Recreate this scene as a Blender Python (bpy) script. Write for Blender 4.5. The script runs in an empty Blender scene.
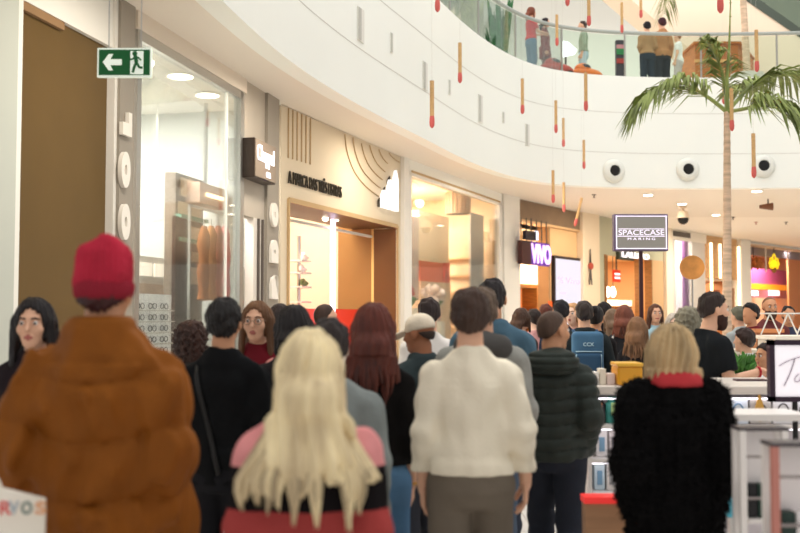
import bpy, bmesh, math, random
import numpy as np
from mathutils import Vector, Matrix
from mathutils.geometry import tessellate_polygon
random.seed(7)
SC = bpy.context.scene
COL = SC.collection
PI = math.pi
# ------------------------------------------------------------------ camera geometry (pixel helper used to survey the place)
CAMZ = 1.62
F = 1000.0
PITCH = math.atan((315 - 266.5) / F)
def ray(px, py):
    u, v = (px - 400) / F, (266.5 - py) / F
    d = Vector((u, math.cos(PITCH) - v * math.sin(PITCH), math.sin(PITCH) + v * math.cos(PITCH)))
    return d
def atY(px, py, Y):
    d = ray(px, py)
    k = Y / d.y
    return Vector((d.x * k, Y, CAMZ + d.z * k))
def atZ(px, py, z):
    d = ray(px, py)
    k = (z - CAMZ) / d.z
    return Vector((d.x * k, d.y * k, z))
# ------------------------------------------------------------------ materials
def lin(c):
    return tuple((x / 255 / 12.92) if x / 255 <= 0.04045 else ((x / 255 + 0.055) / 1.055) ** 2.4 for x in c)
MATS = {}
def mat(name, rgb, rough=0.6, metal=0.0, emit=0.0, vary=0.0, vscale=8.0, bump=0.0, bscale=60.0, stretch=None, spec=0.4, sheen=0.0, coat=0.0, ecol=None):
    if name in MATS:
        return MATS[name]
    m = bpy.data.materials.new(name)
    m.use_nodes = True
    nt = m.node_tree
    b = nt.nodes['Principled BSDF']
    c = lin(rgb)
    b.inputs['Base Color'].default_value = (*c, 1)
    b.inputs['Roughness'].default_value = rough
    b.inputs['Metallic'].default_value = metal
    b.inputs['Specular IOR Level'].default_value = spec
    if sheen: b.inputs['Sheen Weight'].default_value = sheen
    if coat: b.inputs['Coat Weight'].default_value = coat
    if emit:
        b.inputs['Emission Color'].default_value = (*lin(ecol or rgb), 1)
        b.inputs['Emission Strength'].default_value = emit
    if vary or bump:
        tc = nt.nodes.new('ShaderNodeTexCoord')
        mp = nt.nodes.new('ShaderNodeMapping')
        nt.links.new(tc.outputs['Object'], mp.inputs['Vector'])
        if stretch: mp.inputs['Scale'].default_value = stretch
    if vary:
        n = nt.nodes.new('ShaderNodeTexNoise')
        n.inputs['Scale'].default_value = vscale
        n.inputs['Detail'].default_value = 4
        nt.links.new(mp.outputs['Vector'], n.inputs['Vector'])
        r = nt.nodes.new('ShaderNodeValToRGB')
        r.color_ramp.elements[0].position = 0.3
        r.color_ramp.elements[1].position = 0.7
        r.color_ramp.elements[0].color = (*[x * (1 - vary) for x in c], 1)
        r.color_ramp.elements[1].color = (*[min(1, x * (1 + vary)) for x in c], 1)
        nt.links.new(n.outputs['Fac'], r.inputs['Fac'])
        nt.links.new(r.outputs['Color'], b.inputs['Base Color'])
    if bump:
        n2 = nt.nodes.new('ShaderNodeTexNoise')
        n2.inputs['Scale'].default_value = bscale
        n2.inputs['Detail'].default_value = 3
        nt.links.new(mp.outputs['Vector'], n2.inputs['Vector'])
        bp = nt.nodes.new('ShaderNodeBump')
        bp.inputs['Strength'].default_value = bump
        bp.inputs['Distance'].default_value = 0.01
        nt.links.new(n2.outputs['Fac'], bp.inputs['Height'])
        nt.links.new(bp.outputs['Normal'], b.inputs['Normal'])
    MATS[name] = m
    return m
def glass_mat(name, tint=(250, 252, 250), refl=0.6):
    if name in MATS: return MATS[name]
    m = bpy.data.materials.new(name)
    m.use_nodes = True
    nt = m.node_tree
    nt.nodes.clear()
    out = nt.nodes.new('ShaderNodeOutputMaterial')
    tr = nt.nodes.new('ShaderNodeBsdfTransparent')
    tr.inputs['Color'].default_value = (*lin(tint), 1)
    gl = nt.nodes.new('ShaderNodeBsdfGlossy')
    gl.inputs['Roughness'].default_value = 0.03
    fr = nt.nodes.new('ShaderNodeFresnel')
    fr.inputs['IOR'].default_value = 1.5
    mu = nt.nodes.new('ShaderNodeMath'); mu.operation = 'MULTIPLY'
    mu.inputs[1].default_value = refl
    mx = nt.nodes.new('ShaderNodeMixShader')
    nt.links.new(fr.outputs['Fac'], mu.inputs[0])
    nt.links.new(mu.outputs[0], mx.inputs['Fac'])
    nt.links.new(tr.outputs[0], mx.inputs[1])
    nt.links.new(gl.outputs[0], mx.inputs[2])
    nt.links.new(mx.outputs[0], out.inputs['Surface'])
    MATS[name] = m
    return m
def tile_mat(name, rgb, grout, size, rough=0.15):
    m = mat(name, rgb, rough, spec=0.5)
    nt = m.node_tree
    b = nt.nodes['Principled BSDF']
    tc = nt.nodes.new('ShaderNodeTexCoord')
    br = nt.nodes.new('ShaderNodeTexBrick')
    br.offset = 0.0
    br.inputs['Scale'].default_value = 1.0
    br.inputs['Brick Width'].default_value = size
    br.inputs['Row Height'].default_value = size
    br.inputs['Mortar Size'].default_value = 0.004
    c = lin(rgb)
    br.inputs['Color1'].default_value = (*c, 1)
    br.inputs['Color2'].default_value = (*[x * 0.95 for x in c], 1)
    br.inputs['Mortar'].default_value = (*lin(grout), 1)
    nt.links.new(tc.outputs['Object'], br.inputs['Vector'])
    nt.links.new(br.outputs['Color'], b.inputs['Base Color'])
    return m
def wood_mat(name, rgb, rough=0.5, scale=3.0, stretch=(1, 1, 12), vary=0.3):
    return mat(name, rgb, rough, vary=vary, vscale=scale, stretch=stretch, bump=0.1, bscale=20)
# ------------------------------------------------------------------ mesh builder
class MB:
    def __init__(s):
        s.v, s.f, s.mi = [], [], []
    def add(s, vs, fs, mi=0, M=None):
        b = len(s.v)
        for p in vs:
            p = Vector(p)
            s.v.append(M @ p if M else p)
        for f in fs:
            s.f.append([b + i for i in f]); s.mi.append(mi)
        return s
    def box(s, lo, hi, M=None, mi=0):
        x0, y0, z0 = lo; x1, y1, z1 = hi
        if x0 > x1: x0, x1 = x1, x0
        if y0 > y1: y0, y1 = y1, y0
        if z0 > z1: z0, z1 = z1, z0
        vs = [(x0, y0, z0), (x1, y0, z0), (x1, y1, z0), (x0, y1, z0), (x0, y0, z1), (x1, y0, z1), (x1, y1, z1), (x0, y1, z1)]
        return s.add(vs, [(0, 3, 2, 1), (4, 5, 6, 7), (0, 1, 5, 4), (1, 2, 6, 5), (2, 3, 7, 6), (3, 0, 4, 7)], mi, M)
    def tube(s, pts, rad, n=8, M=None, mi=0, cap=True):
        pts = [Vector(p) for p in pts]
        if not hasattr(rad, '__len__'): rad = [rad] * len(pts)
        rings = []
        vs, fs = [], []
        up = None
        for i, p in enumerate(pts):
            t = (pts[min(i + 1, len(pts) - 1)] - pts[max(i - 1, 0)])
            if t.length < 1e-9: t = Vector((0, 0, 1))
            t.normalize()
            if up is None:
                up = Vector((0, 0, 1)) if abs(t.z) < 0.9 else Vector((1, 0, 0))
            a = t.cross(up)
            if a.length < 1e-6: a = t.cross(Vector((0, 1, 0)))
            a.normalize(); up = a.cross(t).normalized()
            for k in range(n):
                th = 2 * PI * k / n
                vs.append(p + (a * math.cos(th) + up * math.sin(th)) * rad[i])
        m = len(pts)
        for i in range(m - 1):
            for k in range(n):
                k2 = (k + 1) % n
                fs.append((i * n + k, i * n + k2, (i + 1) * n + k2, (i + 1) * n + k))
        if cap:
            fs.append(tuple(reversed(range(n)))); fs.append(tuple((m - 1) * n + k for k in range(n)))
        return s.add(vs, fs, mi, M)
    def lathe(s, prof, c=(0, 0, 0), n=24, M=None, mi=0):
        vs, fs = [], []
        c = Vector(c)
        for r, z in prof:
            for k in range(n):
                th = 2 * PI * k / n
                vs.append(c + Vector((r * math.cos(th), r * math.sin(th), z)))
        m = len(prof)
        for i in range(m - 1):
            for k in range(n):
                k2 = (k + 1) % n
                fs.append((i * n + k, i * n + k2, (i + 1) * n + k2, (i + 1) * n + k))
        fs.append(tuple(reversed(range(n)))); fs.append(tuple((m - 1) * n + k for k in range(n)))
        return s.add(vs, fs, mi, M)
    def sphere(s, c, r, n=16, m=10, M=None, mi=0):
        if not hasattr(r, '__len__'): r = (r, r, r)
        vs, fs = [], []
        for i in range(m + 1):
            ph = PI * i / m
            for k in range(n):
                th = 2 * PI * k / n
                vs.append((c[0] + r[0] * math.sin(ph) * math.cos(th), c[1] + r[1] * math.sin(ph) * math.sin(th), c[2] - r[2] * math.cos(ph)))
        for i in range(m):
            for k in range(n):
                k2 = (k + 1) % n
                fs.append((i * n + k, i * n + k2, (i + 1) * n + k2, (i + 1) * n + k))
        return s.add(vs, fs, mi, M)
    def prism(s, poly, z0, z1, M=None, mi=0):
        """polygon in local xy extruded along local z"""
        n = len(poly)
        area = sum(poly[i][0] * poly[(i + 1) % n][1] - poly[(i + 1) % n][0] * poly[i][1] for i in range(n))
        if area < 0: poly = list(reversed(poly))
        vs = [(x, y, z0) for x, y in poly] + [(x, y, z1) for x, y in poly]
        fs = [(i, (i + 1) % n, n + (i + 1) % n, n + i) for i in range(n)]
        for t in tessellate_polygon([[Vector((x, y, 0)) for x, y in poly]]):
            a = [poly[i] for i in t]
            cr = (a[1][0] - a[0][0]) * (a[2][1] - a[0][1]) - (a[2][0] - a[0][0]) * (a[1][1] - a[0][1])
            t = tuple(t) if cr > 0 else tuple(reversed(t))
            fs.append(tuple(n + i for i in t)); fs.append(tuple(reversed(t)))
        return s.add(vs, fs, mi, M)
    def mesh(s, me, M=None, mi=0):
        return s.add([v.co for v in me.vertices], [tuple(p.vertices) for p in me.polygons], mi, M)
    def build(s, name, mats, root=None, smooth=False, bevel=0.0):
        if not isinstance(mats, (list, tuple)): mats = [mats]
        if root is not None:
            off = root.location.copy() if root.parent is None else root.parent.location.copy()
            # children of a root are written relative to it; sub-parts sit under a part whose own location is zero
            R = root
            while R.parent is not None: R = R.parent
            off = Vector(R['_o']) if '_o' in R else R.location.copy()
        else:
            xs = [p.x for p in s.v]; ys = [p.y for p in s.v]; zs = [p.z for p in s.v]
            off = Vector(((min(xs) + max(xs)) / 2, (min(ys) + max(ys)) / 2, min(zs)))
        me = bpy.data.meshes.new(name)
        me.from_pydata([tuple(p - off) for p in s.v], [], s.f)
        for m in mats: me.materials.append(m)
        me.polygons.foreach_set('material_index', s.mi)
        if smooth:
            me.polygons.foreach_set('use_smooth', [True] * len(me.polygons))
        me.update()
        o = bpy.data.objects.new(name, me)
        COL.objects.link(o)
        if root is not None: o.parent = root
        else: o.location = off
        if smooth:
            try: me.set_sharp_from_angle(angle=math.radians(50))
            except Exception: pass
        if bevel:
            bm = o.modifiers.new('bevel', 'BEVEL'); bm.width = bevel; bm.segments = 2; bm.limit_method = 'ANGLE'
        return o
def thing(name, label, cat, loc, group=None):
    o = bpy.data.objects.new(name, None)
    COL.objects.link(o)
    o.empty_display_size = 0.1
    o.location = Vector(loc)
    o['label'] = label; o['category'] = cat
    if group: o['group'] = group
    return o
def tag(o, label, cat, group=None, kind=None):
    o['label'] = label; o['category'] = cat
    if group: o['group'] = group
    if kind: o['kind'] = kind
    return o
def struct(mb, name, m, **kw):
    o = mb.build(name, m, **kw)
    o['kind'] = 'structure'
    return o
def copy_tree(o, parent=None):
    c = o.copy(); COL.objects.link(c)
    if parent is not None: c.parent = parent
    for ch in list(o.children): copy_tree(ch, c)
    return c
def text_mesh(s, width, height, depth=0.01, extrude_bold=0.0, shear=0.0):
    """mesh of the lettering, fitted to width x height, lower-left corner at the origin, in local xy"""
    cu = bpy.data.curves.new('lettering', 'FONT')
    cu.body = s; cu.extrude = depth; cu.offset = extrude_bold; cu.shear = shear
    ob = bpy.data.objects.new('lettering', cu)
    COL.objects.link(ob)
    dg = bpy.context.evaluated_depsgraph_get()
    me = bpy.data.meshes.new_from_object(ob.evaluated_get(dg))
    bpy.data.objects.remove(ob); bpy.data.curves.remove(cu)
    xs = [v.co.x for v in me.vertices]; ys = [v.co.y for v in me.vertices]
    sx = width / (max(xs) - min(xs)); sy = height / (max(ys) - min(ys))
    x0, y0 = min(xs), min(ys)
    for v in me.vertices:
        v.co.x = (v.co.x - x0) * sx; v.co.y = (v.co.y - y0) * sy
    return me
def noise1(i, seed=0):
    return (math.sin(i * 127.1 + seed * 311.7) * 43758.5453) % 1.0
# ------------------------------------------------------------------ palette
M_white = mat('white_plaster', (238, 236, 228), 0.55)
M_fascia = mat('fascia_white', (240, 241, 234), 0.4, vary=0.015, vscale=0.6)
M_soffit = mat('soffit_beige', (228, 219, 206), 0.6)
M_ceil2 = mat('ceiling_white', (238, 230, 218), 0.6)
M_brownwall = mat('olive_brown_panel', (100, 77, 40), 0.55, vary=0.05, vscale=2)
M_grey = mat('pilaster_grey', (168, 160, 148), 0.45)
M_dgrey = mat('dark_grey', (92, 84, 78), 0.5)
M_cream = mat('cream_panel', (216, 200, 174), 0.5)
M_creamline = mat('cream_groove', (188, 158, 116), 0.6)
M_black = mat('black_paint', (18, 16, 16), 0.4)
M_metal = mat('brushed_metal', (190, 188, 184), 0.3, metal=0.9)
M_frame = mat('white_metal_frame', (232, 228, 220), 0.35)
M_glass = glass_mat('shop_glass')
M_glass2 = glass_mat('balustrade_glass', (240, 248, 243), 0.5)
M_floor = tile_mat('floor_tile', (222, 217, 210), (180, 168, 156), 0.8)
M_lamp = mat('lamp_white', (255, 246, 230), 0.5, emit=9.0)
M_led = mat('led_lilac', (245, 225, 250), 0.5, emit=3.0)
M_ledwarm = mat('led_warm', (255, 226, 180), 0.5, emit=3.5)
# ------------------------------------------------------------------ the plan
WALL = [(-4.0, 3.0), (-2.62, 9.58), (-1.68, 14.0), (0.11, 19.0), (2.5, 24.6), (5.4, 29.2), (9.4, 34.6), (13.3, 39.2), (17.5, 43.8), (24.0, 50.5)]
ZS = 4.6
def wallpt(px):
    k = (px - 400) / F
    for (x0, y0), (x1, y1) in zip(WALL[:-1], WALL[1:]):
        # x = k*y
        dx, dy = x1 - x0, y1 - y0
        den = dx - k * dy
        if abs(den) < 1e-9: continue
        t = (k * y0 - x0) / den
        if -1e-6 <= t <= 1 + 1e-6:
            return Vector((x0 + dx * t, y0 + dy * t, 0))
    raise ValueError(px)
class Fr:
    """frame of one shop front: u along the wall (left to right), z up, d out towards the concourse"""
    def __init__(s, a, b):
        s.A, s.B = wallpt(a), wallpt(b)
        s.u = (s.B - s.A).normalized(); s.L = (s.B - s.A).length
        s.n = Vector((s.u.y, -s.u.x, 0))
        s.M = Matrix(((s.u.x, 0, s.n.x, s.A.x), (s.u.y, 0, s.n.y, s.A.y), (0, 1, 0, 0), (0, 0, 0, 1)))
    def uz(s, px, py, d=0.0):
        r = ray(px, py); O = Vector((0, 0, CAMZ))
        k = ((s.A + s.n * d) - O).dot(s.n) / r.dot(s.n)
        P = O + r * k
        return (P - s.A).dot(s.u), P.z
    def P(s, u, z, d=0.0):
        return s.A + s.u * u + s.n * d + Vector((0, 0, z))
    def box(s, mb, u0, u1, z0, z1, d0, d1, mi=0):
        mb.box((u0, z0, d0), (u1, z1, d1), s.M, mi)
    def pbox(s, mb, px0, py0, px1, py1, d0, d1, mi=0):
        """box whose front face (at d1) covers the pixel rectangle"""
        ym = (py0 + py1) / 2
        u0 = s.uz(px0, ym, d1)[0]; u1 = s.uz(px1, ym, d1)[0]
        xm = (px0 + px1) / 2
        z1 = s.uz(xm, py0, d1)[1]; z0 = s.uz(xm, py1, d1)[1]
        s.box(mb, u0, u1, z0, z1, d0, d1, mi)
        return u0, u1, z0, z1
    def text(s, mb, txt, u0, u1, z0, z1, d, depth=0.01, mi=0, bold=0.0, shear=0.0):
        me = text_mesh(txt, u1 - u0, z1 - z0, depth, bold, shear)
        mb.mesh(me, s.M @ Matrix.Translation((u0, z0, d)), mi)
        bpy.data.meshes.remove(me)
def catmull(pts, n=6):
    out = []
    P = [Vector(p) for p in pts]
    for i in range(len(P) - 1):
        p0 = P[max(i - 1, 0)]; p1 = P[i]; p2 = P[i + 1]; p3 = P[min(i + 2, len(P) - 1)]
        for k in range(n):
            t = k / n
            out.append(0.5 * ((2 * p1) + (-p0 + p2) * t + (2 * p0 - 5 * p1 + 4 * p2 - p3) * t * t + (-p0 + 3 * p1 - 3 * p2 + p3) * t ** 3))
    out.append(P[-1])
    return out
EDGE = [(-2.35, 3.0), (-2.05, 6.5)] + [tuple(atZ(px, py, ZS).xy) for px, py in
        [(226, 0), (270, 44), (318, 78), (370, 110), (430, 138), (459, 156), (495, 170), (531, 180.5), (580, 185), (650, 186.5)]] + [(8.0, 23.2), (14.0, 22.6), (26.0, 20.5)]
EDGE = [(p.x, p.y) for p in catmull([(x, y, 0) for x, y in EDGE], 6)]
for _ in range(30):
    EDGE = [EDGE[0]] + [((a[0] + 2 * b[0] + c[0]) / 4, (a[1] + 2 * b[1] + c[1]) / 4) for a, b, c in zip(EDGE[:-2], EDGE[1:-1], EDGE[2:])] + [EDGE[-1]]
ZT = 7.16
# floor
struct(MB().box((-16, -4, -0.2), (34, 56, 0.0)), 'floor', M_floor)
# balcony fascia as a thin curved wall
def ribbon(mb, line, z0, z1, th, mi=0):
    n = len(line)
    out = []
    for i, p in enumerate(line):
        a = Vector(line[max(i - 1, 0)]); b = Vector(line[min(i + 1, n - 1)])
        t = (b - a).normalized(); nrm = Vector((-t.y, t.x))
        out.append((p[0] + nrm.x * th, p[1] + nrm.y * th))
    vs, fs = [], []
    for p, q in zip(line, out):
        vs += [(p[0], p[1], z0), (p[0], p[1], z1), (q[0], q[1], z1), (q[0], q[1], z0)]
    for i in range(n - 1):
        a = i * 4; b = a + 4
        for k in range(4):
            k2 = (k + 1) % 4
            fs.append((a + k, b + k, b + k2, a + k2))
    fs += [(0, 1, 2, 3), tuple((n - 1) * 4 + k for k in (3, 2, 1, 0))]
    mb.add(vs, fs, mi)
fm = MB(); ribbon(fm, EDGE, ZS - 0.04, ZT, 0.25)
struct(fm, 'wall_balcony_fascia', M_fascia, smooth=True)
# faint panel joints on the fascia
for k, z in enumerate((5.36, 6.30)):
    j = MB(); ribbon(j, [(x, y) for x, y in EDGE], z, z + 0.012, -0.004)
    struct(j, 'trim_%d' % (k + 1), mat('joint_grey', (205, 202, 194), 0.6))
def slab(name, z0, z1, m, cond=None, front=None, back=None):
    poly = (front or EDGE) + list(reversed(back or WALL))
    mb = MB(); mb.prism(poly, z0, z1)
    return struct(mb, name, m)
BACK = [(-4.6, 3.0), (-3.2, 9.58), (-2.3, 14.0), (-0.5, 19.2), (1.9, 25.0)]
inner = []
for i, p in enumerate(EDGE):
    a = Vector(EDGE[max(i - 1, 0)]); b = Vector(EDGE[min(i + 1, len(EDGE) - 1)])
    t = (b - a).normalized(); inner.append((p[0] - t.y * 0.12, p[1] + t.x * 0.12))
def cut(poly_in, y0, y1):
    """clip a polygon to y0<=y<=y1"""
    for sign, lim in ((1, y0), (-1, -y1)):
        out = []
        for i in range(len(poly_in)):
            a, b = poly_in[i], poly_in[(i + 1) % len(poly_in)]
            fa, fb = sign * a[1] - lim, sign * b[1] - lim
            if fa >= 0: out.append(a)
            if fa * fb < 0:
                t = fa / (fa - fb); out.append((a[0] + (b[0] - a[0]) * t, a[1] + (b[1] - a[1]) * t))
        poly_in = out
    return poly_in
SOFF = inner + [(30, 50.5)] + [(x - 0.15, y) for x, y in reversed(WALL)]
struct(MB().prism(cut(SOFF, 0, 30.4), ZS, ZS + 0.15), 'ceiling', M_soffit)
struct(MB().prism(cut(SOFF, 30.4, 60), ZS, ZS + 0.15), 'ceiling_far', M_ceil2)  # brighter lighting of this far zone is put into a whiter colour
# upper floor deck
DECK = inner + [(34, 40), (-14, 40), (-14, 3)]
struct(MB().prism(DECK, ZT - 0.3, ZT - 0.02), 'floor_upper', M_ceil2)
# upper level walls and roof edge
struct(MB().box((-14, 36.0, ZT - 0.02), (34, 36.3, 14.0)), 'wall_upper_back', mat('upper_wall_white', (236, 236, 230), 0.5))
um = MB(); ribbon(um, [(-8.5, 3), (-7.2, 9.6), (-6.0, 15), (-4.0, 21), (-0.5, 28), (2, 36)], ZT - 0.02, 11.6, 0.25)
struct(um, 'wall_upper_left', mat('upper_wall_cream', (228, 214, 198), 0.5))
# storeys behind the shop fronts and bulkhead above them
bk = MB(); ribbon(bk, WALL, ZS - 0.02, ZT - 0.3, 0.3)
struct(bk, 'wall_bulkhead', M_white)
struct(MB().box((34, 18, 0), (34.3, 56, 14)), 'wall_right', M_white)
struct(MB().box((-16, 56, 0), (34, 56.3, ZT)), 'wall_back', M_white)
# ------------------------------------------------------------------ rooms behind the fronts
def room(fr, nm, u0, u1, D, mwall, mfloor, mceil, zc=ZS - 0.1, power=200, lcol=(1, 0.93, 0.82), sz=2.0, d_in=-0.12, side=True):
    b = MB(); fr.box(b, u0, u1, 0, zc, -D - 0.1, -D); struct(b, 'wall_back_' + nm, mwall)
    if side:
        b = MB(); fr.box(b, u0, u0 + 0.06, 0, zc, -D, d_in); struct(b, 'wall_left_' + nm, mwall)
        b = MB(); fr.box(b, u1 - 0.06, u1, 0, zc, -D, d_in); struct(b, 'wall_right_' + nm, mwall)
    b = MB(); fr.box(b, u0, u1, zc, zc + 0.06, -D, d_in); struct(b, 'ceiling_' + nm, mceil)
    b = MB(); fr.box(b, u0, u1, 0.0, 0.015, -D, d_in); struct(b, 'floor_' + nm, mfloor)
    L = bpy.data.lights.new('light_' + nm, 'AREA'); L.energy = power; L.size = sz; L.color = lcol
    lo = bpy.data.objects.new('light_' + nm, L); COL.objects.link(lo)
    lo.location = fr.P((u0 + u1) / 2, zc - 0.05, -D * 0.5); lo.visible_glossy = False
    return lo
M_tilein = mat('shop_floor', (214, 196, 172), 0.3)
F0 = Fr(-25, 124); F1 = Fr(127, 279); F2 = Fr(281, 405); F3 = Fr(407, 500.5); F4 = Fr(502, 583); F5 = Fr(585, 670); F6 = Fr(672, 739); F7 = Fr(741, 799)
# ---------- far left: hoarded recess between white jambs
def pu(fr, px, py=250, d=0.0): return fr.uz(px, py, d)[0]
b = MB(); F0.box(b, pu(F0, -25), pu(F0, 19), 0, ZS, -0.4, 0.0); struct(b, 'wall_jamb_left', M_white)
b = MB(); F0.box(b, pu(F0, -22), pu(F0, 11), 0, ZS - 0.1, 0.0, 0.03); struct(b, 'trim_left_jamb', mat('jamb_glass_grey', (196, 200, 190), 0.25))
b = MB(); F0.box(b, pu(F0, 18), pu(F0, 112), 0, 4.12, -0.12, -0.05); struct(b, 'wall_left', M_brownwall)
b = MB(); F0.box(b, pu(F0, 18), pu(F0, 112), 4.12, ZS, -0.12, 0.0); struct(b, 'trim_left_lintel', M_white)
b = MB(); F0.box(b, pu(F0, 20), pu(F0, 66, 10), 4.05, 4.12, -0.05, -0.01); struct(b, 'trim_left_soffit', mat('soffit_brown', (150, 118, 84), 0.6))
b = MB(); F0.box(b, pu(F0, 109.5), pu(F0, 118), 0, ZS, -0.1, 0.03); struct(b, 'trim_left_post', M_frame)
# ================================================================== shop 1: optician
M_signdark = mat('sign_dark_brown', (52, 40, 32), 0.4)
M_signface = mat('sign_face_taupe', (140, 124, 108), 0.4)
M_letter = mat('lit_white_letter', (255, 250, 255), 0.5, emit=0.9)
M_glyph = mat('white_vinyl', (232, 226, 216), 0.5)
ug0, ug1 = pu(F1, 133), pu(F1, 240, 150)
room(F1, 'optician', pu(F1, 119), pu(F1, 278), 3.6, mat('optician_grey', (208, 210, 204), 0.5), M_tilein, M_white, power=400, lcol=(1, 0.98, 0.97), d_in=-0.14)
def pilaster(fr, px0, px1, nm, m, d=0.06):
    b = MB(); fr.box(b, pu(fr, px0, 250, d), pu(fr, px1, 250, d), 0, ZS, -0.14, d); return struct(b, nm, m)
pilaster(F1, 118, 132.5, 'wall_pilaster_optician_near', mat('pilaster_taupe', (150, 142, 130), 0.45))
pilaster(F1, 267, 278.5, 'wall_pilaster_optician_far', mat('pilaster_taupe', (150, 142, 130), 0.45))
def glyph(fr, px, y0, y1, w, ch, label):
    """upright white block letter turned on its side, mounted on a pilaster"""
    d = 0.065
    u, z1 = fr.uz(px, y0, d); _, z0 = fr.uz(px, y1, d)
    hw = (pu(fr, px + w, 250, d) - pu(fr, px - w, 250, d)) / 2
    me = text_mesh(ch, z1 - z0, hw * 2, 0.02, 0.12)
    mb = MB(); mb.mesh(me, fr.M @ Matrix.Translation((u + hw, z0, d + 0.02)) @ Matrix.Rotation(PI / 2, 4, 'Z')); bpy.data.meshes.remove(me)
    o = mb.build('sign_letter', M_glyph); tag(o, label, 'letter', None)
for px, y0, y1, w, ch, lb in ((124, 112, 136, 4.5, 'L', 'white block letter L on its side, on the taupe pilaster beside the brown wall'),
                              (122.5, 152, 188, 4.5, 'O', 'white sideways letter O on the near taupe pilaster, next below the L'),
                              (122.5, 204, 240, 4.5, 'O', 'white sideways letter O on the near taupe pilaster, lowest one, above the red beanie')):
    glyph(F1, px, y0, y1, w, ch, lb)
for px, y0, y1, w, ch, lb in ((272.5, 203, 227, 3.2, 'O', 'white sideways letter O on the far taupe pilaster, just below the dark sign box'),
                              (272.5, 240, 263, 3.4, 'D', 'white sideways letter D in the middle of the far taupe pilaster'),
                              (272.5, 275, 299, 3.4, 'B', 'white sideways letter B lowest on the far taupe pilaster')):
    glyph(F1, px, y0, y1, w, ch, lb)
# window frame and glass
zt0 = F1.uz(136, 40, 0)[1]
zt = 4.42
b = MB()
F1.box(b, ug0 - 0.05, ug1 + 0.1, zt, ZS, -0.1, 0.05)
struct(b, 'trim_optician_head', mat('head_beige', (222, 210, 194), 0.5))
wf = MB()
F1.box(wf, ug0 - 0.03, ug0 + 0.06, 0, zt, -0.05, 0.04); F1.box(wf, ug1 - 0.08, ug1 + 0.04, 0, zt, -0.05, 0.04)
F1.box(wf, ug0, ug1, zt - 0.1, zt, -0.05, 0.04); F1.box(wf, ug0, ug1, 0, 0.25, -0.05, 0.04)
win = struct(wf, 'window_1', M_metal)
g = MB(); F1.box(g, ug0 + 0.06, ug1 - 0.08, 0.25, zt - 0.1, -0.006, 0.006); g.build('glass', M_glass, win)
g = MB(); um_ = pu(F1, 226, 200); F1.box(g, um_ - 0.015, um_ + 0.015, 0.25, zt - 0.1, -0.012, 0.012); g.build('glazing_bar', M_frame, win)
# entry bay between window and far pilaster
ub0, ub1 = ug1 + 0.05, pu(F1, 267, 250)
ud0, ud1 = pu(F1, 239), pu(F1, 252)
zd = F1.uz(246, 216)[1]
b = MB(); F1.box(b, ub0, ub1, zd, ZS, -0.1, 0.02); struct(b, 'wall_optician_bay', mat('bay_grey', (178, 168, 154), 0.45))
b = MB(); F1.box(b, ud1, ub1, 0, zd, -0.1, 0.02); struct(b, 'trim_optician_mullion', mat('mullion_light', (214, 206, 196), 0.35))
b = MB()
for px in (255.5, 259.5): F1.box(b, pu(F1, px), pu(F1, px) + 0.035, 0, zd, 0.02, 0.05)
struct(b, 'trim_optician_fins', M_dgrey)
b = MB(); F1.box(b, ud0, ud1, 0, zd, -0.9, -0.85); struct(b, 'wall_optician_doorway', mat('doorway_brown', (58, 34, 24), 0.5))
b = MB(); uq0, uq1, zq0, zq1 = F1.pbox(MB(), 240.5, 268, 247, 330, -0.4, -0.36); F1.box(b, uq0, uq1, 0, zq1, -0.4, -0.36); tag(b.build('notice_board', M_white), 'plain white upright board standing in the dark doorway beside the optician window', 'board')
# projecting sign box
sg = thing('shop_sign', 'dark brown projecting box sign with white lit lettering over the optician doorway', 'sign', F1.P(pu(F1, 252), F1.uz(252, 183)[1], 0.3))
b = MB()
D0 = 0.02
ua = F1.uz(240.5, 160, D0)[0]
DS = 0.2
us0 = F1.uz(254.5, 160, DS)[0]; us1 = F1.uz(275.5, 160, DS)[0]
zs1 = F1.uz(254.5, 137, DS)[1]; zs0 = F1.uz(254.5, 177, DS)[1]
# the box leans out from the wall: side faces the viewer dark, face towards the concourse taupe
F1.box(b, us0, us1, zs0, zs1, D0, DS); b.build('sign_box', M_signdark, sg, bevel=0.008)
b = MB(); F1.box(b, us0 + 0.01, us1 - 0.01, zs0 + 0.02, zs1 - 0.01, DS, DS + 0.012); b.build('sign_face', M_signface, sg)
b = MB(); F1.text(b, 'Chappel', us0 + 0.06, us1 - 0.12, zs0 + 0.16, zs0 + 0.86 * (zs1 - zs0), DS + 0.02, 0.01, bold=-0.022); b.build('lettering', M_letter, sg)
b = MB(); F1.text(b, 'OTICA', us0 + 0.5 * (us1 - us0), us1 - 0.25, zs0 + 0.05, zs0 + 0.12, DS + 0.02, 0.006, bold=0.01); b.build('small_lettering', M_letter, sg)
# ceiling lamps inside
def side_d(fr, u, px, py=270):
    r = ray(px, py); O = Vector((0, 0, CAMZ)) - fr.A
    k = (u - O.dot(fr.u)) / r.dot(fr.u)
    return (O + r * k).dot(fr.n)
def disc_lamp(P, r, label, nm='downlight', cat='ceiling light', group=None, m=None):
    t = thing(nm, label, cat, P, group)
    mb = MB(); mb.lathe([(r, 0), (r, 0.02), (r * 0.86, 0.02), (r * 0.86, 0.0)], P - Vector((0, 0, 0.02)), 20); mb.build('trim_ring', M_white, t, smooth=True)
    mb = MB(); mb.lathe([(r * 0.84, 0), (r * 0.84, 0.012)], P - Vector((0, 0, 0.028)), 20); mb.build('diffuser', m or M_lamp, t)
    return t
zc = ZS - 0.1
for (px, py, lb) in ((181, 75, 'round lit ceiling lamp inside the optician, left of the pair seen through the glass'), (208, 94, 'round lit ceiling lamp inside the optician, right of the pair seen through the glass')):
    P = atZ(px, py, zc); disc_lamp(P, 0.17, lb, 'ceiling_lamp')
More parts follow.
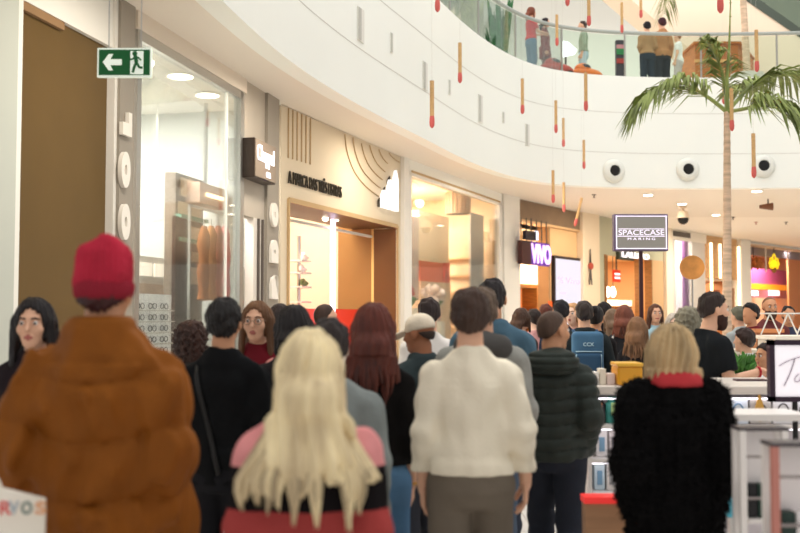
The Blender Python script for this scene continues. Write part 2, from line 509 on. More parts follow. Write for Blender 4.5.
P = F1.P(F1.uz(150, 62, -1.0)[0], F1.uz(150, 62, -1.0)[1], -1.0)
def spot(P, dirv, label, m=M_white, ln=0.16, r=0.05, rod=0.2, group=None, cat='spotlight', nm='spotlight'):
    t = thing(nm, label, cat, P, group)
    d = Vector(dirv).normalized()
    mb = MB(); mb.tube([P - d * ln * 0.5, P + d * ln * 0.5], [r * 0.7, r], 14); mb.build('lamp_head', m, t, smooth=True)
    mb = MB(); mb.tube([P + d * ln * 0.5, P + d * (ln * 0.5 + 0.012)], r * 0.85, 14); mb.build('lens', M_lamp, t)
    mb = MB(); mb.tube([P, P + Vector((0, 0, rod))], 0.012, 8); mb.build('stem', m, t)
    return t
def spot_at(fr, px, py, d, label, zceil, **k):
    u, z = fr.uz(px, py, d); P = fr.P(u, z, d)
    return spot(P, (0.35, -0.9, -0.35), label, rod=max(0.05, zceil - z), **k)
spot_at(F1, 148, 62, -0.6, 'white spotlight glowing behind the top of the optician glass', zc, r=0.07)
spot_at(F1, 157, 163, -1.5, 'bright spotlight hanging halfway up inside the optician window', zc, r=0.07)
# dark multi-panel display column
up0, zz1 = F1.uz(176, 172, -0.9); up1, _ = F1.uz(203, 230, -0.9); zz0 = F1.uz(190, 296, -0.9)[1]
col = thing('display_column', 'dark tall display column with cream cards and green shelves inside the optician window', 'display', F1.P((up0 + up1) / 2, 0, -0.95))
b = MB(); F1.box(b, up0, up1, 0, zz1, -1.05, -0.9); b.build('panel', mat('column_brown', (134, 118, 104), 0.5), col)
hh = zz1 - zz0
Mcard = mat('card_cream', (226, 206, 178), 0.5)
for (a0, a1, c0, c1) in ((.15, .85, .82, .97), (.08, .42, .66, .77), (.52, .92, .66, .77), (.06, .48, .47, .58), (.55, .95, .48, .58), (.1, .55, .28, .38), (.6, .92, .29, .37), (.08, .92, .1, .24)):
    b = MB(); F1.box(b, up0 + (up1 - up0) * a0, up0 + (up1 - up0) * a1, zz0 + hh * c0, zz0 + hh * c1, -0.9, -0.885); b.build('card', Mcard, col)
for c in (.63, .44): 
    b = MB(); F1.box(b, up0, up1, zz0 + hh * c, zz0 + hh * c + 0.05, -0.9, -0.82); b.build('shelf', mat('shelf_green', (116, 160, 138), 0.4), col)
# eyeglass wall
bw = thing('eyeglass_board', 'white board carrying rows of dark eyeglasses low in the optician window', 'display board', F1.P(F1.uz(150, 330, -0.7)[0], 0, -0.7))
b = MB(); u0, u1, z0, z1 = F1.pbox(b, 131, 294, 171, 372, -0.76, -0.7); b.build('board', mat('board_white_glow', (240, 238, 234), 0.5, emit=0.3), bw)  # emission added to brighten the board, no backlight behind it
b = MB(); F1.box(b, u0 + 0.05, u1 - 0.05, 0, z0, -0.76, -0.72); b.build('base', M_glyph, bw)
Mdk = mat('spectacle_black', (38, 30, 32), 0.3)
for r in range(5):
    for c in range(3):
        uu = u0 + (u1 - u0) * (0.17 + 0.3 * c); z = z1 - 0.14 - r * 0.13
        b = MB()
        for s in (-1, 1):
            b.tube([F1.P(uu + s * 0.055 + 0.045 * math.cos(t * PI / 5), z + 0.032 * math.sin(t * PI / 5), -0.68) for t in range(11)], 0.006, 5)
        b.tube([F1.P(uu - 0.012, z + 0.01, -0.68), F1.P(uu + 0.012, z + 0.01, -0.68)], 0.006, 5)
        b.build('spectacles', Mdk, bw)
for r in range(5):
    b = MB(); F1.box(b, u0 + 0.02, u1 - 0.02, z1 - 0.2 - r * 0.13, z1 - 0.185 - r * 0.13, -0.7, -0.64); b.build('ledge', M_glyph, bw)
# glowing cabinet behind
cb = thing('lit_cabinet', 'bright white lit wall cabinet behind the eyeglass board in the optician', 'cabinet', F1.P(F1.uz(150, 280, -1.4)[0], 0, -1.4))
b = MB(); u0, u1, z0, z1 = F1.pbox(b, 132, 257, 172, 284, -1.5, -1.32); b.build('carcass', M_white, cb)
b = MB(); F1.box(b, u0 + 0.1, u0 + (u1 - u0) * 0.45, z0 + 0.1, z1 - 0.08, -1.32, -1.30); b.build('lit_panel', mat('lit_panel', (255, 244, 226), 0.5, emit=1.2), cb)
b = MB(); F1.box(b, u0 + (u1 - u0) * 0.52, u1 - 0.1, z0 + 0.1, z1 - 0.08, -1.32, -1.30); b.build('lit_panel', mat('lit_panel', (255, 244, 226), 0.5, emit=1.2), cb)
b = MB(); F1.box(b, u0, u1, 0, z0, -1.5, -1.3); b.build('plinth', mat('beige_plinth', (214, 188, 166), 0.5), cb)
# hanging brown and red goods at the right of the window
for i, (px, c, w, lb) in enumerate(((204, (150, 92, 50), 5, 'brown hanging cover leftmost of the row behind the optician glass'), (211, (176, 120, 70), 5, 'tan hanging cover second in the row behind the optician glass'), (218, (150, 86, 60), 5, 'reddish brown hanging cover third in the row behind the optician glass'), (225, (196, 92, 88), 4, 'rose hanging cover rightmost of the row behind the optician glass'))):
    o = thing('hanging_cover', lb, 'cover', F1.P(F1.uz(px, 250, -0.4)[0], 0.0, -0.4), 'covers hung behind the optician glass')
    b = MB(); u, z1 = F1.uz(px, 226, -0.4); _, z0 = F1.uz(px, 300, -0.4)
    pts = []
    for k in range(9):
        z = z1 + (z0 - z1) * k / 8; pts.append(F1.P(u + 0.01 * math.sin(k * 2.1 + i), z, -0.4))
    b.tube(pts, [0.03] + [0.07 + 0.012 * math.sin(k * 1.9 + i) for k in range(8)], 12); b.build('fabric', mat('cover_%d' % i, c, 0.7), o, smooth=True)
    b = MB(); b.tube([F1.P(u, z1, -0.4), F1.P(u, z1 + 0.09, -0.4)], 0.01, 6); b.build('hanger', M_metal, o)
b = MB(); u, z = F1.uz(214, 222, -0.4); F1.box(b, u - 0.75, u + 0.75, z + 0.12, z + 0.15, -0.42, -0.39); F1.box(b, u - 0.75, u - 0.72, 0.02, z + 0.15, -0.42, -0.39); F1.box(b, u + 0.72, u + 0.75, 0.02, z + 0.15, -0.42, -0.39)
tag(b.build('garment_rail', M_metal), 'metal rail holding brown and red hanging covers inside the optician', 'rail')
# strip lights on a shelf bulkhead
sb = thing('ceiling_strip_light', 'warm strip light under a beige bulkhead seen through the right of the optician glass', 'light', F1.P(F1.uz(212, 195, -0.7)[0], F1.uz(212, 195, -0.7)[1], -0.7))
b = MB(); u0, u1, z0, z1 = F1.pbox(b, 200, 186, 228, 206, -0.95, -0.7); b.build('housing', mat('bulkhead_pinkbeige', (206, 172, 148), 0.5), sb)
b = MB(); F1.box(b, u0 + 0.2, u1 - 0.2, z0 + 0.1, z0 + 0.15, -0.7, -0.68); b.build('tube', M_ledwarm, sb)
b = MB(); F1.box(b, (u0 + u1) / 2 - 0.02, (u0 + u1) / 2 + 0.02, z1, ZS - 0.1, -0.85, -0.81); b.build('bracket', M_metal, sb)
# ================================================================== shop 2: sportswear
room(F2, 'sportswear', pu(F2, 282), pu(F2, 404), 3.2, mat('sport_cream', (226, 208, 182), 0.5), mat('sport_floor', (190, 172, 150), 0.3), M_white, power=240, lcol=(1, 0.94, 0.85), d_in=-0.2)
zl0 = 3.28
e0, e1 = pu(F2, 288, 260), pu(F2, 396.5, 260)
uA, uB = pu(F2, 280.5), pu(F2, 400.5)
b = MB(); F2.box(b, uA, uB, zl0, ZS, -0.2, 0.0); F2.box(b, uA, e0, 0, zl0, -0.2, 0.0); F2.box(b, e1, uB, 0, zl0, -0.2, 0.0)
struct(b, 'wall_sportswear_fascia', M_cream)
b = MB(); F2.box(b, e0, e1, zl0 - 0.05, zl0, -0.9, 0.0); struct(b, 'trim_sportswear_reveal', mat('reveal_brown', (88, 56, 34), 0.4))
b = MB(); F2.box(b, e0, e1, zl0 - 0.05, zl0 + 0.02, 0.0, 0.03); F2.box(b, e0 - 0.04, e0, 0, zl0, 0.0, 0.03); F2.box(b, e1, e1 + 0.04, 0, zl0, 0.0, 0.03); struct(b, 'trim_sportswear_opening', M_creamline)
# incised line art
lr = thing('line_relief', 'six upright thin tan lines on the cream sportswear fascia, at its left end', 'relief', F2.P(pu(F2, 299, 140), 3.6, 0.0))
for k in range(6):
    px = 288 + k * 4.4; b = MB()
    u = pu(F2, px, 135); z1 = F2.uz(px, 107 + (px - 285) * 0.36, 0)[1]; z0 = F2.uz(px, 158 + k * 1.3, 0)[1]
    F2.box(b, u - 0.012, u + 0.012, z0, min(z1, ZS - 0.02), 0.002, 0.014); b.build('line', M_creamline, lr)
ar = thing('arc_relief', 'nested curved thin tan lines on the cream sportswear fascia, at its right end', 'relief', F2.P(pu(F2, 380, 140), 3.6, 0.0))
outer = catmull([(344, 132, 0), (346.5, 152, 0), (354, 172, 0), (366, 187, 0), (381, 198, 0), (398, 206, 0)], 6)
for k in range(8):
    f_ = 1 - 0.125 * k; pts = []
    for q_ in outer:
        px, py = 408 + (q_.x - 408) * f_, 140 + (q_.y - 140) * f_
        if px > 399 or (px > 382 and py > 164 and px > 382 + (178 - py) * 0.45): break
        u, z = F2.uz(px, py)
        if z < ZS - 0.03: pts.append(F2.P(u, z, 0.013))
    if len(pts) > 1:
        b = MB(); b.tube(pts, 0.010, 5); b.build('arc', M_creamline, ar)
b = MB(); u0, z0 = F2.uz(289, 183, 0.03); u1, _ = F2.uz(342, 195, 0.03); z1 = F2.uz(289, 168.5, 0.03)[1]
F2.text(b, 'A MARCA DAS TRÊS LISTRAS', u0, u1, z0, z1 + 0.02, 0.02, 0.012, bold=0.0)
tag(b.build('fascia_lettering', mat('letter_darkgreen', (52, 46, 36), 0.5)), 'line of dark condensed capital letters on the cream sportswear fascia', 'lettering')
# lit three-bar emblem
u0, zb = F2.uz(383, 207, 0.1); u1, _ = F2.uz(399.5, 212, 0.1); zt_ = F2.uz(392, 168, 0.1)[1]
em = thing('brand_emblem', 'white lit emblem of three slanted bars on the cream sportswear fascia', 'sign', F2.P((u0 + u1) / 2, zb, 0.06))
W = u1 - u0; H = zt_ - zb
for k, (x0, x1, hl, hr) in enumerate(((0.0, 0.26, 0.30, 0.42), (0.36, 0.62, 0.60, 0.72), (0.72, 0.98, 0.88, 1.0))):
    sk = 0.10
    poly = [(x0 * W, 0), (x1 * W, 0), (x1 * W, hr * H * 0.75), ((x1 - 0.11) * W, hr * H), (x0 * W + 0.02, hl * H * 0.8)]
    b = MB(); b.prism(poly, 0.03, 0.09, F2.M @ Matrix.Translation((u0, zb, 0))); b.build('bar', mat('lit_bar', (250, 250, 252), 0.4, emit=0.7), em)
b = MB()
for k in range(3): b.prism([(-0.06 + k * 0.27 * W, (0.30 * k) * H), (0.0 + k * 0.3 * W, (0.30 * k) * H), (0.0 + k * 0.3 * W, (0.30 * k + .22) * H), (-0.06 + k * 0.3 * W, (0.30 * k + 0.16) * H)], 0.02, 0.05, F2.M @ Matrix.Translation((u0, zb, 0)))
b.build('bar_edge', mat('letter_darkgreen', (52, 46, 36), 0.5), em)
# interior: light strip, brown panels, red counter, shoe stand
b = MB(); u, zt2 = F2.uz(333, 214, -0.38); F2.box(b, u - 0.035, u + 0.035, 0.02, zl0 - 0.06, -0.41, -0.35); tag(b.build('light_column', M_led), 'tall glowing lilac light strip inside the sportswear shop entrance', 'light')
dA, dB, dC = side_d(F2, e1, 374), side_d(F2, e1, 338), side_d(F2, e1, 319)
print('SPORT side depths', dA, dB, dC)
dB = max(dB, -3.0); dC = max(dC, -3.15)
b = MB(); F2.box(b, e1 - 0.012, e1 + 0.0, 0.02, zl0 - 0.06, dA, -0.01); struct(b, 'wall_panel_brown', mat('panel_brown', (112, 74, 42), 0.4))
b = MB(); F2.box(b, e1, e1 + 0.05, 0.02, 4.4, dB, dA - 0.05); struct(b, 'wall_panel_ochre', mat('panel_ochre', (150, 108, 62), 0.4))
b = MB(); F2.box(b, e1 - 0.01, e1 + 0.05, 0.02, 4.4, dA - 0.05, dA); struct(b, 'trim_panel_edge', mat('edge_gold', (226, 190, 120), 0.3))
ut0, ut1 = pu(F2, 318, 260, -2.9), pu(F2, 346, 260, -2.9)
b = MB(); F2.box(b, ut0, min(ut1, e1), 0.02, 4.4, -3.0, -2.9); struct(b, 'wall_panel_tan', mat('panel_tan', (160, 100, 46), 0.4))
ct = thing('service_counter', 'bright red counter inside the sportswear shop behind the crowd', 'counter', F2.P(pu(F2, 340, 300, -0.5), 0, -0.6))
b = MB(); u0, u1, z0, z1 = F2.pbox(b, 302, 309, 362, 334, -1.0, -0.5); b.build('top_block', mat('counter_red', (226, 54, 30), 0.4), ct)
b = MB(); F2.box(b, u0 + 0.05, u1 - 0.05, 0, z0, -0.95, -0.55); b.build('base', mat('counter_red_dark', (170, 40, 26), 0.5), ct)
sh = thing('shoe_stand', 'slim pole display stand with small lit shelves in the cream shop interior', 'display stand', F2.P(pu(F2, 299, 280, -1.2), 0, -1.2))
u, zp = F2.uz(299, 236, -1.2)
b = MB(); b.tube([F2.P(u, 0.015, -1.2), F2.P(u, zp, -1.2)], 0.03, 8); b.build('pole', M_metal, sh)
for k, py in enumerate((262, 274, 288, 303)):
    z = F2.uz(299, py, -1.2)[1]
    b = MB(); F2.box(b, u - 0.2, u + 0.2, z, z + 0.03, -1.32, -1.05); b.build('shelf', M_frame, sh)
for k, (py, c, dx, lb) in enumerate(((274, (244, 240, 232), -0.05, 'white trainer on the upper shelf of the slim pole stand'), (288, (120, 140, 92), 0.02, 'green and white trainer on the next shelf down of the slim pole stand'), (262, (236, 226, 214), 0.03, 'cream trainer on the topmost shelf of the slim pole stand'))):
    z = F2.uz(299, py, -1.2)[1] + 0.032
    b = MB(); b.sphere((0, 0, 0.045), (0.13, 0.05, 0.045), M=F2.M @ Matrix.Translation((u + dx, z, -1.10)) @ Matrix.Rotation(-PI / 2, 4, 'X'))
    b.sphere((-0.06, 0, 0.08), (0.055, 0.045, 0.05), M=F2.M @ Matrix.Translation((u + dx, z, -1.10)) @ Matrix.Rotation(-PI / 2, 4, 'X'))
    o = tag(b.build('trainer', mat('trainer_%d' % k, c, 0.6), smooth=True), lb, 'shoe', 'trainers on the slim pole stand')
b = MB(); u0, z = F2.uz(290, 212, -0.5); u1 = e1 - 0.05; F2.box(b, u0, u1, 3.06, 3.1, -0.52, -0.46); tag(b.build('light_track', M_frame), 'thin white lighting track under the sportswear entrance soffit', 'light track')
spot_at(F2, 324, 217, -0.5, 'small brass spotlight on the track beside the lilac light strip', 3.08, m=mat('brass', (186, 140, 72), 0.3, metal=0.8), r=0.06)
disc_lamp(F2.P(pu(F2, 333, 205, -0.4), zl0 - 0.055, -0.35), 0.06, 'tiny downlight in the brown soffit above the sportswear entrance')
# ---------- white column between shops 2 and 3
b = MB(); F2.box(b, uB, F2.L + 0.02, 0, ZS, -0.3, 0.08); struct(b, 'pillar_white_a', M_frame)
# ================================================================== shop 3: gift shop window
M_in3 = mat('gift_cream', (240, 214, 180), 0.5)
room(F3, 'gifts', 0.05, F3.L - 0.05, 3.6, M_in3, M_tilein, M_white, power=950, lcol=(1, 0.92, 0.8), d_in=-0.1)
z3 = F3.uz(450, 180, 0)[1]
z3 = 4.38
wf = MB()
F3.box(wf, 0, 0.12, 0, z3, -0.08, 0.05); F3.box(wf, F3.L - 0.22, F3.L, 0, z3, -0.08, 0.05); F3.box(wf, 0, F3.L, 0, 0.3, -0.08, 0.05); F3.box(wf, 0, F3.L, z3 - 0.08, z3, -0.08, 0.05)
win = struct(wf, 'window_2', M_frame)
g = MB(); F3.box(g, 0.12, F3.L - 0.22, 0.3, z3 - 0.08, -0.006, 0.006); g.build('glass', M_glass, win)
b = MB(); F3.box(b, 0, F3.L, z3, ZS, -0.1, 0.05); struct(b, 'trim_gift_head', M_white)
b = MB(); F3.box(b, 0.1, F3.L - 0.2, z3 - 0.02, z3 + 0.02, 0.05, 0.07); struct(b, 'trim_gift_shadow_line', M_creamline)
b = MB(); F3.box(b, 0.06, F3.L - 0.06, 3.75, 3.95, -3.4, -2.0); struct(b, 'trim_gift_bulkhead', mat('gift_bulkhead', (236, 206, 166), 0.5))
# hanging pleated lamp shade
rl = thing('pendant_lamp', 'brown pleated drum pendant hanging inside the gift shop window', 'lamp', F3.P(F3.uz(458, 203, -0.42)[0], F3.uz(458, 214, -0.42)[1], -0.42))
u, z1 = F3.uz(458, 192, -0.42); z0 = F3.uz(458, 214, -0.42)[1]; rr = 0.27
b = MB(); b.lathe([(rr, 0), (rr, z1 - z0), (rr * 0.96, z1 - z0), (rr * 0.96, 0.0)], F3.P(u, z0, -0.42), 32); b.build('shade', mat('shade_brown', (186, 150, 116), 0.6), rl, smooth=True)
b = MB()
for k in range(18):
    th = 2 * PI * k / 18; c = F3.P(u, 0, -0.42)
    b.tube([c + Vector((rr * 1.01 * math.cos(th), rr * 1.01 * math.sin(th), z0 + 0.02)), c + Vector((rr * 1.01 * math.cos(th), rr * 1.01 * math.sin(th), z1 - 0.03))], 0.025, 5)
b.build('pleats', mat('shade_brown_dark', (146, 112, 84), 0.6), rl)
b = MB(); b.tube([F3.P(u, z1, -0.42), F3.P(u, 4.48, -0.42)], 0.01, 6); b.build('cord', M_dgrey, rl)
for (px, lb) in ((469, 'bright spotlight at the head of the gift shop window, left of the pair'), (476, 'bright spotlight at the head of the gift shop window, right of the pair')):
    spot_at(F3, px, 190, -0.25, lb, 4.48, r=0.07)
spot_at(F3, 419, 203, -1.6, 'white spotlight inside the left of the gift shop window', 4.4, r=0.1)
spot_at(F3, 416, 174, -1.3, 'white spotlight under the gift shop ceiling at top left', 4.4, r=0.09)
b = MB(); F3.pbox(b, 471, 214, 484, 290, -0.34, -0.3)
tag(b.build('hanging_banner', mat('banner_grey', (196, 190, 184), 0.5)), 'grey hanging banner panel right of the brown pendant in the gift shop', 'banner')
b = MB(); F3.pbox(b, 469, 214, 470.6, 282, -0.92, -0.83)
b2 = MB(); F3.pbox(b2, 409, 216, 419, 300, -0.95, -0.9); tag(b2.build('mirror_panel', mat('mirror_pinkgrey', (206, 188, 182), 0.2)), 'tall pinkish grey mirror panel at the left edge of the gift shop window', 'mirror')
bx = thing('shelf_cabinet', 'cream cabinet with an orange niche inside the gift shop', 'cabinet', F3.P(pu(F3, 432, 270, -1.0), 0, -1.0))
b = MB(); u0, u1, z0, z1 = F3.pbox(b, 419, 214, 449, 262, -1.25, -0.9); b.build('upper_panel', mat('cab_cream', (244, 222, 190), 0.5), bx)
b = MB(); u0, u1, z0, z1 = F3.pbox(b, 420, 262, 450, 282, -1.25, -0.92); b.build('niche_frame', mat('niche_orange', (236, 104, 54), 0.5), bx)
b = MB(); F3.pbox(b, 445, 263, 450, 282, -0.92, -0.88); b.build('niche_edge', mat('niche_red', (216, 64, 34), 0.5), bx)
b = MB(); F3.box(b, u0, u1, 0.02, z0, -1.25, -0.9); b.build('base', mat('cab_base', (236, 206, 172), 0.5), bx)
# bouquet of pale flowers in a pot in front of it
fl = thing('flower_arrangement', 'pale pink and white flower arrangement in the gift shop window', 'flowers', F3.P(pu(F3, 435, 300, -0.6), 0, -0.6))
u, z = F3.uz(435, 310, -0.6)
b = MB(); b.lathe([(0.22, 0), (0.22, z - 0.25)], F3.P(u, 0, -0.6), 20); b.build('plinth', M_white, fl)
b = MB(); b.lathe([(0.11, 0), (0.15, 0.2), (0.13, 0.3)], F3.P(u, z - 0.25, -0.6), 16); b.build('vase', mat('vase_pink', (232, 200, 190), 0.4), fl, smooth=True)
b = MB()
for k in range(40):
    a = random.random() * 6.28; r = 0.38 * math.sqrt(random.random()); h = 0.18 + 0.35 * random.random() * (1.2 - r)
    b.sphere(F3.P(u + r * math.cos(a), z + h, -0.6 + 0.6 * r * math.sin(a)), 0.05 + 0.03 * random.random(), 8, 6)
b.build('blooms', mat('bloom_pale', (244, 222, 214), 0.7, vary=0.15, vscale=5), fl, smooth=True)
b = MB()
for k in range(14):
    a = random.random() * 6.28; r = 0.3
    b.tube([F3.P(u, z, -0.6), F3.P(u + r * math.cos(a), z + 0.2, -0.6 + 0.5 * r * math.sin(a))], [0.01, 0.03], 5)
b.build('leaves', mat('leaf_soft', (110, 130, 84), 0.6), fl)
# small red flower by the left edge
fl = thing('potted_flower', 'small red flower with green leaves at the left bottom corner of the gift window', 'plant', F3.P(pu(F3, 411, 290, -0.4), 0, -0.4))
u, z = F3.uz(411, 303, -0.4)
b = MB(); b.lathe([(0.14, 0.0), (0.14, z - 0.1)], F3.P(u, 0, -0.4), 12); b.build('stand', M_white, fl)
b = MB(); b.sphere(F3.P(u, z + 0.27, -0.4), 0.07, 8, 6); b.sphere(F3.P(u + 0.07, z + 0.2, -0.4), 0.06, 8, 6); b.build('bloom', mat('bloom_red', (206, 60, 50), 0.6), fl, smooth=True)
b = MB()
for k in range(8):
    a = k * 0.8; b.tube([F3.P(u, z - 0.1, -0.4), F3.P(u + 0.1 * math.cos(a), z + 0.1, -0.4 + 0.1 * math.sin(a)), F3.P(u + 0.16 * math.cos(a), z + 0.05, -0.4 + 0.16 * math.sin(a))], [0.01, 0.035, 0.005], 5)
b.build('leaves', mat('leaf_green', (50, 120, 60), 0.6), fl)
# warm shelving at right of window
ws = thing('shelving_unit', 'cream wall shelving with warm lit shelves at the right of the gift shop', 'shelves', F3.P(F3.L - 0.3, 0, -1.6))
b = MB(); F3.box(b, F3.L - 0.16, F3.L - 0.12, 0.02, 3.2, -2.6, -0.6); b.build('back_panel', mat('shelf_cream', (246, 222, 186), 0.5), ws)
for k in range(5):
    b = MB(); F3.box(b, F3.L - 0.30, F3.L - 0.16, 1.3 + 0.42 * k, 1.35 + 0.42 * k, -2.6, -0.6); b.build('shelf', mat('shelf_peach', (236, 190, 140), 0.5), ws)
# ---------- white column between 3 and 4
b = MB(); F4.box(b, -0.05, pu(F4, 516.5), 0, ZS, -0.4, 0.1); struct(b, 'pillar_white_b', M_frame)
# ================================================================== shop 4: phone shop
uv0, uv1 = pu(F4, 516.5), pu(F4, 583.5)
room(F4, 'phones', uv0, uv1, 4.2, mat('phones_cream', (240, 216, 182), 0.5), M_tilein, M_white, power=420, lcol=(1, 0.93, 0.84), zc=4.02, d_in=-0.3)
b = MB(); F4.box(b, uv0, uv1, 4.08, ZS, -0.3, 0.0); struct(b, 'wall_phones_fascia', wood_mat('fascia_brown', (132, 108, 84), 0.5, 2.0, (1, 1, 1), 0.12))
b = MB(); F4.box(b, uv0, uv1, 4.02, 4.08, -0.9, 0.0); struct(b, 'trim_phones_soffit', mat('soffit_tan', (226, 184, 136), 0.5))
um1 = pu(F4, 553, 280)
b = MB(); F4.box(b, um1, uv1, 0, 4.02, -0.4, -0.1); struct(b, 'wall_phones_screen', mat('screen_wall_tan', (228, 188, 138), 0.5))
b = MB(); F4.box(b, um1 - 0.12, um1, 0, 4.02, -0.4, -0.08); struct(b, 'trim_phones_edge', mat('edge_tan', (168, 126, 84), 0.5))
# totem screen
sc_ = thing('digital_screen', 'tall white lit digital screen with dark frame on the tan wall of the phone shop', 'screen', F4.P(pu(F4, 569, 300, 0.0), 0.3, -0.05))
b = MB(); u0, u1, z0, z1 = F4.pbox(b, 554.8, 257, 582.6, 336, -0.1, 0.0); b.build('frame', mat('screen_frame', (46, 34, 36), 0.4), sc_)
b = MB(); F4.box(b, u0 + 0.07, u1 - 0.07, z0 + 0.1, z1 - 0.08, 0.0, 0.01); b.build('display', mat('screen_glow', (90, 88, 96), 0.4, emit=0.82, ecol=(240, 236, 252)), sc_)
b = MB(); F4.text(b, '% Vivo', u0 + 0.2, u1 - 0.25, z1 - 0.75, z1 - 0.58, 0.012, 0.003)
for k, (a, c) in enumerate(((1.05, 0.5), (1.35, 0.3), (1.45, 0.3))): F4.box(b, u0 + 0.25, u0 + 0.25 + c, z1 - a, z1 - a + 0.04, 0.01, 0.014)
F4.text(b, '29', u0 + 0.3, u0 + 0.65, z1 - 1.75, z1 - 1.55, 0.012, 0.003)
b.build('screen_text', mat('screen_pink', (232, 170, 200), 0.5, emit=0.5), sc_)
# hanging lit sign
hs = thing('hanging_sign', 'purple and white lit letter sign hung on rods at the phone shop', 'sign', F4.P(pu(F4, 536, 250, 0.25), F4.uz(536, 266, 0.25)[1], 0.25))
b = MB(); u0, z1 = F4.uz(522, 243, 0.3); u1, z0 = F4.uz(550.5, 264, 0.3)
z0 = F4.uz(536, 265, 0.3)[1]; z1 = F4.uz(536, 242, 0.3)[1]
usp = F4.uz(531, 252, 0.3)[0]
F4.box(b, u0, usp, z0, z1, 0.18, 0.3); b.build('side_panel', mat('sign_maroon', (66, 30, 30), 0.4), hs)
b = MB(); F4.box(b, usp, u1, z0, z1, 0.18, 0.28); b.build('box', mat('sign_purple', (88, 32, 150), 0.4, emit=0.25), hs)
b = MB(); F4.text(b, 'VIVO', usp + 0.02, u1 + 0.02, z0 + 0.04, z1 - 0.04, 0.3, 0.015, bold=0.03); b.build('lettering', mat('letter_lilac', (230, 196, 250), 0.4, emit=0.9), hs)
for k in range(6):
    u = u0 + 0.12 + k * (u1 - u0 - 0.2) / 5
    b = MB(); b.tube([F4.P(u, z1, 0.22), F4.P(u, 4.08, 0.22)], 0.018, 6); b.build('rod', M_dgrey, hs)
pj = thing('hanging_display', 'small dark display box hung just above the purple lit sign', 'display', F4.P(pu(F4, 531, 240, 0.45), F4.uz(531, 243, 0.45)[1], 0.45))
b = MB(); F4.pbox(b, 526, 231, 536, 240, 0.4, 0.5); b.build('housing', mat('display_black', (30, 24, 38), 0.4), pj)
b = MB(); F4.pbox(b, 536, 231, 538.5, 240, 0.42, 0.48); b.build('screen', mat('display_blue', (214, 220, 246), 0.4, emit=0.8), pj)
b = MB(); u, z = F4.uz(531, 232, 0.4); b.tube([F4.P(u, z, 0.4), F4.P(u, 4.06, 0.4)], 0.02, 6); b.build('bracket', M_dgrey, pj)
# wooden framed vitrine
vt = thing('display_case', 'wood framed display case with orange lit inside at the phone shop entrance', 'display case', F4.P(pu(F4, 527, 300, -0.8), 0, -0.8))
b = MB(); u0, u1, z0, z1 = F4.pbox(b, 512, 284, 538.5, 320, -0.85, -0.8)
b = MB()
for (a0, a1, c0, c1) in ((u0, u1, z1 - 0.1, z1), (u1 - 0.1, u1, 0, z1), (u0, u0 + 0.1, 0, z1)): F4.box(b, a0, a1, c0, c1, -1.3, -0.8)
b.build('frame', wood_mat('case_wood', (150, 108, 58)), vt)
b = MB(); F4.box(b, u0 + 0.1, u1 - 0.1, 0, z1 - 0.1, -1.3, -1.26); b.build('back', mat('case_orange', (236, 168, 96), 0.5, emit=0.15), vt)
b = MB(); F4.box(b, u0 + 0.1, u1 - 0.1, z0 + 0.2, z0 + 0.25, -1.26, -0.82); b.build('shelf', mat('case_shelf', (222, 120, 40), 0.5), vt)
b = MB(); F4.pbox(b, 549, 301, 552.2, 311, -0.08, -0.06); F4.pbox(b, 549, 313, 552.2, 319, -0.08, -0.06); tag(b.build('wall_notice', mat('notice_orange', (226, 96, 40), 0.5)), 'small orange notice on the narrow tan edge beside the white digital screen', 'notice')
# ---------- beige pillar with red ornament
b = MB(); F5.box(b, -0.35, pu(F5, 596), 0, ZS, -0.5, 0.12); struct(b, 'pillar_beige', mat('pillar_beige', (232, 212, 184), 0.5))
on = thing('wall_ornament', 'small red and grey ornament hung on the beige pillar', 'ornament', F5.P(pu(F5, 590.5, 265, 0.16), F5.uz(590.5, 284, 0.16)[1], 0.16))
u, z = F5.uz(590.5, 266, 0.18)
b = MB(); b.sphere(F5.P(u, z, 0.19), (0.085, 0.05, 0.11), 12, 8); b.build('body', mat('ornament_red', (170, 76, 60), 0.5), on, smooth=True)
b = MB()
for s in (-1, 1): b.tube([F5.P(u, z - 0.1, 0.18), F5.P(u + s * 0.08, z - 0.55, 0.18)], [0.03, 0.02], 6); b.tube([F5.P(u, z + 0.1, 0.18), F5.P(u, z + 0.5, 0.18)], [0.03, 0.015], 6)
b.build('limbs', M_dgrey, on)
# ================================================================== shop 5: food shop with green-grey fascia
uf0, uf1 = pu(F5, 596), pu(F5, 663)
room(F5, 'bakery', uf0, F5.L - 0.3, 3.5, mat('bakery_orange', (226, 180, 132), 0.5), M_tilein, mat('bakery_ceiling', (240, 206, 160), 0.5), power=130, lcol=(1, 0.84, 0.62), zc=3.5, d_in=-0.2)
zb5 = F5.uz(630, 262)[1]
b = MB(); F5.box(b, uf0, uf1, 3.45, ZS, -0.2, 0.0); struct(b, 'wall_bakery_fascia', mat('fascia_sage', (186, 184, 158), 0.5))
b = MB(); F5.box(b, uf0, pu(F5, 604), 0, 3.45, -0.2, 0.0); struct(b, 'wall_bakery_side', mat('fascia_sage', (186, 184, 158), 0.5))
b = MB(); F5.box(b, uf1 - 1.1, uf1, 0, 3.45, -0.2, 0.0); struct(b, 'wall_bakery_right', mat('tan_side', (206, 170, 128), 0.5))
b = MB(); F5.box(b, uf1, F5.L, 0, ZS, -0.3, 0.12); struct(b, 'pillar_cream', mat('pillar_cream', (240, 226, 206), 0.5))
b = MB(); F5.box(b, pu(F5, 604), pu(F5, 605.5), 0, 3.45, -0.2, 0.04); F5.box(b, pu(F5, 640), pu(F5, 641.5), 0, 3.45, -0.2, 0.04); F5.box(b, pu(F5, 650), pu(F5, 651), 0, 3.45, -0.2, 0.04); struct(b, 'trim_bakery_posts', wood_mat('post_wood', (150, 104, 60)))
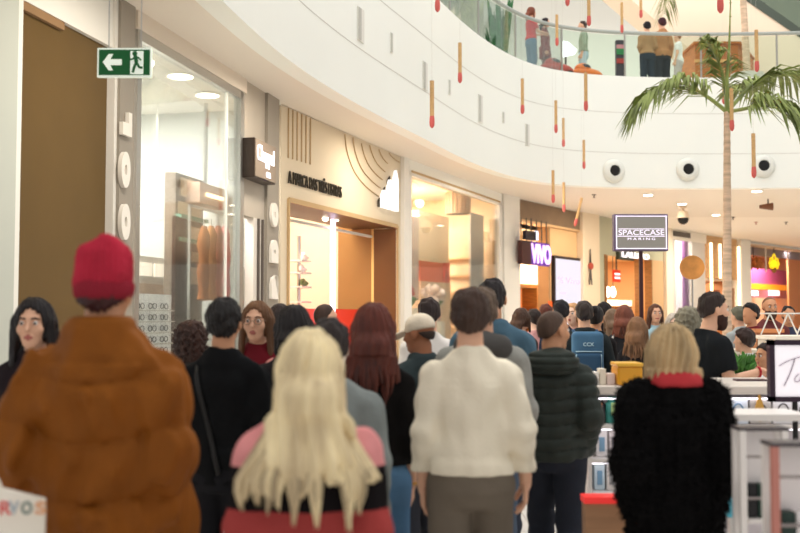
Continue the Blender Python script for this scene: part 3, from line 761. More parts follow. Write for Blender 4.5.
ls = thing('lit_shop_sign', 'white glowing word sign on a dark backing on the sage green fascia', 'sign', F5.P(pu(F5, 626, 255), F5.uz(626, 260)[1], 0.1))
b = MB(); F5.pbox(b, 619, 250.5, 634, 260, 0.0, 0.1); b.build('backing', mat('sign_green_dark', (60, 64, 48), 0.5), ls)
b = MB(); u0, z1 = F5.uz(622, 251, 0.12); u1, z0 = F5.uz(649, 260, 0.12); F5.text(b, 'LALUPO', u0, u1, z0, z1, 0.12, 0.02, bold=0.03); b.build('lettering', M_letter, ls)
rs = thing('hanging_sign', 'small red hanging sign inside the orange food shop', 'sign', F5.P(pu(F5, 617, 280, -0.3), F5.uz(617, 282, -0.3)[1], -0.3))
b = MB(); u0, u1, z0, z1 = F5.pbox(b, 614, 270, 620.5, 282, -0.36, -0.3); b.build('panel', mat('sign_red', (222, 60, 32), 0.5, emit=0.2), rs)
b = MB(); b.tube([F5.P((u0 + u1) / 2, z1, -0.33), F5.P((u0 + u1) / 2, 3.5, -0.33)], 0.025, 6); b.build('rod', M_dgrey, rs)
b = MB(); F5.box(b, u0 + 0.05, u1 - 0.05, z0 + 0.1, z0 + 0.16, -0.3, -0.29); F5.box(b, u0 + 0.05, u1 - 0.05, z0 + 0.22, z0 + 0.28, -0.3, -0.29); b.build('sign_stripes', M_letter, rs)
for k, (px, lb) in enumerate(((607.5, 'white glowing lantern at the left of the food shop entrance, nearer the sage wall'), (613, 'white glowing lantern at the left of the food shop entrance, nearer the red sign'))):
    o = thing('lantern', lb, 'lamp', F5.P(pu(F5, px, 290, -0.5), F5.uz(px, 297, -0.5)[1], -0.5), 'glowing lanterns in the food shop')
    u, z = F5.uz(px, 292, -0.5)
    b = MB(); b.sphere(F5.P(u, z, -0.5), (0.09, 0.09, 0.17), 12, 8); b.build('globe', M_lamp, o, smooth=True)
    b = MB(); b.tube([F5.P(u, z + 0.17, -0.5), F5.P(u, 3.5, -0.5)], 0.012, 6); b.build('cord', M_dgrey, o)
cn = thing('bakery_counter', 'lit white glass-fronted counter deep inside the orange food shop', 'counter', F5.P(pu(F5, 620, 300, -1), 0, -1))
b = MB(); u0, u1, z0, z1 = F5.pbox(b, 608, 300, 632, 306, -1.3, -1); b.build('lit_top', mat('counter_glow', (255, 236, 200), 0.5, emit=1.6), cn)
b = MB(); F5.box(b, u0, u1, 0, z0, -1.3, -1.02); b.build('body', wood_mat('counter_wood', (176, 110, 56)), cn)
# ================================================================== shop 6: purple window and slatted wood
M_purple = mat('purple_panel', (140, 78, 150), 0.45)
room(F6, 'purple', 0.05, pu(F6, 706), 3.0, mat('purple_in', (226, 220, 226), 0.5), M_tilein, M_white, power=260, d_in=-0.1)
z6 = 4.25
b = MB(); F6.box(b, 0, pu(F6, 706), z6, ZS, -0.1, 0.02); struct(b, 'trim_purple_head', M_ceil2)
b = MB(); F6.box(b, 0, pu(F6, 674), 0, z6, -0.1, 0.04); F6.box(b, pu(F6, 691), pu(F6, 694), 0, z6, -0.1, 0.04); F6.box(b, pu(F6, 694), pu(F6, 705), 0, z6, -0.1, 0.0)
struct(b, 'wall_purple_piers', mat('pier_grey', (212, 206, 200), 0.5))
wf = MB(); F6.box(wf, pu(F6, 674), pu(F6, 691), 0, 0.3, -0.06, 0.03); win = struct(wf, 'window_3', M_frame)
g = MB(); F6.box(g, pu(F6, 674), pu(F6, 691), 0.3, z6, -0.006, 0.006); g.build('glass', M_glass, win)
b = MB(); F6.pbox(b, 685, 238, 690, 330, -0.4, -0.3); tag(b.build('purple_panel', M_purple), 'upright purple panel behind the glass beside the wooden disc', 'panel')
b = MB(); F6.pbox(b, 674, 232, 690.5, 237, 0.03, 0.06); struct(b, 'trim_purple_lintel', M_dgrey)
# wood slats with warm strips
us0, us1 = pu(F6, 706), F6.L
room(F6, 'cafe', us0 + 0.1, F6.L - 0.1, 2.5, mat('cafe_brown', (170, 116, 76), 0.5), M_tilein, M_ceil2, power=90, zc=2.95, lcol=(1, 0.85, 0.65), d_in=-0.3)
zc6 = 3.0
b = MB(); F6.box(b, us0, us1, zc6, ZS, -0.3, -0.05); struct(b, 'wall_cafe_fascia', wood_mat('cafe_wood', (214, 172, 124), vary=0.15))
n = 26
for k in range(n):
    pass
b = MB()
for k in range(n):
    u = us0 + (us1 - us0) * (k + 0.5) / n; F6.box(b, u - 0.05, u + 0.05, zc6, 4.3, -0.05, 0.03)
struct(b, 'trim_cafe_slats', wood_mat('slat_wood', (206, 160, 112), vary=0.15))
for k, px in enumerate((709.5, 718.5, 737)):
    o = MB(); u = pu(F6, px); F6.box(o, u - 0.05, u + 0.05, 0.0 if k != 1 else zc6, 4.3, 0.03, 0.09)
    tag(o.build('light_strip', M_ledwarm), ('warm vertical light strip left of the palm trunk, nearest the grey pier', 'warm vertical light strip in the wood slats just left of the palm trunk', 'warm vertical light strip on the white pier right of the palm trunk')[k], 'light', 'warm light strips on the slatted front')
b = MB(); F6.pbox(b, 711, 290, 720, 306, -0.3, -0.25); F6.pbox(b, 711, 306, 720, 322, -0.3, -0.25); tag(b.build('menu_board', mat('menu_brown', (122, 62, 38), 0.5)), 'small dark brown menu board left of the palm trunk', 'board')  # menu board floats in the front
b = MB(); uq0, uq1, zq0, zq1 = F6.pbox(MB(), 730, 288, 735, 336, -0.04, -0.015); F6.box(b, uq0, uq1, 0, zq1, -0.04, -0.015); tag(b.build('brown_door', mat('door_brown', (140, 92, 60), 0.5)), 'narrow brown door leaf right of the palm trunk', 'door')
# ================================================================== shop 7: purple and yellow juice bar
b = MB(); F7.box(b, -0.15, 0.75, 0, ZS, -0.3, 0.1); struct(b, 'pillar_white_c', M_frame)
room(F7, 'juice', 0.6, F7.L + 6.0, 3.4, mat('juice_salmon', (228, 178, 142), 0.5), M_tilein, mat('juice_ceiling', (220, 190, 160), 0.5), power=330, zc=4.45, lcol=(1, 0.88, 0.78), d_in=-0.1)
def wallpanel(y0, y1, x0, x1, d, nm, m):
    b = MB(); F7.pbox(b, x0, y0, x1, y1, d - 0.08, d); struct(b, nm, m)
wallpanel(269, 284, 742, 787, -2.2, 'wall_juice_purple', mat('juice_purple', (176, 92, 150), 0.5))
wallpanel(284, 289.5, 742, 787, -2.1, 'trim_juice_yellow', mat('juice_yellow', (250, 176, 48), 0.5, emit=0.25))
wallpanel(289.5, 298, 742, 787, -2.3, 'wall_juice_mauve', mat('juice_mauve', (206, 150, 170), 0.5))
wallpanel(298, 340, 742, 787, -2.2, 'wall_juice_counter', mat('juice_cream', (246, 214, 178), 0.5))
wallpanel(255, 345, 789, 812, -1.0, 'wall_juice_orange', mat('juice_orange', (222, 146, 96), 0.5))
wallpanel(249, 257, 742, 800, -0.6, 'trim_juice_beam', mat('juice_beam', (140, 130, 140), 0.5))
for k, (px, lb) in enumerate(((753.5, 'oblong white lit panel in the juice bar, left of the pair'), (774.5, 'oblong white lit panel in the juice bar, right of the pair'))):
    b = MB(); F7.pbox(b, px - 5, 290.5, px + 5, 295.5, -2.1, -2.05); tag(b.build('menu_light', mat('panel_white_lit', (255, 250, 255), 0.5, emit=1.2)), lb, 'light', 'lit panels in the juice bar')
# yellow neon flower
nf = thing('neon_emblem', 'bright yellow flower shaped neon emblem hanging in the juice bar', 'sign', F7.P(pu(F7, 773, 262, -0.2), F7.uz(773, 273, -0.2)[1], -0.2))
Mneon = mat('neon_yellow', (255, 222, 30), 0.5, emit=0.8)
u, z = F7.uz(774, 261, -0.2); k7 = (F7.uz(774, 251, -0.2)[1] - z) / 10; ku7 = (F7.uz(779, 261, -0.2)[0] - F7.uz(769, 261, -0.2)[0]) / 10
b = MB(); b.sphere(F7.P(u, z - 9 * k7, -0.2), (2.6 * k7, 1.2 * k7, 3 * k7), 12, 8); b.build('stem_bud', mat('neon_base', (150, 110, 50), 0.5), nf, smooth=True)
for i, (a, l) in enumerate(((90, 12), (60, 9), (120, 9), (28, 7), (152, 7), (-10, 5), (190, 5), (75, 6), (105, 6))):
    a = math.radians(a); pts = []
    for j in range(13):
        t = j / 12; w = 1.9 * math.sin(t * 2 * PI); r = l * (0.5 - 0.5 * math.cos(t * 2 * PI))
        pts.append(F7.P(u + (r * math.cos(a) - w * math.sin(a)) * ku7 * 0.8, z + (-5 + r * math.sin(a) + w * math.cos(a)) * k7, -0.2))
    b = MB(); b.tube(pts, 0.62 * k7, 6); b.build('petal_tube', Mneon, nf, smooth=True)
b = MB(); b.tube([F7.P(u, z + 7 * k7, -0.2), F7.P(u, 4.45, -0.2)], 0.02, 6); b.build('cord', M_dgrey, nf)
# hanging dried plant
hp = thing('hanging_plant', 'bushy reddish brown hanging plant in the juice bar left of the yellow neon', 'plant', F7.P(pu(F7, 753.5, 264, -0.4), F7.uz(753.5, 278, -0.4)[1], -0.4))
u, z = F7.uz(753.5, 264, -0.4); k7 = F7.uz(752, 254, -0.4)[1] - z; ku7 = F7.uz(757, 264, -0.4)[0] - F7.uz(747, 264, -0.4)[0]
b = MB()
for k in range(240):
    a = random.random() * 6.28; e = random.uniform(-1.2, 0.9); L = random.uniform(.6, 1.2)
    p = F7.P(u, z + 0.1, -0.4); q = p + (F7.u * math.cos(a) * math.cos(e) * ku7 + F7.n * math.sin(a) * math.cos(e) * 0.3 + Vector((0, 0, math.sin(e) * 0.75 * k7))) * L * 0.85
    b.tube([p.lerp(q, 0.3), p.lerp(q, 0.75), q - Vector((0, 0, 0.1))], [0.02, 0.045, 0.005], 4)
b.build('leaves', mat('dried_leaf', (190, 116, 60), 0.7, vary=0.4, vscale=3), hp)
b = MB(); b.lathe([(0.12, 0), (0.2, 0.2)], F7.P(u, z - 0.05, -0.4), 12); b.build('basket', mat('basket_brown', (110, 64, 36), 0.7), hp)
b = MB(); b.tube([F7.P(u, z + 0.1, -0.4), F7.P(u, 4.45, -0.4)], 0.015, 6); b.build('cord', M_dgrey, hp)
for px, lb in ((766, 'white hanging rod at the head of the juice bar, left of the yellow neon'), (788, 'white hanging rod at the head of the juice bar, right of the yellow neon')):
    b = MB(); u, z = F7.uz(px, 272 if px < 770 else 265, -0.3); b.tube([F7.P(u, z, -0.3), F7.P(u, 4.45, -0.3)], 0.03, 6); tag(b.build('hanging_rod', M_frame), lb, 'rod')
# ================================================================== exit sign
ex = thing('exit_sign', 'green hanging exit sign with white arrow and running figure, by the brown wall', 'sign', atY(124, 77, 6.4))
Mg = mat('exit_green', (0, 92, 40), 0.4, emit=0.05); Mw = mat('exit_white', (232, 240, 226), 0.5, emit=0.35)
P0 = atY(97, 77, 6.4); P1 = atY(151, 77, 6.4); W = P1.x - P0.x; H = atY(124, 48, 6.4).z - P0.z
T = Matrix(((1, 0, 0, P0.x), (0, 0, -1, 6.4), (0, 1, 0, P0.z), (0, 0, 0, 1)))
b = MB(); b.box((0, 0, -0.03), (W, H, 0), T); b.build('casing', Mw, ex)
b = MB(); b.box((0.012, 0.012, 0), (W - 0.008, H - 0.012, 0.006), T); b.build('face', Mg, ex)
b = MB(); b.prism([(0.11 * W, 0.5 * H), (0.22 * W, 0.78 * H), (0.30 * W, 0.78 * H), (0.25 * W, 0.6 * H), (0.46 * W, 0.6 * H), (0.46 * W, 0.4 * H), (0.25 * W, 0.4 * H), (0.30 * W, 0.22 * H), (0.22 * W, 0.22 * H)], 0.006, 0.01, T); b.build('arrow', Mw, ex)
b = MB(); b.box((0.62 * W, 0.09 * H, 0.006), (0.86 * W, 0.88 * H, 0.01), T); b.build('doorway_symbol', Mw, ex)
b = MB()
q = lambda x, y: T @ Vector((x * W, y * H, 0.012))
b.sphere((0.705 * W, 0.79 * H, 0.012), (0.017, 0.017, 0.004), 12, 6, T)
for pts, r in (([(0.72, 0.7), (0.735, 0.5)], 0.014), ([(0.735, 0.5), (0.79, 0.32), (0.85, 0.3)], 0.009), ([(0.735, 0.5), (0.70, 0.34), (0.67, 0.14)], 0.009), ([(0.72, 0.68), (0.66, 0.6), (0.60, 0.58)], 0.006), ([(0.72, 0.68), (0.78, 0.64), (0.82, 0.56)], 0.006)):
    b.tube([q(*p) for p in pts], r, 6)
b.build('running_figure', Mg, ex)
b = MB()
for x in (0.2, 0.8): b.tube([T @ Vector((x * W, H, -0.015)), Vector((P0.x + x * W, 6.4, ZS))], 0.004, 5)
b.build('hanging_wires', M_metal, ex)
# ================================================================== upper balustrade
def edge_pts(y0, x1):
    return [p for p in EDGE if p[1] >= y0 and p[0] <= x1]
E2 = [p for p in EDGE if p[1] > 13 and p[0] < 13]
def offs(line, d):
    out = []
    for i, p in enumerate(line):
        a = Vector(line[max(i - 1, 0)]); c = Vector(line[min(i + 1, len(line) - 1)]); t = (c - a).normalized()
        out.append((p[0] - t.y * d, p[1] + t.x * d))
    return out
EB = offs(E2, 0.12)
bl = thing('balustrade', 'curved glass balustrade with metal handrail along the upper balcony edge', 'balustrade', (EB[len(EB) // 2][0], EB[len(EB) // 2][1], ZT))
b = MB(); ribbon(b, EB, ZT - 0.02, ZT + 1.0, 0.015); b.build('glass', M_glass2, bl)
b = MB(); b.tube([(x, y, ZT + 1.06) for x, y in EB], 0.045, 8); b.build('handrail', mat('rail_grey', (176, 180, 174), 0.35, metal=0.3), bl, smooth=True)
acc = 0; last = EB[0]
for i, p in enumerate(EB):
    acc += math.dist(p, last); last = p
    if acc > 1.6:
        acc = 0
        b = MB(); b.tube([(p[0], p[1], ZT - 0.02), (p[0], p[1], ZT + 1.06)], 0.022, 6); b.build('post', M_metal, bl)
# wall slots and lit jets on the fascia
def fascia_hit(px, py):
    """point of the fascia surface seen at a pixel (plan line intersection) with outward normal"""
    k = (px - 400) / F
    r = ray(px, py)
    for (x0, y0), (x1, y1) in zip(EDGE[:-1], EDGE[1:]):
        kk = r.x / r.y
        den = (x1 - x0) - kk * (y1 - y0)
        if abs(den) < 1e-9: continue
        t = (kk * y0 - x0) / den
        if 0 <= t <= 1:
            Y = y0 + (y1 - y0) * t
            tt = Vector((x1 - x0, y1 - y0, 0)).normalized()
            return Vector((x0 + (x1 - x0) * t, Y, CAMZ + r.z * Y / r.y)), Vector((tt.y, -tt.x, 0)), tt
slots = [(360, 8, 42, 5, 'largest and topmost'), (391, 33, 53, 1.8, 'slim'), (424.5, 62, 90, 4, ''), (449, 80, 95, 1.5, 'slim'), (480, 95, 123, 4, ''), (503, 112, 123, 1.5, 'slim'), (527, 124, 146, 3.2, '')]
words = ['grey slot vent highest on the white balcony front, at its near end', 'slim grey slot vent, second along the balcony front from the near end', 'grey slot vent third along the balcony front, left of the near match pendants', 'faint slim slot vent, fourth along the balcony front', 'grey slot vent fifth along the balcony front, midway up', 'faint slim slot vent, sixth along the balcony front, toward the corner', 'grey slot vent farthest along the balcony front, at the rounded corner']
for (px, y0, y1, w, _), lb in zip(slots, words):
    P, n, t = fascia_hit(px, (y0 + y1) / 2); sc = P.y / F
    hh = (y1 - y0) * sc / 2; ww = w * P.y / F / max(0.3, abs(t.x) + 0.25)
    Mx = Matrix(((t.x, 0, n.x, P.x), (t.y, 0, n.y, P.y), (0, 1, 0, P.z), (0, 0, 0, 1)))
    vt = thing('slot_vent', lb, 'vent', P - Vector((0, 0, hh)), 'slot vents on the balcony front')
    b = MB(); b.box((-ww, -hh, 0.0), (ww, hh, 0.02), Mx); b.build('cover', mat('slot_lightgrey', (222, 220, 212), 0.4), vt)
    b = MB(); b.box((-ww * 0.9, -hh * 0.95, 0.02), (-ww * 0.1, hh * 0.95, 0.03), Mx); b.build('slot', mat('slot_grey', (186, 184, 176), 0.5), vt)
for px, py, lb in ((613.5, 171, 'round white air nozzle with black throat, left of the palm and farthest from it'), (687.5, 169.5, 'round white air nozzle with black throat, just left of the palm trunk'), (763, 166, 'round white air nozzle with black throat, right of the palm trunk')):
    P, n, t = fascia_hit(px, py)
    Mx = Matrix(((t.x, 0, n.x, P.x), (t.y, 0, n.y, P.y), (0, 1, 0, P.z), (0, 0, 0, 1)))
    P = P + n * 0.012; Mx = Matrix(((t.x, 0, n.x, P.x), (t.y, 0, n.y, P.y), (0, 1, 0, P.z), (0, 0, 0, 1)))
    nz = thing('air_nozzle', lb, 'air vent', P, 'air nozzles on the balcony front')
    b = MB(); b.lathe([(0.27, 0), (0.27, 0.03), (0.2, 0.09), (0.13, 0.09), (0.12, 0.0)], n=28, M=Mx); b.build('ring', mat('nozzle_white', (226, 226, 218), 0.35), nz, smooth=True)
    b = MB(); b.sphere((0, 0, 0.05), (0.125, 0.125, 0.06), 20, 8, Mx); b.build('throat', M_black, nz, smooth=True)
# ================================================================== match pendants
Mstick = wood_mat('match_wood', (204, 164, 112), 0.6, 4, (1, 1, 6), 0.15)
Mtip = mat('match_red', (212, 100, 94), 0.6)
Mwire = mat('wire_grey', (196, 190, 180), 0.4)
LEN = 0.64
matches = [(460, 42, 83, 0), (432, 80, 128, 0), (522.5, 78, 114, 0), (556, 100, 133, 0), (563.5, 118, 147, 0), (586, 72, 111, 0), (584, 143, 169, 0), (553.2, 170, 203, 0), (564, 182, 212, 0), (575, 202, 226, -14),
           (437.5, -36, 12, 0), (589, -14, 26, 0), (557, 14, 46, 0), (622, 4, 33, 0), (641, -10, 18, 0), (720.5, -48, 13, 0), (757, 29, 72, 0), (754, 133, 178, 0), (732, 88, 131, 0), (729, 178, 209, 0), (567.5, -36, 6, 0), (724, 68, 104, 0)]
proto = None
for i, (px, y0, y1, tilt) in enumerate(matches):
    Y = LEN * F / (y1 - y0)
    Y = min(Y, 21.8)
    if px > 600: Y = min(Y, 20.5)
    P = atY(px, y1, Y)
    if proto is None:
        proto = thing('match_pendant', 'thin wooden match with a red tip hanging on a wire in the atrium', 'pendant ornament', P, 'matches hanging in the atrium')
        b = MB(); b.tube([P + Vector((0, 0, 0.14)), P + Vector((0, 0, LEN))], [0.029, 0.029], 8); b.build('stick', Mstick, proto)
        b = MB(); b.lathe([(0.012, 0), (0.032, 0.03), (0.036, 0.08), (0.033, 0.13), (0.0295, 0.16)], P, 12); b.build('red_tip', Mtip, proto, smooth=True)
        b = MB(); b.tube([P + Vector((0, 0, LEN)), P + Vector((0, 0, LEN + 9.0))], 0.0012, 4); b.build('wire', Mwire, proto)
        o = proto
    else:
        o = copy_tree(proto); o.location = P
    if tilt:
        o.rotation_euler = (0, math.radians(-tilt), 0); o['label'] = 'match pendant hanging tilted above the brown phone shop fascia'; del o['group']
        for ch in o.children:
            if ch.name.startswith('wire'): ch.rotation_euler = (0, math.radians(tilt), 0); ch.location = Vector((0, 0, LEN)) - Matrix.Rotation(math.radians(tilt), 3, 'Y') @ Vector((0, 0, LEN))
# ================================================================== soffit fittings
for px, py, lb in ((648, 194.5, 'round lit downlight in the beige soffit, left one, above the grey sign'), (682, 203.5, 'round lit downlight in the beige soffit just above the dome camera'), (757, 190.5, 'round lit downlight in the beige soffit right of the palm trunk'), (716, 214.5, 'round lit downlight at the far edge of the beige soffit near the palm trunk')):
    disc_lamp(atZ(px, py, ZS), 0.13, lb, group='soffit downlights')
dc = thing('ceiling_camera', 'white dome camera with black lens hanging under the soffit', 'camera', atZ(683, 206, ZS))
P = atZ(683, 206, ZS); s = P.y / F
b = MB(); b.lathe([(0.1, 0), (0.1, -0.05), (0.03, -0.06), (0.03, -0.12), (0.13, -0.16), (0.16, -0.28), (0.15, -0.33)], P, 20); b.build('housing', mat('camera_beige', (222, 200, 176), 0.4), dc, smooth=True)
b = MB(); b.sphere(P + Vector((0, 0, -0.35)), (0.15, 0.15, 0.16), 20, 10); b.build('lens_dome', M_black, dc, smooth=True)
for px, py, c, lb in ((594, 194.5, M_dgrey, 'small dark sprinkler in the soffit left of the grey sign'), (733, 217, M_dgrey, 'small dark sprinkler in the far ceiling beside the palm trunk'), (756, 222, mat('sprinkler_red', (176, 110, 96), 0.5), 'small sprinkler in the far white ceiling, middle one'), (786, 222, M_dgrey, 'small sprinkler in the far white ceiling at the right')):
    P = atZ(px, py, ZS)
    o = thing('ceiling_sprinkler', lb, 'sprinkler', P, None)
    b = MB(); b.lathe([(0.06, 0), (0.06, -0.015), (0.015, -0.02), (0.015, -0.07), (0.045, -0.08)], P, 14); b.build('body', c, o)
P = atZ(768, 199, ZS)
o = thing('ceiling_projector', 'small brown spotlight projecting from the soffit right of the palm', 'spotlight', P)
b = MB(); b.tube([P, P + Vector((0, 0, -0.18))], 0.02, 6); b.build('bracket', M_dgrey, o)
b = MB(); b.tube([P + Vector((-0.22, 0, -0.2)), P + Vector((0.1, -0.05, -0.2))], [0.05, 0.1], 12); b.build('lamp_head', mat('projector_brown', (120, 76, 50), 0.5), o)
# ================================================================== palm trees
Mtrunk = mat('palm_trunk', (212, 184, 158), 0.8, vary=0.25, vscale=3, stretch=(1, 1, 6), bump=0.4, bscale=8)
Mfr = mat('palm_leaf', (128, 140, 76), 0.45, vary=0.45, vscale=3.5)
def palm(label, base, top, r0, r1, fronds, trunk_bend=0.0):
    t = thing('palm_tree', label, 'palm', base)
    n = 26; pts = []; rad = []
    for i in range(n * 2):
        q = i / (n * 2 - 1)
        pts.append(base.lerp(top, q) + Vector((trunk_bend * math.sin(q * PI), 0, 0)))
        rad.append((r0 + (r1 - r0) * q) * (1.0 if i % 2 else 0.93))
    b = MB(); b.tube(pts, rad, 14); b.build('trunk', Mtrunk, t, smooth=True)
    for fi, f in enumerate(fronds):
        ctrl, ll, dens = f
        cv = catmull(ctrl, 10)
        m = len(cv)
        b = MB(); b.tube(cv, [0.035 * (1 - 0.85 * i / (m - 1)) for i in range(m)], 6)
        N = dens
        total = m - 1
        for i in range(N):
            q = 0.24 + 0.76 * i / N
            x = q * total; k = min(int(x), m - 2); p = cv[k].lerp(cv[k + 1], x - k); tg = (cv[k + 1] - cv[k]).normalized()
            side = tg.cross(Vector((0, 0, 1)));
            if side.length < 0.3: side = Vector((1, 0.2, 0))
            side.normalize(); upv = side.cross(tg)
            L = ll * (0.45 + 0.75 * math.sin(PI * min(1, q * 0.85 + 0.1))) * random.uniform(0.8, 1.1)
            for s in (-1, 1):
                d = (side * s * random.uniform(0.55, 0.9) + tg * random.uniform(0.5, 0.8) + upv * random.uniform(0.0, 0.35) + Vector((0, 0, -0.25))).normalized()
                p1 = p + d * L * 0.5; p2 = p + d * L * 0.95 + Vector((0, 0, -L * random.uniform(0.3, 0.5)))
                w = d.cross(Vector((random.uniform(-.4, .4), random.uniform(-.4, .4), 1))).normalized() * 0.022
                c = d.cross(w).normalized() * 0.006
                b.add([p - w * 0.4, p + w * 0.4, p1 + w, p1 - w, p2, p + c, p1 + c * 2], [(0, 5, 6, 3), (5, 1, 2, 6), (3, 6, 4), (6, 2, 4), (1, 0, 3, 2), (2, 3, 4)])
        b.build('frond', Mfr, t)
    return t
Yp = 15.5
pp = lambda px, py, dy=0.0: atY(px, py, Yp + dy)
base = Vector((pp(726, 300).x, Yp, 0.0)); topp = pp(727, 112)
base.z = 0.55
palm('tall slender palm tree with arching fronds in front of the white balcony', base, topp, 0.085, 0.05, [
    ([topp, pp(706, 96, -.1), pp(680, 83, -.2), pp(655, 90, -.3), pp(637, 108, -.3)], 0.72, 84),
    ([topp, pp(745, 92, .2), pp(762, 78, .3), pp(790, 74, .5), pp(830, 92, .5)], 0.72, 84),
    ([topp, pp(748, 108, -.3), pp(768, 101, -.5), pp(793, 116, -.7), pp(812, 150, -.8)], 0.72, 84),
    ([topp, pp(725, 88, .1), pp(720, 66, .1), pp(713, 50, .1), pp(706, 40, .1)], 0.46, 60),
    ([topp, pp(733, 96, .9), pp(742, 84, 1.4), pp(752, 86, 2.0), pp(760, 100, 2.3)], 0.5, 36),
    ([topp, pp(727, 80), pp(729, 50), pp(730, 20), pp(731, -20)], 0.03, 10)])
po = thing('planter', 'round pale planter holding the tall palm tree behind the kiosk', 'planter', (base.x, Yp, 0))
b = MB(); b.lathe([(0.4, 0), (0.55, 0.5), (0.55, 0.6), (0.5, 0.6), (0.48, 0.52)], (base.x, Yp, 0), 28); b.build('pot', mat('planter_grey', (206, 200, 190), 0.5), po, smooth=True)
b = MB(); b.lathe([(0.48, 0.50), (0.48, 0.54)], (base.x, Yp, 0), 20); b.build('soil', mat('soil', (62, 44, 30), 0.9), po)
# palm on the upper floor (crown above the frame)
Yq = 25.2
qq = lambda px, py, dy=0.0: atY(px, py, Yq + dy)
qb = Vector((qq(747, 60).x, Yq, ZT + 0.55)); qt = qq(741, -40)
Mfr2 = Mfr
palm('blurred upper floor palm with green trunk, its crown above the picture edge', qb, qt, 0.10, 0.07, [
    ([qt, qq(715, -58), qq(690, -48), qq(672, -20), qq(664, 14)], 0.7, 40),
    ([qt, qq(760, -60), qq(785, -52), qq(805, -25), qq(815, 0)], 0.7, 40)])
po = thing('planter', 'pale planter of the upper floor palm behind the balustrade', 'planter', (qb.x, Yq, ZT - 0.02))
b = MB(); b.lathe([(0.34, 0), (0.42, 0.6), (0.38, 0.6), (0.36, 0.55)], (qb.x, Yq, ZT - 0.02), 20); b.build('pot', mat('planter_grey', (206, 200, 190), 0.5), po, smooth=True)
# ================================================================== upper floor: escalator, kiosk, cars, lit signs
es = thing('escalator', 'beige underside of an escalator with dark glass sides above the upper floor', 'escalator', atY(760, 60, 28.5))
YE = 28.5
def yz(px, py): p = atY(px, py, YE); return (p.x, p.z)
TE = Matrix(((1, 0, 0, 0), (0, 0, -1, 0), (0, 1, 0, 0), (0, 0, 0, 1)))
poly = [yz(560, -60), yz(722, 76), yz(880, 92), yz(742, -2), yz(664, -60)]
b = MB(); b.prism(poly, -YE - 1.5, -YE, TE); b.build('truss', mat('escalator_beige', (222, 204, 182), 0.5), es)
b = MB(); b.prism([yz(664, -60), yz(742, -2), yz(880, 92), yz(880, 84), yz(742, -12), yz(664, -70)], -YE - 0.1, -YE + 0.03, TE); b.build('skirt', mat('escalator_skirt', (70, 78, 70), 0.4), es)
b = MB(); b.prism([yz(664, -70), yz(742, -12), yz(880, 84), yz(880, 44), yz(742, -60), yz(700, -90)], -YE - 0.04, -YE - 0.02, TE); b.build('glass', glass_mat('escalator_glass', (196, 206, 196), 1.0), es)
b = MB(); b.tube([(yz(742, -60)[0], YE, yz(742, -60)[1]), (yz(880, 44)[0], YE, yz(880, 44)[1])], 0.05, 8); b.build('handrail', M_black, es)
b = MB(); b.prism([yz(742, -14), yz(880, 82), yz(880, 60), yz(742, -36)], -YE - 1.4, -YE - 1.3, TE); b.build('far_panel', mat('escalator_dark', (96, 104, 92), 0.4), es)
wk = thing('wooden_kiosk', 'brown wooden kiosk counter on the upper floor behind the palm spear', 'kiosk', atY(722, 70, 26.2))
P0 = atY(695, 44, 26.2); P1 = atY(738, 44, 26.2); P2 = atY(756, 50, 27.6)
zt_ = P0.z
b = MB(); b.prism([(P0.x, 26.2), (P1.x, 26.2), (P2.x, 27.8), (P0.x, 27.8)], ZT - 0.02, zt_); b.build('body', wood_mat('kiosk_wood', (176, 106, 52), 0.5), wk)
b = MB(); b.box((P0.x - 0.02, 26.15, zt_ - 0.5), (P1.x + 0.02, 26.2, zt_ - 0.42)); b.build('ledge', wood_mat('kiosk_wood_light', (214, 164, 104)), wk)
b = MB(); b.prism([(P0.x - 0.05, 26.12), (P1.x + 0.05, 26.12), (P2.x + 0.05, 27.85), (P0.x - 0.05, 27.85)], zt_, zt_ + 0.05); b.build('top', wood_mat('kiosk_wood', (176, 106, 52), 0.5), wk)
def toy_car(px, Y, c1, label):
    P = atY(px, 60, Y); P.z = ZT - 0.02
    t = thing('ride_on_car', label, 'toy car', P, None)
    T = Matrix.Translation(P) @ Matrix.Rotation(0.4, 4, 'Z') @ Matrix.Scale(0.62, 4)
    b = MB(); b.sphere((0, 0, 0.42), (0.75, 0.36, 0.26), 20, 10, T); b.sphere((-0.15, 0, 0.62), (0.36, 0.28, 0.24), 16, 8, T); b.build('body', mat('car_' + str(c1), c1, 0.35, coat=0.5), t, smooth=True)
    b = MB(); b.sphere((-0.13, 0, 0.68), (0.3, 0.29, 0.16), 14, 8, T); b.build('windscreen', mat('car_screen', (60, 66, 76), 0.2), t, smooth=True)
    for sx in (-0.42, 0.42):
        for sy in (-0.3, 0.3):
            b = MB(); b.tube([T @ Vector((sx, sy - 0.06, 0.18)), T @ Vector((sx, sy + 0.06, 0.18))], 0.11, 14); b.build('wheel', M_black, t)
toy_car(556, 23.35, (206, 62, 48), 'red ride-on toy car at the balustrade corner of the upper floor')
toy_car(586, 23.85, (240, 120, 40), 'orange ride-on toy car next to the lit arrow sign on the upper floor')
sg = thing('lit_arrow_sign', 'white lit triangular sign standing on the upper floor between the shoppers', 'sign', atY(570, 62, 24.9))
P = atY(563, 57, 24.9); k = 24.9 / F
b = MB(); b.prism([(0, 0), (0, 16 * k), (5 * k, 15 * k), (14 * k, 7 * k), (12 * k, 3 * k)], -0.05, 0.05, Matrix(((1, 0, 0, P.x), (0, 0, -1, P.y), (0, 1, 0, P.z), (0, 0, 0, 1)))); b.build('lit_face', mat('sign_blue_white', (246, 246, 255), 0.5, emit=1.4), sg)
b = MB(); b.tube([(P.x + 3 * k, P.y + 0.06, ZT - 0.02), (P.x + 3 * k, P.y + 0.06, P.z + 0.1)], 0.03, 6); b.build('stand', M_dgrey, sg)
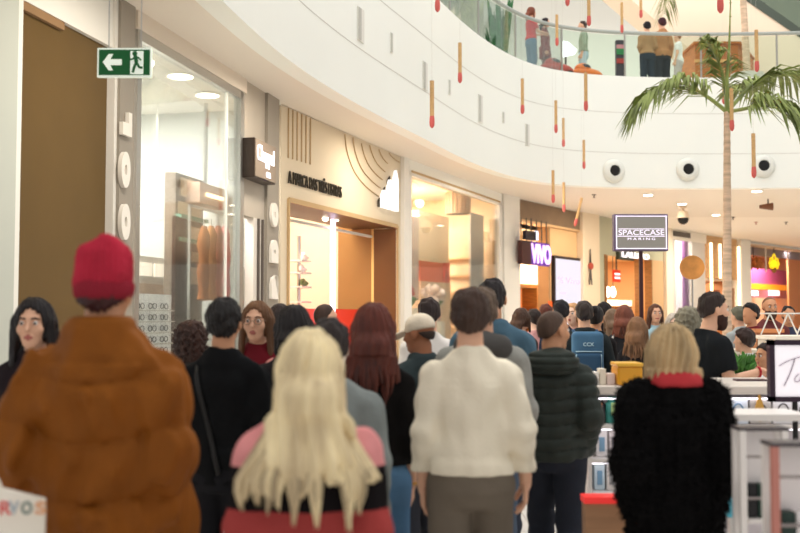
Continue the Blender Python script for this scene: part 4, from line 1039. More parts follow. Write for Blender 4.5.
sg = thing('lit_letter_sign', 'white lit block letters standing on the upper floor left of the totem', 'sign', atY(600, 72, 25.0))
P = atY(592, 71.5, 25.0); P.z = ZT; k = 25 / F
b = MB(); me = text_mesh('b', 5 * k, 10 * k, 0.04, 0.03); b.mesh(me, Matrix(((1, 0, 0, P.x), (0, 0, -1, P.y), (0, 1, 0, P.z), (0, 0, 0, 1)))); me = text_mesh('k', 6.5 * k, 11 * k, 0.04, 0.03); b.mesh(me, Matrix(((1, 0, 0, P.x + 6 * k), (0, 0, -1, P.y), (0, 1, 0, P.z), (0, 0, 0, 1)))); b.build('lettering', mat('sign_blue_white', (246, 246, 255), 0.5, emit=1.4), sg)
b = MB(); b.box((P.x, P.y + 0.03, ZT - 0.02), (P.x + 13 * k, P.y + 0.12, ZT + 0.06)); b.build('base', M_white, sg)
tt = thing('poster_totem', 'narrow totem with dark picture and green picture on the upper floor', 'totem', atY(620, 74, 26.0))
P = atY(620, 40, 26.0); P1 = atY(616, 66, 26.0); k = 26 / F
b = MB(); b.box((P.x - 4 * k, 26, ZT - 0.02), (P.x + 4 * k, 26.15, P.z)); b.build('post', mat('totem_dark', (58, 52, 62), 0.5), tt)
for z, c, h in ((P.z - 15 * k, (40, 120, 66), 6 * k), (P.z - 9 * k, (196, 130, 140), 4 * k), (P.z - 24 * k, (160, 52, 48), 5 * k)):
    b = MB(); b.box((P.x - 3.6 * k, 25.97, z), (P.x + 3.6 * k, 26.0, z + h)); b.build('picture', mat('totem_%d' % c[0], c, 0.5), tt)
# upper shop front on the left level and its strip of lit glass; plant pots behind the glass
def pot_plant(P, h, label, n=26, seed=0):
    rnd = random.Random(seed)
    t = thing('potted_shrub', label, 'plant', P)
    b = MB(); b.lathe([(0.2, 0), (0.26, 0.4), (0.22, 0.4)], P, 16); b.build('pot', M_white, t, smooth=True)
    b = MB()
    for k in range(n):
        a = rnd.random() * 6.28; q = P + Vector((0, 0, 0.4)); e = q + Vector((math.cos(a) * .4 * rnd.random(), math.sin(a) * .4 * rnd.random(), h * rnd.uniform(.5, 1)))
        b.tube([q, q.lerp(e, 0.6), e], [0.01, 0.07, 0.01], 5)
    b.build('leaves', mat('shrub_green', (52, 110, 66), 0.6, vary=0.3), t)
P = atY(499, 30, 25.5); P.z = ZT - 0.02; pot_plant(P, 2.3, 'green potted shrub behind the curved glass at the left of the upper floor', 60, 3)
# far pennant-free partition panels on the upper floor
b = MB(); p0 = atY(455, 0, 24); b.box((-2.5, 30, ZT - 0.02), (3.0, 30.2, 10.0)); struct(b, 'wall_upper_partition', mat('partition_mint', (214, 226, 216), 0.4))
# ================================================================== grey sign on a pole
YS = 9.4
gs = thing('pole_sign', 'square grey lit shop sign on a slim dark pole rising above the crowd', 'sign', Vector((atY(641, 300, YS).x, YS, 0)))
p0 = atY(614, 251, YS); p1 = atY(668, 214, YS)
b = MB(); b.box((p0.x, YS, p0.z), (p1.x, YS + 0.08, p1.z)); b.build('sign_box', mat('sign_edge', (110, 96, 116), 0.4), gs, bevel=0.006)
b = MB(); b.box((p0.x + 0.02, YS - 0.012, p0.z + 0.02), (p1.x - 0.02, YS, p1.z - 0.02)); b.build('face', mat('sign_grey', (150, 146, 138), 0.4, emit=0.14), gs)
Mbar = mat('sign_white_lit', (246, 236, 255), 0.5, emit=0.75)
b = MB(); x0, x1, z0, z1 = p0.x + 0.018, p1.x - 0.018, p0.z + 0.018, p1.z - 0.018
for a in ((x0, x1, z0, z0 + 0.008), (x0, x1, z1 - 0.008, z1), (x0, x0 + 0.008, z0, z1), (x1 - 0.008, x1, z0, z1)): b.box((a[0], YS - 0.02, a[2]), (a[1], YS - 0.01, a[3]))
b.build('lit_border', Mbar, gs)
T = lambda x, z, y: Matrix(((1, 0, 0, x), (0, 0, -1, y), (0, 1, 0, z), (0, 0, 0, 1)))
W = x1 - x0; H = z1 - z0
b = MB(); me = text_mesh('SPACECASE', W * 0.9, H * 0.155, 0.004, -0.005); b.mesh(me, T(x0 + W * 0.05, z0 + H * 0.42, YS - 0.014))
b.box((x0 + W * 0.03, YS - 0.016, z0 + H * 0.375), (x1 - W * 0.04, YS - 0.01, z0 + H * 0.395)); b.box((x0 + W * 0.05, YS - 0.016, z0 + H * 0.595), (x1 - W * 0.05, YS - 0.01, z0 + H * 0.612))
me = text_mesh('M A R I N G', W * 0.54, H * 0.07, 0.004, 0.0); b.mesh(me, T(x0 + W * 0.23, z0 + H * 0.27, YS - 0.014)); b.build('lettering', Mbar, gs)
b = MB(); b.box((p0.x + 0.242, YS + 0.012, 0.02), (p0.x + 0.274, YS + 0.045, p0.z)); b.build('pole', mat('pole_brown', (66, 32, 36), 0.4), gs)
b = MB(); b.lathe([(0.2, 0), (0.2, 0.02), (0.05, 0.03)], (p0.x + 0.257, YS + 0.03, 0), 20); b.build('base_plate', M_dgrey, gs)
# wooden disc on a stem
YD = 12.0
P = atY(692, 267.5, YD); R = 12 * YD / F
wd = thing('wooden_disc_sign', 'round orange wooden disc sign raised on a thin stem before the purple window', 'sign', (P.x, YD, 0))
b = MB(); b.lathe([(R, -0.03), (R, 0.03)], n=36, M=Matrix(((1, 0, 0, P.x), (0, 0, -1, P.y), (0, 1, 0, P.z), (0, 0, 0, 1)))); b.build('disc', mat('disc_wood', (206, 140, 72), 0.5, vary=0.45, vscale=4), wd)
b = MB(); b.tube([(P.x, YD, 0.03), (P.x, YD, P.z - R + 0.02)], 0.012, 8); b.build('stem', M_metal, wd)
b = MB(); b.lathe([(0.18, 0), (0.18, 0.03)], (P.x, YD, 0), 20); b.build('base', M_dgrey, wd)
# ================================================================== accessories kiosk
YK = 6.2
kx0 = atY(588, 400, YK).x; kx1 = 3.4
kz = atY(650, 386, YK).z
kk = thing('kiosk_counter', 'white accessories kiosk with lit shelves across the right side of the concourse', 'kiosk', ((kx0 + kx1) / 2, YK + 0.3, 0))
Mk = mat('kiosk_white', (236, 230, 226), 0.35)
b = MB(); b.box((kx0, YK - 0.03, kz - 0.05), (kx1, YK + 0.85, kz)); b.build('worktop', mat('kiosk_top', (222, 212, 202), 0.3), kk, bevel=0.006)
b = MB(); b.box((kx0, YK + 0.36, 0), (kx1, YK + 0.4, kz - 0.05)); b.build('back_panel', mat('kiosk_back', (226, 220, 222), 0.5), kk)
ys = [425, 459, 493]
zsh = [atY(605, y, YK).z for y in ys]
for z in zsh + [0.15]:
    b = MB(); b.box((kx0 + 0.02, YK, z - 0.025), (kx1, YK + 0.36, z)); b.build('shelf', Mk, kk)
for x in (kx0, kx0 + 2.15):
    b = MB(); b.box((x, YK, 0), (x + 0.02, YK + 0.36, kz - 0.05)); b.build('upright', Mk, kk)
b = MB()
for z in [kz - 0.05] + zsh: b.box((kx0 + 0.03, YK + 0.02, z - 0.035), (kx1, YK + 0.04, z - 0.026))
b.build('light_strip', mat('kiosk_led', (250, 246, 255), 0.5, emit=2.5), kk)
def px_on(px, Y): return atY(px, 400, Y).x
# bottles on the top shelf
def bottle(px, c, lb, h=0.16, r=0.045):
    x = px_on(px, YK + 0.12); P = Vector((x, YK + 0.12, zsh[0] + 0.002))
    t = thing('bottle', lb, 'bottle', P, 'bottles on the kiosk shelf')
    b = MB(); b.lathe([(r, 0), (r * 1.03, 0.02), (r * 1.03, h * 0.72), (r * 0.75, h * 0.8)], P, 18); b.build('body', mat('bottle_%d_%d' % (c[0], c[1]), c, 0.35), t, smooth=True)
    b = MB(); b.lathe([(r * 0.7, h * 0.8), (r * 0.7, h), (r * 0.5, h * 1.02)], P, 16); b.build('cap', mat('bottle_%d_%d' % (c[0], c[1]), c, 0.35), t, smooth=True)
    b = MB(); b.box((x - r * 0.35, YK + 0.12 - r * 1.12, zsh[0] + 0.05), (x + r * 0.35, YK + 0.12 - r * 0.95, zsh[0] + 0.13)); b.build('label_patch', mat('label_%d' % c[0], (min(255, c[0] + 120), min(255, c[1] + 60), c[2]), 0.5), t)
bottle(598, (40, 30, 34), 'black bottle with a red patch, leftmost on the upper kiosk shelf')
bottle(612, (70, 160, 148), 'teal bottle on the upper kiosk shelf beside the black bottle')
bottle(627, (60, 130, 126), 'dark teal bottle partly hidden by the black fur coat on the kiosk shelf')
def carton(x0, x1, y0, y1, z0, z1, c, lb, group, name='carton', cat='box', art=None):
    P = Vector(((x0 + x1) / 2, (y0 + y1) / 2, z0))
    t = thing(name, lb, cat, P, group)
    b = MB(); b.box((x0, y0, z0), (x1, y1, z1)); b.build('box', mat('carton_%d_%d_%d' % c, c, 0.5), t, bevel=0.003)
    if art:
        b = MB(); art(b, x0, x1, y0 - 0.002, z0, z1)
        b.build('print', art.m, t)
    return t
class Arc:
    def __init__(s, c, kind): s.m = mat('print_%d_%d_%d' % c, c, 0.5); s.k = kind
    def __call__(s, b, x0, x1, y, z0, z1):
        w = x1 - x0; h = z1 - z0; cx = (x0 + x1) / 2; cz = z0 + h * 0.45
        if s.k == 'phones':
            b.tube([(cx + w * 0.28 * math.cos(t * PI / 10), y, cz + h * 0.38 * math.sin(t * PI / 10)) for t in range(11)], w * 0.035, 6)
            for q in (-1, 1): b.sphere((cx + q * w * 0.27, y, cz - h * 0.08), (w * 0.09, 0.006, h * 0.2), 10, 6)
        else:
            b.box((cx - w * 0.25, y - 0.002, z0 + h * 0.2), (cx + w * 0.25, y + 0.002, z0 + h * 0.75))
carts = [(596, 607, (244, 240, 240), (130, 170, 200), 1, 'white carton with a blue print, left of the pair on the second kiosk shelf'), (609, 619, (240, 232, 232), (190, 190, 200), 1, 'pale carton beside the blue printed one on the second kiosk shelf'),
         (594, 604, (206, 226, 236), (120, 160, 190), 2, 'pale blue carton leftmost on the third kiosk shelf'), (606, 616, (238, 232, 226), (170, 170, 170), 2, 'off-white carton second on the third kiosk shelf')]
for a, c, col_, pc, sh_, lb in carts:
    z = zsh[sh_]; carton(px_on(a, YK + 0.1), px_on(c, YK + 0.1), YK + 0.1, YK + 0.2, z + 0.002, z + 0.16, col_, lb, 'cartons on the lower kiosk shelves', art=Arc(pc, 'patch'))
hp_ = [(689, 706, (214, 222, 240), (110, 120, 160), 'lilac headphone box next to the black fur coat'), (707, 727, (230, 236, 244), (120, 150, 176), 'pale blue headphone box, second in the row right of the fur coat'), (728, 748, (226, 234, 244), (96, 140, 176), 'pale headphone box with blue headphones printed, third in the row'), (750, 771, (196, 190, 186), (74, 70, 72), 'grey headphone box with dark headphones and gold mark, fourth in the row'), (773, 793, (232, 230, 232), (60, 56, 60), 'white headphone box with black headphones under the framed sign'), (795, 815, (230, 230, 234), (80, 80, 86), 'white headphone box at the right picture edge under the framed sign')]
for a, c, col_, pc, lb in hp_:
    carton(px_on(a, YK + 0.05), px_on(c, YK + 0.05), YK + 0.05, YK + 0.16, zsh[0] + 0.002, kz - 0.088, col_, lb, 'headphone boxes on the kiosk shelf', 'headphone_box', art=Arc(pc, 'phones'))
b = MB(); x = px_on(762, YK - 0.02); b.prism([(0.0, 0.02), (0.03, 0.1), (0.0, 0.2), (-0.03, 0.1)], 0, 0.012, Matrix(((1, 0, 0, x), (0, 0, -1, YK + 0.03), (0, 1, 0, zsh[0] - 0.004), (0, 0, 0, 1)))); tag(b.build('gold_tag', mat('gold_tag', (222, 170, 80), 0.4)), 'gold tag standing before the grey headphone box', 'tag')
# worktop goods
x0, x1 = atY(616, 372, YK + 0.1).x, atY(641, 372, YK + 0.1).x
ob = thing('amber_box', 'amber yellow translucent box with a lid on the kiosk worktop', 'box', ((x0 + x1) / 2, YK + 0.15, kz))
b = MB(); b.box((x0, YK + 0.05, kz), (x1, YK + 0.25, kz + 0.115)); b.build('body', mat('amber', (226, 160, 40), 0.3), ob, bevel=0.012)
b = MB(); b.box((x0 - 0.004, YK + 0.045, kz + 0.115), (x1 + 0.004, YK + 0.255, kz + 0.14)); b.build('lid', mat('amber_lid', (238, 182, 64), 0.3), ob, bevel=0.008)
for i, (a, c, h, lb) in enumerate(((592, 599, 0.08, 'small white box leftmost on the kiosk worktop'), (600, 606, 0.10, 'small cream box second from the left end of the kiosk worktop'), (607, 615, 0.07, 'small pinkish box next to the amber box on the kiosk worktop'))):
    carton(atY(a, 372, YK + 0.1).x, atY(c, 372, YK + 0.1).x, YK + 0.1, YK + 0.2, kz, kz + h, ((240, 236, 230), (234, 224, 206), (230, 210, 204))[i], lb, 'small boxes on the kiosk worktop')
for i, px in enumerate((742, 757, 706)):
    x = px_on(px, YK + 0.5)
    b = MB(); b.box((x - 0.05, YK + 0.45, kz), (x + 0.05, YK + 0.53, kz + 0.012)); tag(b.build('phone', mat('phone_dark', (70, 40, 52), 0.3)), ('dark phone lying on the kiosk worktop below the bearded man\'s hand', 'dark phone lying on the worktop right of the bearded man\'s hand', 'dark phone lying on the worktop beside the fur coat')[i], 'phone', 'phones on the kiosk worktop')
# framed sign
YF = 5.7
p0 = atY(770.5, 402, YF); p1 = atY(822, 340, YF)
fs = thing('framed_sign', 'white framed sign with thin grey script, dark frame, on a stalk over the kiosk', 'sign', ((p0.x + p1.x) / 2, YF, 0))
b = MB()
t_ = 0.03
for a in ((p0.x, p1.x, p0.z, p0.z + t_), (p0.x, p1.x, p1.z - t_, p1.z), (p0.x, p0.x + t_, p0.z, p1.z), (p1.x - t_, p1.x, p0.z, p1.z)): b.box((a[0], YF, a[2]), (a[1], YF + 0.05, a[3]))
b.build('frame', mat('frame_aubergine', (46, 22, 44), 0.4), fs)
b = MB(); b.box((p0.x + t_, YF + 0.01, p0.z + t_), (p1.x - t_, YF + 0.04, p1.z - t_)); b.build('face', mat('sign_lit_white', (250, 244, 250), 0.5, emit=0.4), fs)
b = MB(); g = lambda px, py: atY(px, py, YF + 0.004)
b.tube(catmull([g(779, 366), g(788, 361), g(800, 357), g(815, 352)], 5), 0.003, 5); b.tube(catmull([g(795, 358), g(792, 368), g(788, 378), g(784, 386)], 5), 0.0035, 5)
b.tube(catmull([g(799, 374), g(795, 378), g(796, 382), g(800, 380), g(802, 374), g(801, 381), g(806, 378)], 5), 0.003, 5); b.build('script', mat('script_grey', (150, 138, 150), 0.5), fs)
b = MB(); x = (p0.x + p1.x) / 2; b.tube([(x, YF + 0.03, 0.03), (x, YF + 0.03, p0.z)], 0.016, 8); b.build('stalk', M_black, fs)
b = MB(); b.lathe([(0.12, 0), (0.12, 0.03)], (x, YF + 0.03, 0), 16); b.build('base', M_black, fs)
# ================================================================== white accessory racks at the near right
Mrk = mat('rack_white', (238, 232, 228), 0.35)
Mgr = mat('rack_grey', (150, 140, 138), 0.4)
def rack(label, px0, px1, ytop, Y0, depth, label2=None, redpost=False):
    x0 = atY(px0, ytop, Y0).x; x1 = atY(px1, ytop, Y0).x; zt = atY(px0, ytop, Y0).z
    t = thing('display_rack', label, 'rack', ((x0 + x1) / 2, Y0 + depth / 2, 0))
    for x in (x0, x1 - 0.03):
        for y in (Y0, Y0 + depth - 0.03):
            b = MB(); b.box((x, y, 0), (x + 0.024, y + 0.024, zt)); b.build('post', mat('rack_red', (196, 128, 116), 0.4) if redpost and x == x0 and y == Y0 else Mrk, t)
    b = MB(); b.box((x0, Y0, zt), (x1, Y0 + depth, zt + 0.012)); b.build('top', mat('rack_dark_top', (74, 66, 70), 0.35), t)
    b = MB(); b.box((x0 + 0.03, Y0 + depth - 0.025, zt - 0.30), (x1 - 0.03, Y0 + depth - 0.01, zt - 0.0)); b.build('white_panel', mat('rack_panel', (244, 238, 238), 0.5), t)
    zs_ = []
    for z in (zt - 0.34, zt - 0.62, zt - 0.9):
        b = MB(); b.box((x0 + 0.03, Y0 + 0.0, z - 0.015), (x1 - 0.03, Y0 + depth, z)); b.build('shelf', Mrk, t); zs_.append(z)
    for k, z in enumerate((zt - 0.1, zt - 0.26)):
        b = MB(); b.tube([(x0 + 0.02, Y0 + 0.01, z), (x1 - 0.02, Y0 + 0.01, z)], 0.006, 6); b.build('rail', Mgr, t)
    return t, x0, x1, zs_, Y0
t1, xa, xb, za, Ya = rack('white display rack with dark top, nearer the black fur coat', 740, 790, 431, 3.9, 0.11)
t2, xc, xd, zc2, Yc = rack('white display rack with a reddish post at the lower right corner', 772, 840, 447, 3.35, 0.11, redpost=True)
for k in range(6):
    x = xa + 0.04 + k % 3 * 0.038; z = za[k // 3]
    c = ((28, 26, 30), (40, 66, 56), (236, 232, 230))[k % 3]
    carton(x, x + 0.033, Ya + 0.03, Ya + 0.08, z + .002, z + 0.13, c, ('black pack first on the upper shelf of the rack by the fur coat', 'dark green pack second on the upper shelf of the rack by the fur coat', 'white pack third on the upper shelf of the rack by the fur coat', 'black pack first on the lower shelf of the rack by the fur coat', 'dark green pack second on the lower shelf of the rack by the fur coat', 'white pack third on the lower shelf of the rack by the fur coat')[k], 'packs on the white rack by the fur coat', 'accessory_pack')
for k in range(4):
    x = xc + 0.04 + k % 2 * 0.05; z = zc2[k // 2]
    c = ((40, 60, 54), (240, 236, 236), (30, 26, 30), (84, 72, 70))[k]
    carton(x, x + 0.045, Yc + 0.03, Yc + 0.08, z + .002, z + 0.12, c, ('dark green pack on the upper shelf of the rack with the reddish post', 'white pack on the upper shelf of the rack with the reddish post', 'black pack on the lower shelf of the rack with the reddish post', 'brown pack on the lower shelf of the rack with the reddish post')[k], 'packs on the rack with the reddish post', 'accessory_pack')
# narrow side stand with small hanging goods left of the racks
st = thing('accessory_stand', 'slim white stand with small hanging goods between the fur coat and the racks', 'stand', (atY(735, 460, 4.75).x, 4.75, 0))
xs_ = atY(735, 460, 4.75).x
b = MB(); b.box((xs_ - 0.02, 4.77, 0.0), (xs_ + 0.02, 4.81, 1.13)); b.build('post', Mrk, st)
b = MB(); b.box((xs_ - 0.04, 4.65, 1.13), (xs_ + 0.32, 4.95, 1.16)); b.build('top', Mrk, st)
b = MB(); b.box((xs_ - 0.1, 4.65, 0), (xs_ + 0.2, 4.95, 0.03)); b.build('base', Mrk, st)
for py, c, lb in ((453, (206, 92, 60), 'small orange pack hanging on the slim white stand'), (474, (240, 234, 240), 'small white pack hanging on the slim white stand'), (506, (90, 190, 214), 'small turquoise pack hanging on the slim white stand')):
    P = atY(734, py, 4.74); carton(P.x - 0.035, P.x + 0.035, 4.72, 4.765, P.z - 0.05, P.z + 0.05, c, lb, None, 'hanging_pack')
# wooden plinth with red edge
p0 = atY(585, 499, 4.75); p1 = atY(634, 499, 4.75)
wp = thing('wooden_plinth', 'low wooden plinth with a glowing red top edge beside the fur coat', 'plinth', ((p0.x + p1.x) / 2 + 0.1, 5.0, 0))
b = MB(); b.box((p0.x, 4.75, 0), (p1.x + 0.25, 4.83, p0.z - 0.02)); b.build('body', wood_mat('plinth_wood', (186, 140, 104), 0.5, 2.0, (1, 1, 10), 0.15), wp)
b = MB(); b.box((p0.x - 0.005, 4.74, p0.z - 0.02), (p1.x + 0.255, 4.84, p0.z + 0.01)); b.build('red_edge', mat('edge_red', (240, 60, 56), 0.4, emit=0.4), wp)
# ================================================================== seating area far right
fl = thing('planter_box', 'box planter with leafy green plants behind the kiosk worktop', 'planter', (atY(750, 360, 8.6).x, 8.6, 0))
P = atY(745, 358, 8.6)
b = MB(); b.box((P.x - 0.16, 8.45, 0), (P.x + 0.12, 8.75, P.z - 0.13)); b.build('box', mat('planter_box', (150, 130, 110), 0.5), fl)
b = MB()
for k in range(70):
    q = Vector((P.x - 0.12 + 0.22 * random.random(), 8.5 + 0.2 * random.random(), P.z - 0.13)); e = q + Vector((random.uniform(-.08, .08), random.uniform(-.08, .08), random.uniform(.06, .2)))
    b.tube([q, q.lerp(e, 0.6), e], [0.006, 0.03, 0.004], 5)
b.build('leaves', mat('herb_green', (70, 120, 50), 0.6, vary=0.3, vscale=12), fl)
def table(px, Y, label, c=(226, 214, 198), w=0.75, zt=0.76):
    x = atY(px, 330, Y).x
    t = thing('cafe_table', label, 'table', (x, Y, 0))
    b = MB(); b.box((x - w / 2, Y - w / 2, zt - 0.03), (x + w / 2, Y + w / 2, zt)); b.build('tabletop', mat('table_%d' % c[0], c, 0.4), t, bevel=0.006)
    b = MB(); b.tube([(x, Y, 0.03), (x, Y, zt - 0.03)], 0.035, 10); b.build('pedestal', M_dgrey, t)
    b = MB(); b.lathe([(0.25, 0), (0.25, 0.03)], (x, Y, 0), 20); b.build('base', M_dgrey, t)
table(803, 14.4, 'pale cafe table in the far seating area at the right edge')
table(720, 13.6, 'pale cafe table in the far seating area behind the bearded man')
def counter_box(px0, px1, y0, y1, Y, d, c, label, name='low_counter', cat='counter'):
    a = atY(px0, y0, Y); e = atY(px1, y1, Y)
    t = thing(name, label, cat, ((a.x + e.x) / 2, Y + d / 2, 0))
    b = MB(); b.box((a.x, Y, 0), (e.x, Y + d, a.z - 0.04)); b.build('body', mat('counter_%d_%d' % (c[0], c[1]), c, 0.45), t)
    b = MB(); b.box((a.x - 0.03, Y - 0.03, a.z - 0.04), (e.x + 0.03, Y + d + 0.03, a.z)); b.build('top', mat('counter_top_%d' % c[0], tuple(min(255, int(v * 1.08)) for v in c), 0.35), t)
counter_box(778, 830, 336, 350, 10.6, 0.6, (236, 226, 212), 'pale counter of the seating kiosk at the right edge, with white frames on it')
counter_box(733, 790, 350, 372, 9.6, 0.5, (206, 196, 176), 'long greenish grey counter front behind the bearded man')
counter_box(757, 781, 329, 348, 11.25, 0.25, (190, 124, 78), 'tan brown leather covered bench back in the seating area', 'bench_back', 'bench')
ef = thing('trestle_frame', 'white A-frame trestle on the pale counter at the right edge', 'frame', (atY(785, 336, 10.8).x, 10.8, atY(785, 336, 10.6).z))
Z0 = atY(785, 336, 10.6).z
b = MB()
for px in (770, 788, 806):
    x = atY(px, 320, 10.8).x; zt = atY(px, 313.5, 10.8).z
    for s in (-1, 1): b.tube([(x, 10.8, zt), (x + s * 0.1, 10.8, Z0 + 0.012)], 0.008, 6)
b.tube([(atY(760, 320, 10.8).x, 10.8, atY(770, 313.5, 10.8).z), (atY(815, 320, 10.8).x, 10.8, atY(770, 313.5, 10.8).z)], 0.009, 6)
b.build('frame', M_frame, ef)
# ================================================================== figures: smooth distance fields turned into meshes
def V3(*a): return np.array(a, dtype=np.float32)
def smin(a, b, k):
    h = np.clip(0.5 + 0.5 * (b - a) / k, 0, 1)
    return b * (1 - h) + a * h - k * h * (1 - h)
def smax(a, b, k): return -smin(-a, -b, k)
def capsule(P, a, b, ra, rb, ret=False):
    a = np.asarray(a, np.float32); b = np.asarray(b, np.float32)
    ab = b - a; L2 = float(ab @ ab) + 1e-9
    t = np.clip(((P - a) @ ab) / L2, 0, 1)
    d = np.sqrt((((P - a) - t[:, None] * ab) ** 2).sum(1)) 
    if ret: return d, t, math.sqrt(L2)
    return d - (ra + (rb - ra) * t)
def ellip(P, c, r):
    q = (P - np.asarray(c, np.float32)) / np.asarray(r, np.float32)
    k0 = np.sqrt((q ** 2).sum(1)); 
    return (k0 - 1) * min(r)
def column(P, prof):
    """elliptical column: prof rows z, half width, half depth, centre y"""
    pr = np.asarray(prof, np.float32)
    z = P[:, 2]
    w = np.interp(z, pr[:, 0], pr[:, 1]); dd = np.interp(z, pr[:, 0], pr[:, 2]); yc = np.interp(z, pr[:, 0], pr[:, 3])
    x = P[:, 0]; y = P[:, 1] - yc
    k = np.sqrt((x / w) ** 2 + (y / dd) ** 2)
    d = (k - 1) * np.minimum(w, dd)
    dz = np.maximum(pr[0, 0] - z, z - pr[-1, 0])
    return smax(d, dz, 0.03)
def wob(P, f, s=0.0):
    x, y, z = P[:, 0] * f, P[:, 1] * f, P[:, 2] * f
    return (np.sin(x * 1.7 + 1.3 * np.sin(z * 0.9 + s) + s) + np.sin(y * 2.1 + np.sin(x * 1.1 + s * 2) + 2 * s) + np.sin(z * 1.5 + 1.7 * np.sin(y * 0.8 + x * .7 + s))) / 3
EDG = [((0,0,0),(1,0,0)),((0,1,0),(1,1,0)),((0,0,1),(1,0,1)),((0,1,1),(1,1,1)),((0,0,0),(0,1,0)),((1,0,0),(1,1,0)),((0,0,1),(0,1,1)),((1,0,1),(1,1,1)),((0,0,0),(0,0,1)),((1,0,0),(1,0,1)),((0,1,0),(0,1,1)),((1,1,0),(1,1,1))]
def polygonize(f, lo, hi, h):
    lo = np.asarray(lo, np.float32); hi = np.asarray(hi, np.float32)
    nb = np.maximum(1, np.ceil((hi - lo) / (4 * h)).astype(int)) + 1
    n = nb * 4
    ax = [lo[i] + h * np.arange(n[i], dtype=np.float32) for i in range(3)]
    cx = [lo[i] + h * (4 * np.arange(nb[i], dtype=np.float32) + 1.5) for i in range(3)]
    G = np.stack(np.meshgrid(*cx, indexing='ij'), -1).reshape(-1, 3)
    fc = f(G).reshape(nb)
    act = np.abs(fc) < 6.5 * h + 0.03
    Vv = np.where(fc < 0, -1.0, 1.0).astype(np.float32)
    Vv = Vv.repeat(4, 0).repeat(4, 1).repeat(4, 2)
    am = act.repeat(4, 0).repeat(4, 1).repeat(4, 2)
    idx = np.argwhere(am)
    if len(idx) == 0: return np.zeros((0, 3)), np.zeros((0, 4), int)
    P = lo + idx.astype(np.float32) * h
    vals = np.empty(len(P), np.float32)
    for s in range(0, len(P), 200000): vals[s:s + 200000] = f(P[s:s + 200000])
    Vv[idx[:, 0], idx[:, 1], idx[:, 2]] = vals
    for a in range(3):  # closed at the border
        sl = [slice(None)] * 3; sl[a] = 0; Vv[tuple(sl)] = np.abs(Vv[tuple(sl)]) + 1e-3
        sl[a] = -1; Vv[tuple(sl)] = np.abs(Vv[tuple(sl)]) + 1e-3
    S = Vv < 0
    c = S[:-1, :-1, :-1].astype(np.int8)
    tot = np.zeros(c.shape, np.int8)
    for i in (0, 1):
        for j in (0, 1):
            for k in (0, 1):
                tot += S[i:S.shape[0] - 1 + i, j:S.shape[1] - 1 + j, k:S.shape[2] - 1 + k]
    cells = np.argwhere((tot > 0) & (tot < 8))
    vid = -np.ones(tot.shape, np.int64); vid[cells[:, 0], cells[:, 1], cells[:, 2]] = np.arange(len(cells))
    acc = np.zeros((len(cells), 3), np.float32); cnt = np.zeros(len(cells), np.float32)
    for A, B in EDG:
        va = Vv[cells[:, 0] + A[0], cells[:, 1] + A[1], cells[:, 2] + A[2]]; vb = Vv[cells[:, 0] + B[0], cells[:, 1] + B[1], cells[:, 2] + B[2]]
        m = (va < 0) != (vb < 0)
        t = np.where(m, va / (va - vb + 1e-12), 0)[:, None]
        p = np.asarray(A, np.float32) + t * (np.asarray(B, np.float32) - np.asarray(A, np.float32))
        acc += np.where(m[:, None], p, 0); cnt += m
    verts = lo + (cells + acc / cnt[:, None]) * h
    faces = []
    for a in range(3):
        b_, c_ = (a + 1) % 3, (a + 2) % 3
        s0 = [slice(None)] * 3; s1 = [slice(None)] * 3
        s0[a] = slice(0, -1); s1[a] = slice(1, None)
        A = S[tuple(s0)]; B = S[tuple(s1)]
        e = np.argwhere(A != B)
        ok = (e[:, b_] > 0) & (e[:, c_] > 0) & (e[:, b_] < S.shape[b_] - 1) & (e[:, c_] < S.shape[c_] - 1)
        e = e[ok]
        ins = A[e[:, 0], e[:, 1], e[:, 2]]
        def cid(db, dc):
            q = e.copy(); q[:, b_] -= db; q[:, c_] -= dc
            return vid[q[:, 0], q[:, 1], q[:, 2]]
        q = np.stack([cid(1, 1), cid(0, 1), cid(0, 0), cid(1, 0)], 1)
        q[~ins] = q[~ins][:, ::-1]
        faces.append(q)
    return verts, np.concatenate(faces)
def mk_mesh(name, verts, faces, mats, mi=None, extra=None):
    """faces Nx4 quads; extra: MB appended (already in the same space)"""
    me = bpy.data.meshes.new(name)
    nv = len(verts); nf = len(faces)
    ev, ef, em = [], [], []
    if extra is not None:
        ev = [tuple(v) for v in extra.v]; ef = extra.f; em = extra.mi
    lt = [4] * nf + [len(f) for f in ef]
    loops = np.concatenate([np.asarray(faces, np.int32).ravel(), np.array([i + nv for f in ef for i in f], np.int32)]) if ef else np.asarray(faces, np.int32).ravel()
    me.vertices.add(nv + len(ev)); me.loops.add(len(loops)); me.polygons.add(len(lt))
    co = np.asarray(verts, np.float32).reshape(-1)
    if ev: co = np.concatenate([co, np.asarray(ev, np.float32).ravel()])
    me.vertices.foreach_set('co', co)
    me.loops.foreach_set('vertex_index', loops)
    ltn = np.asarray(lt, np.int32); ls = np.concatenate([[0], np.cumsum(ltn)[:-1]]).astype(np.int32)
    me.polygons.foreach_set('loop_start', ls)
    try: me.polygons.foreach_set('loop_total', ltn)
    except Exception: pass
    for m in mats: me.materials.append(m)
    mi_all = np.zeros(len(lt), np.int32)
    if mi is not None: mi_all[:nf] = mi
    if em: mi_all[nf:] = em
    me.polygons.foreach_set('material_index', mi_all)
    me.polygons.foreach_set('use_smooth', np.ones(len(lt), bool))
    me.update(calc_edges=True); me.validate()
    return me
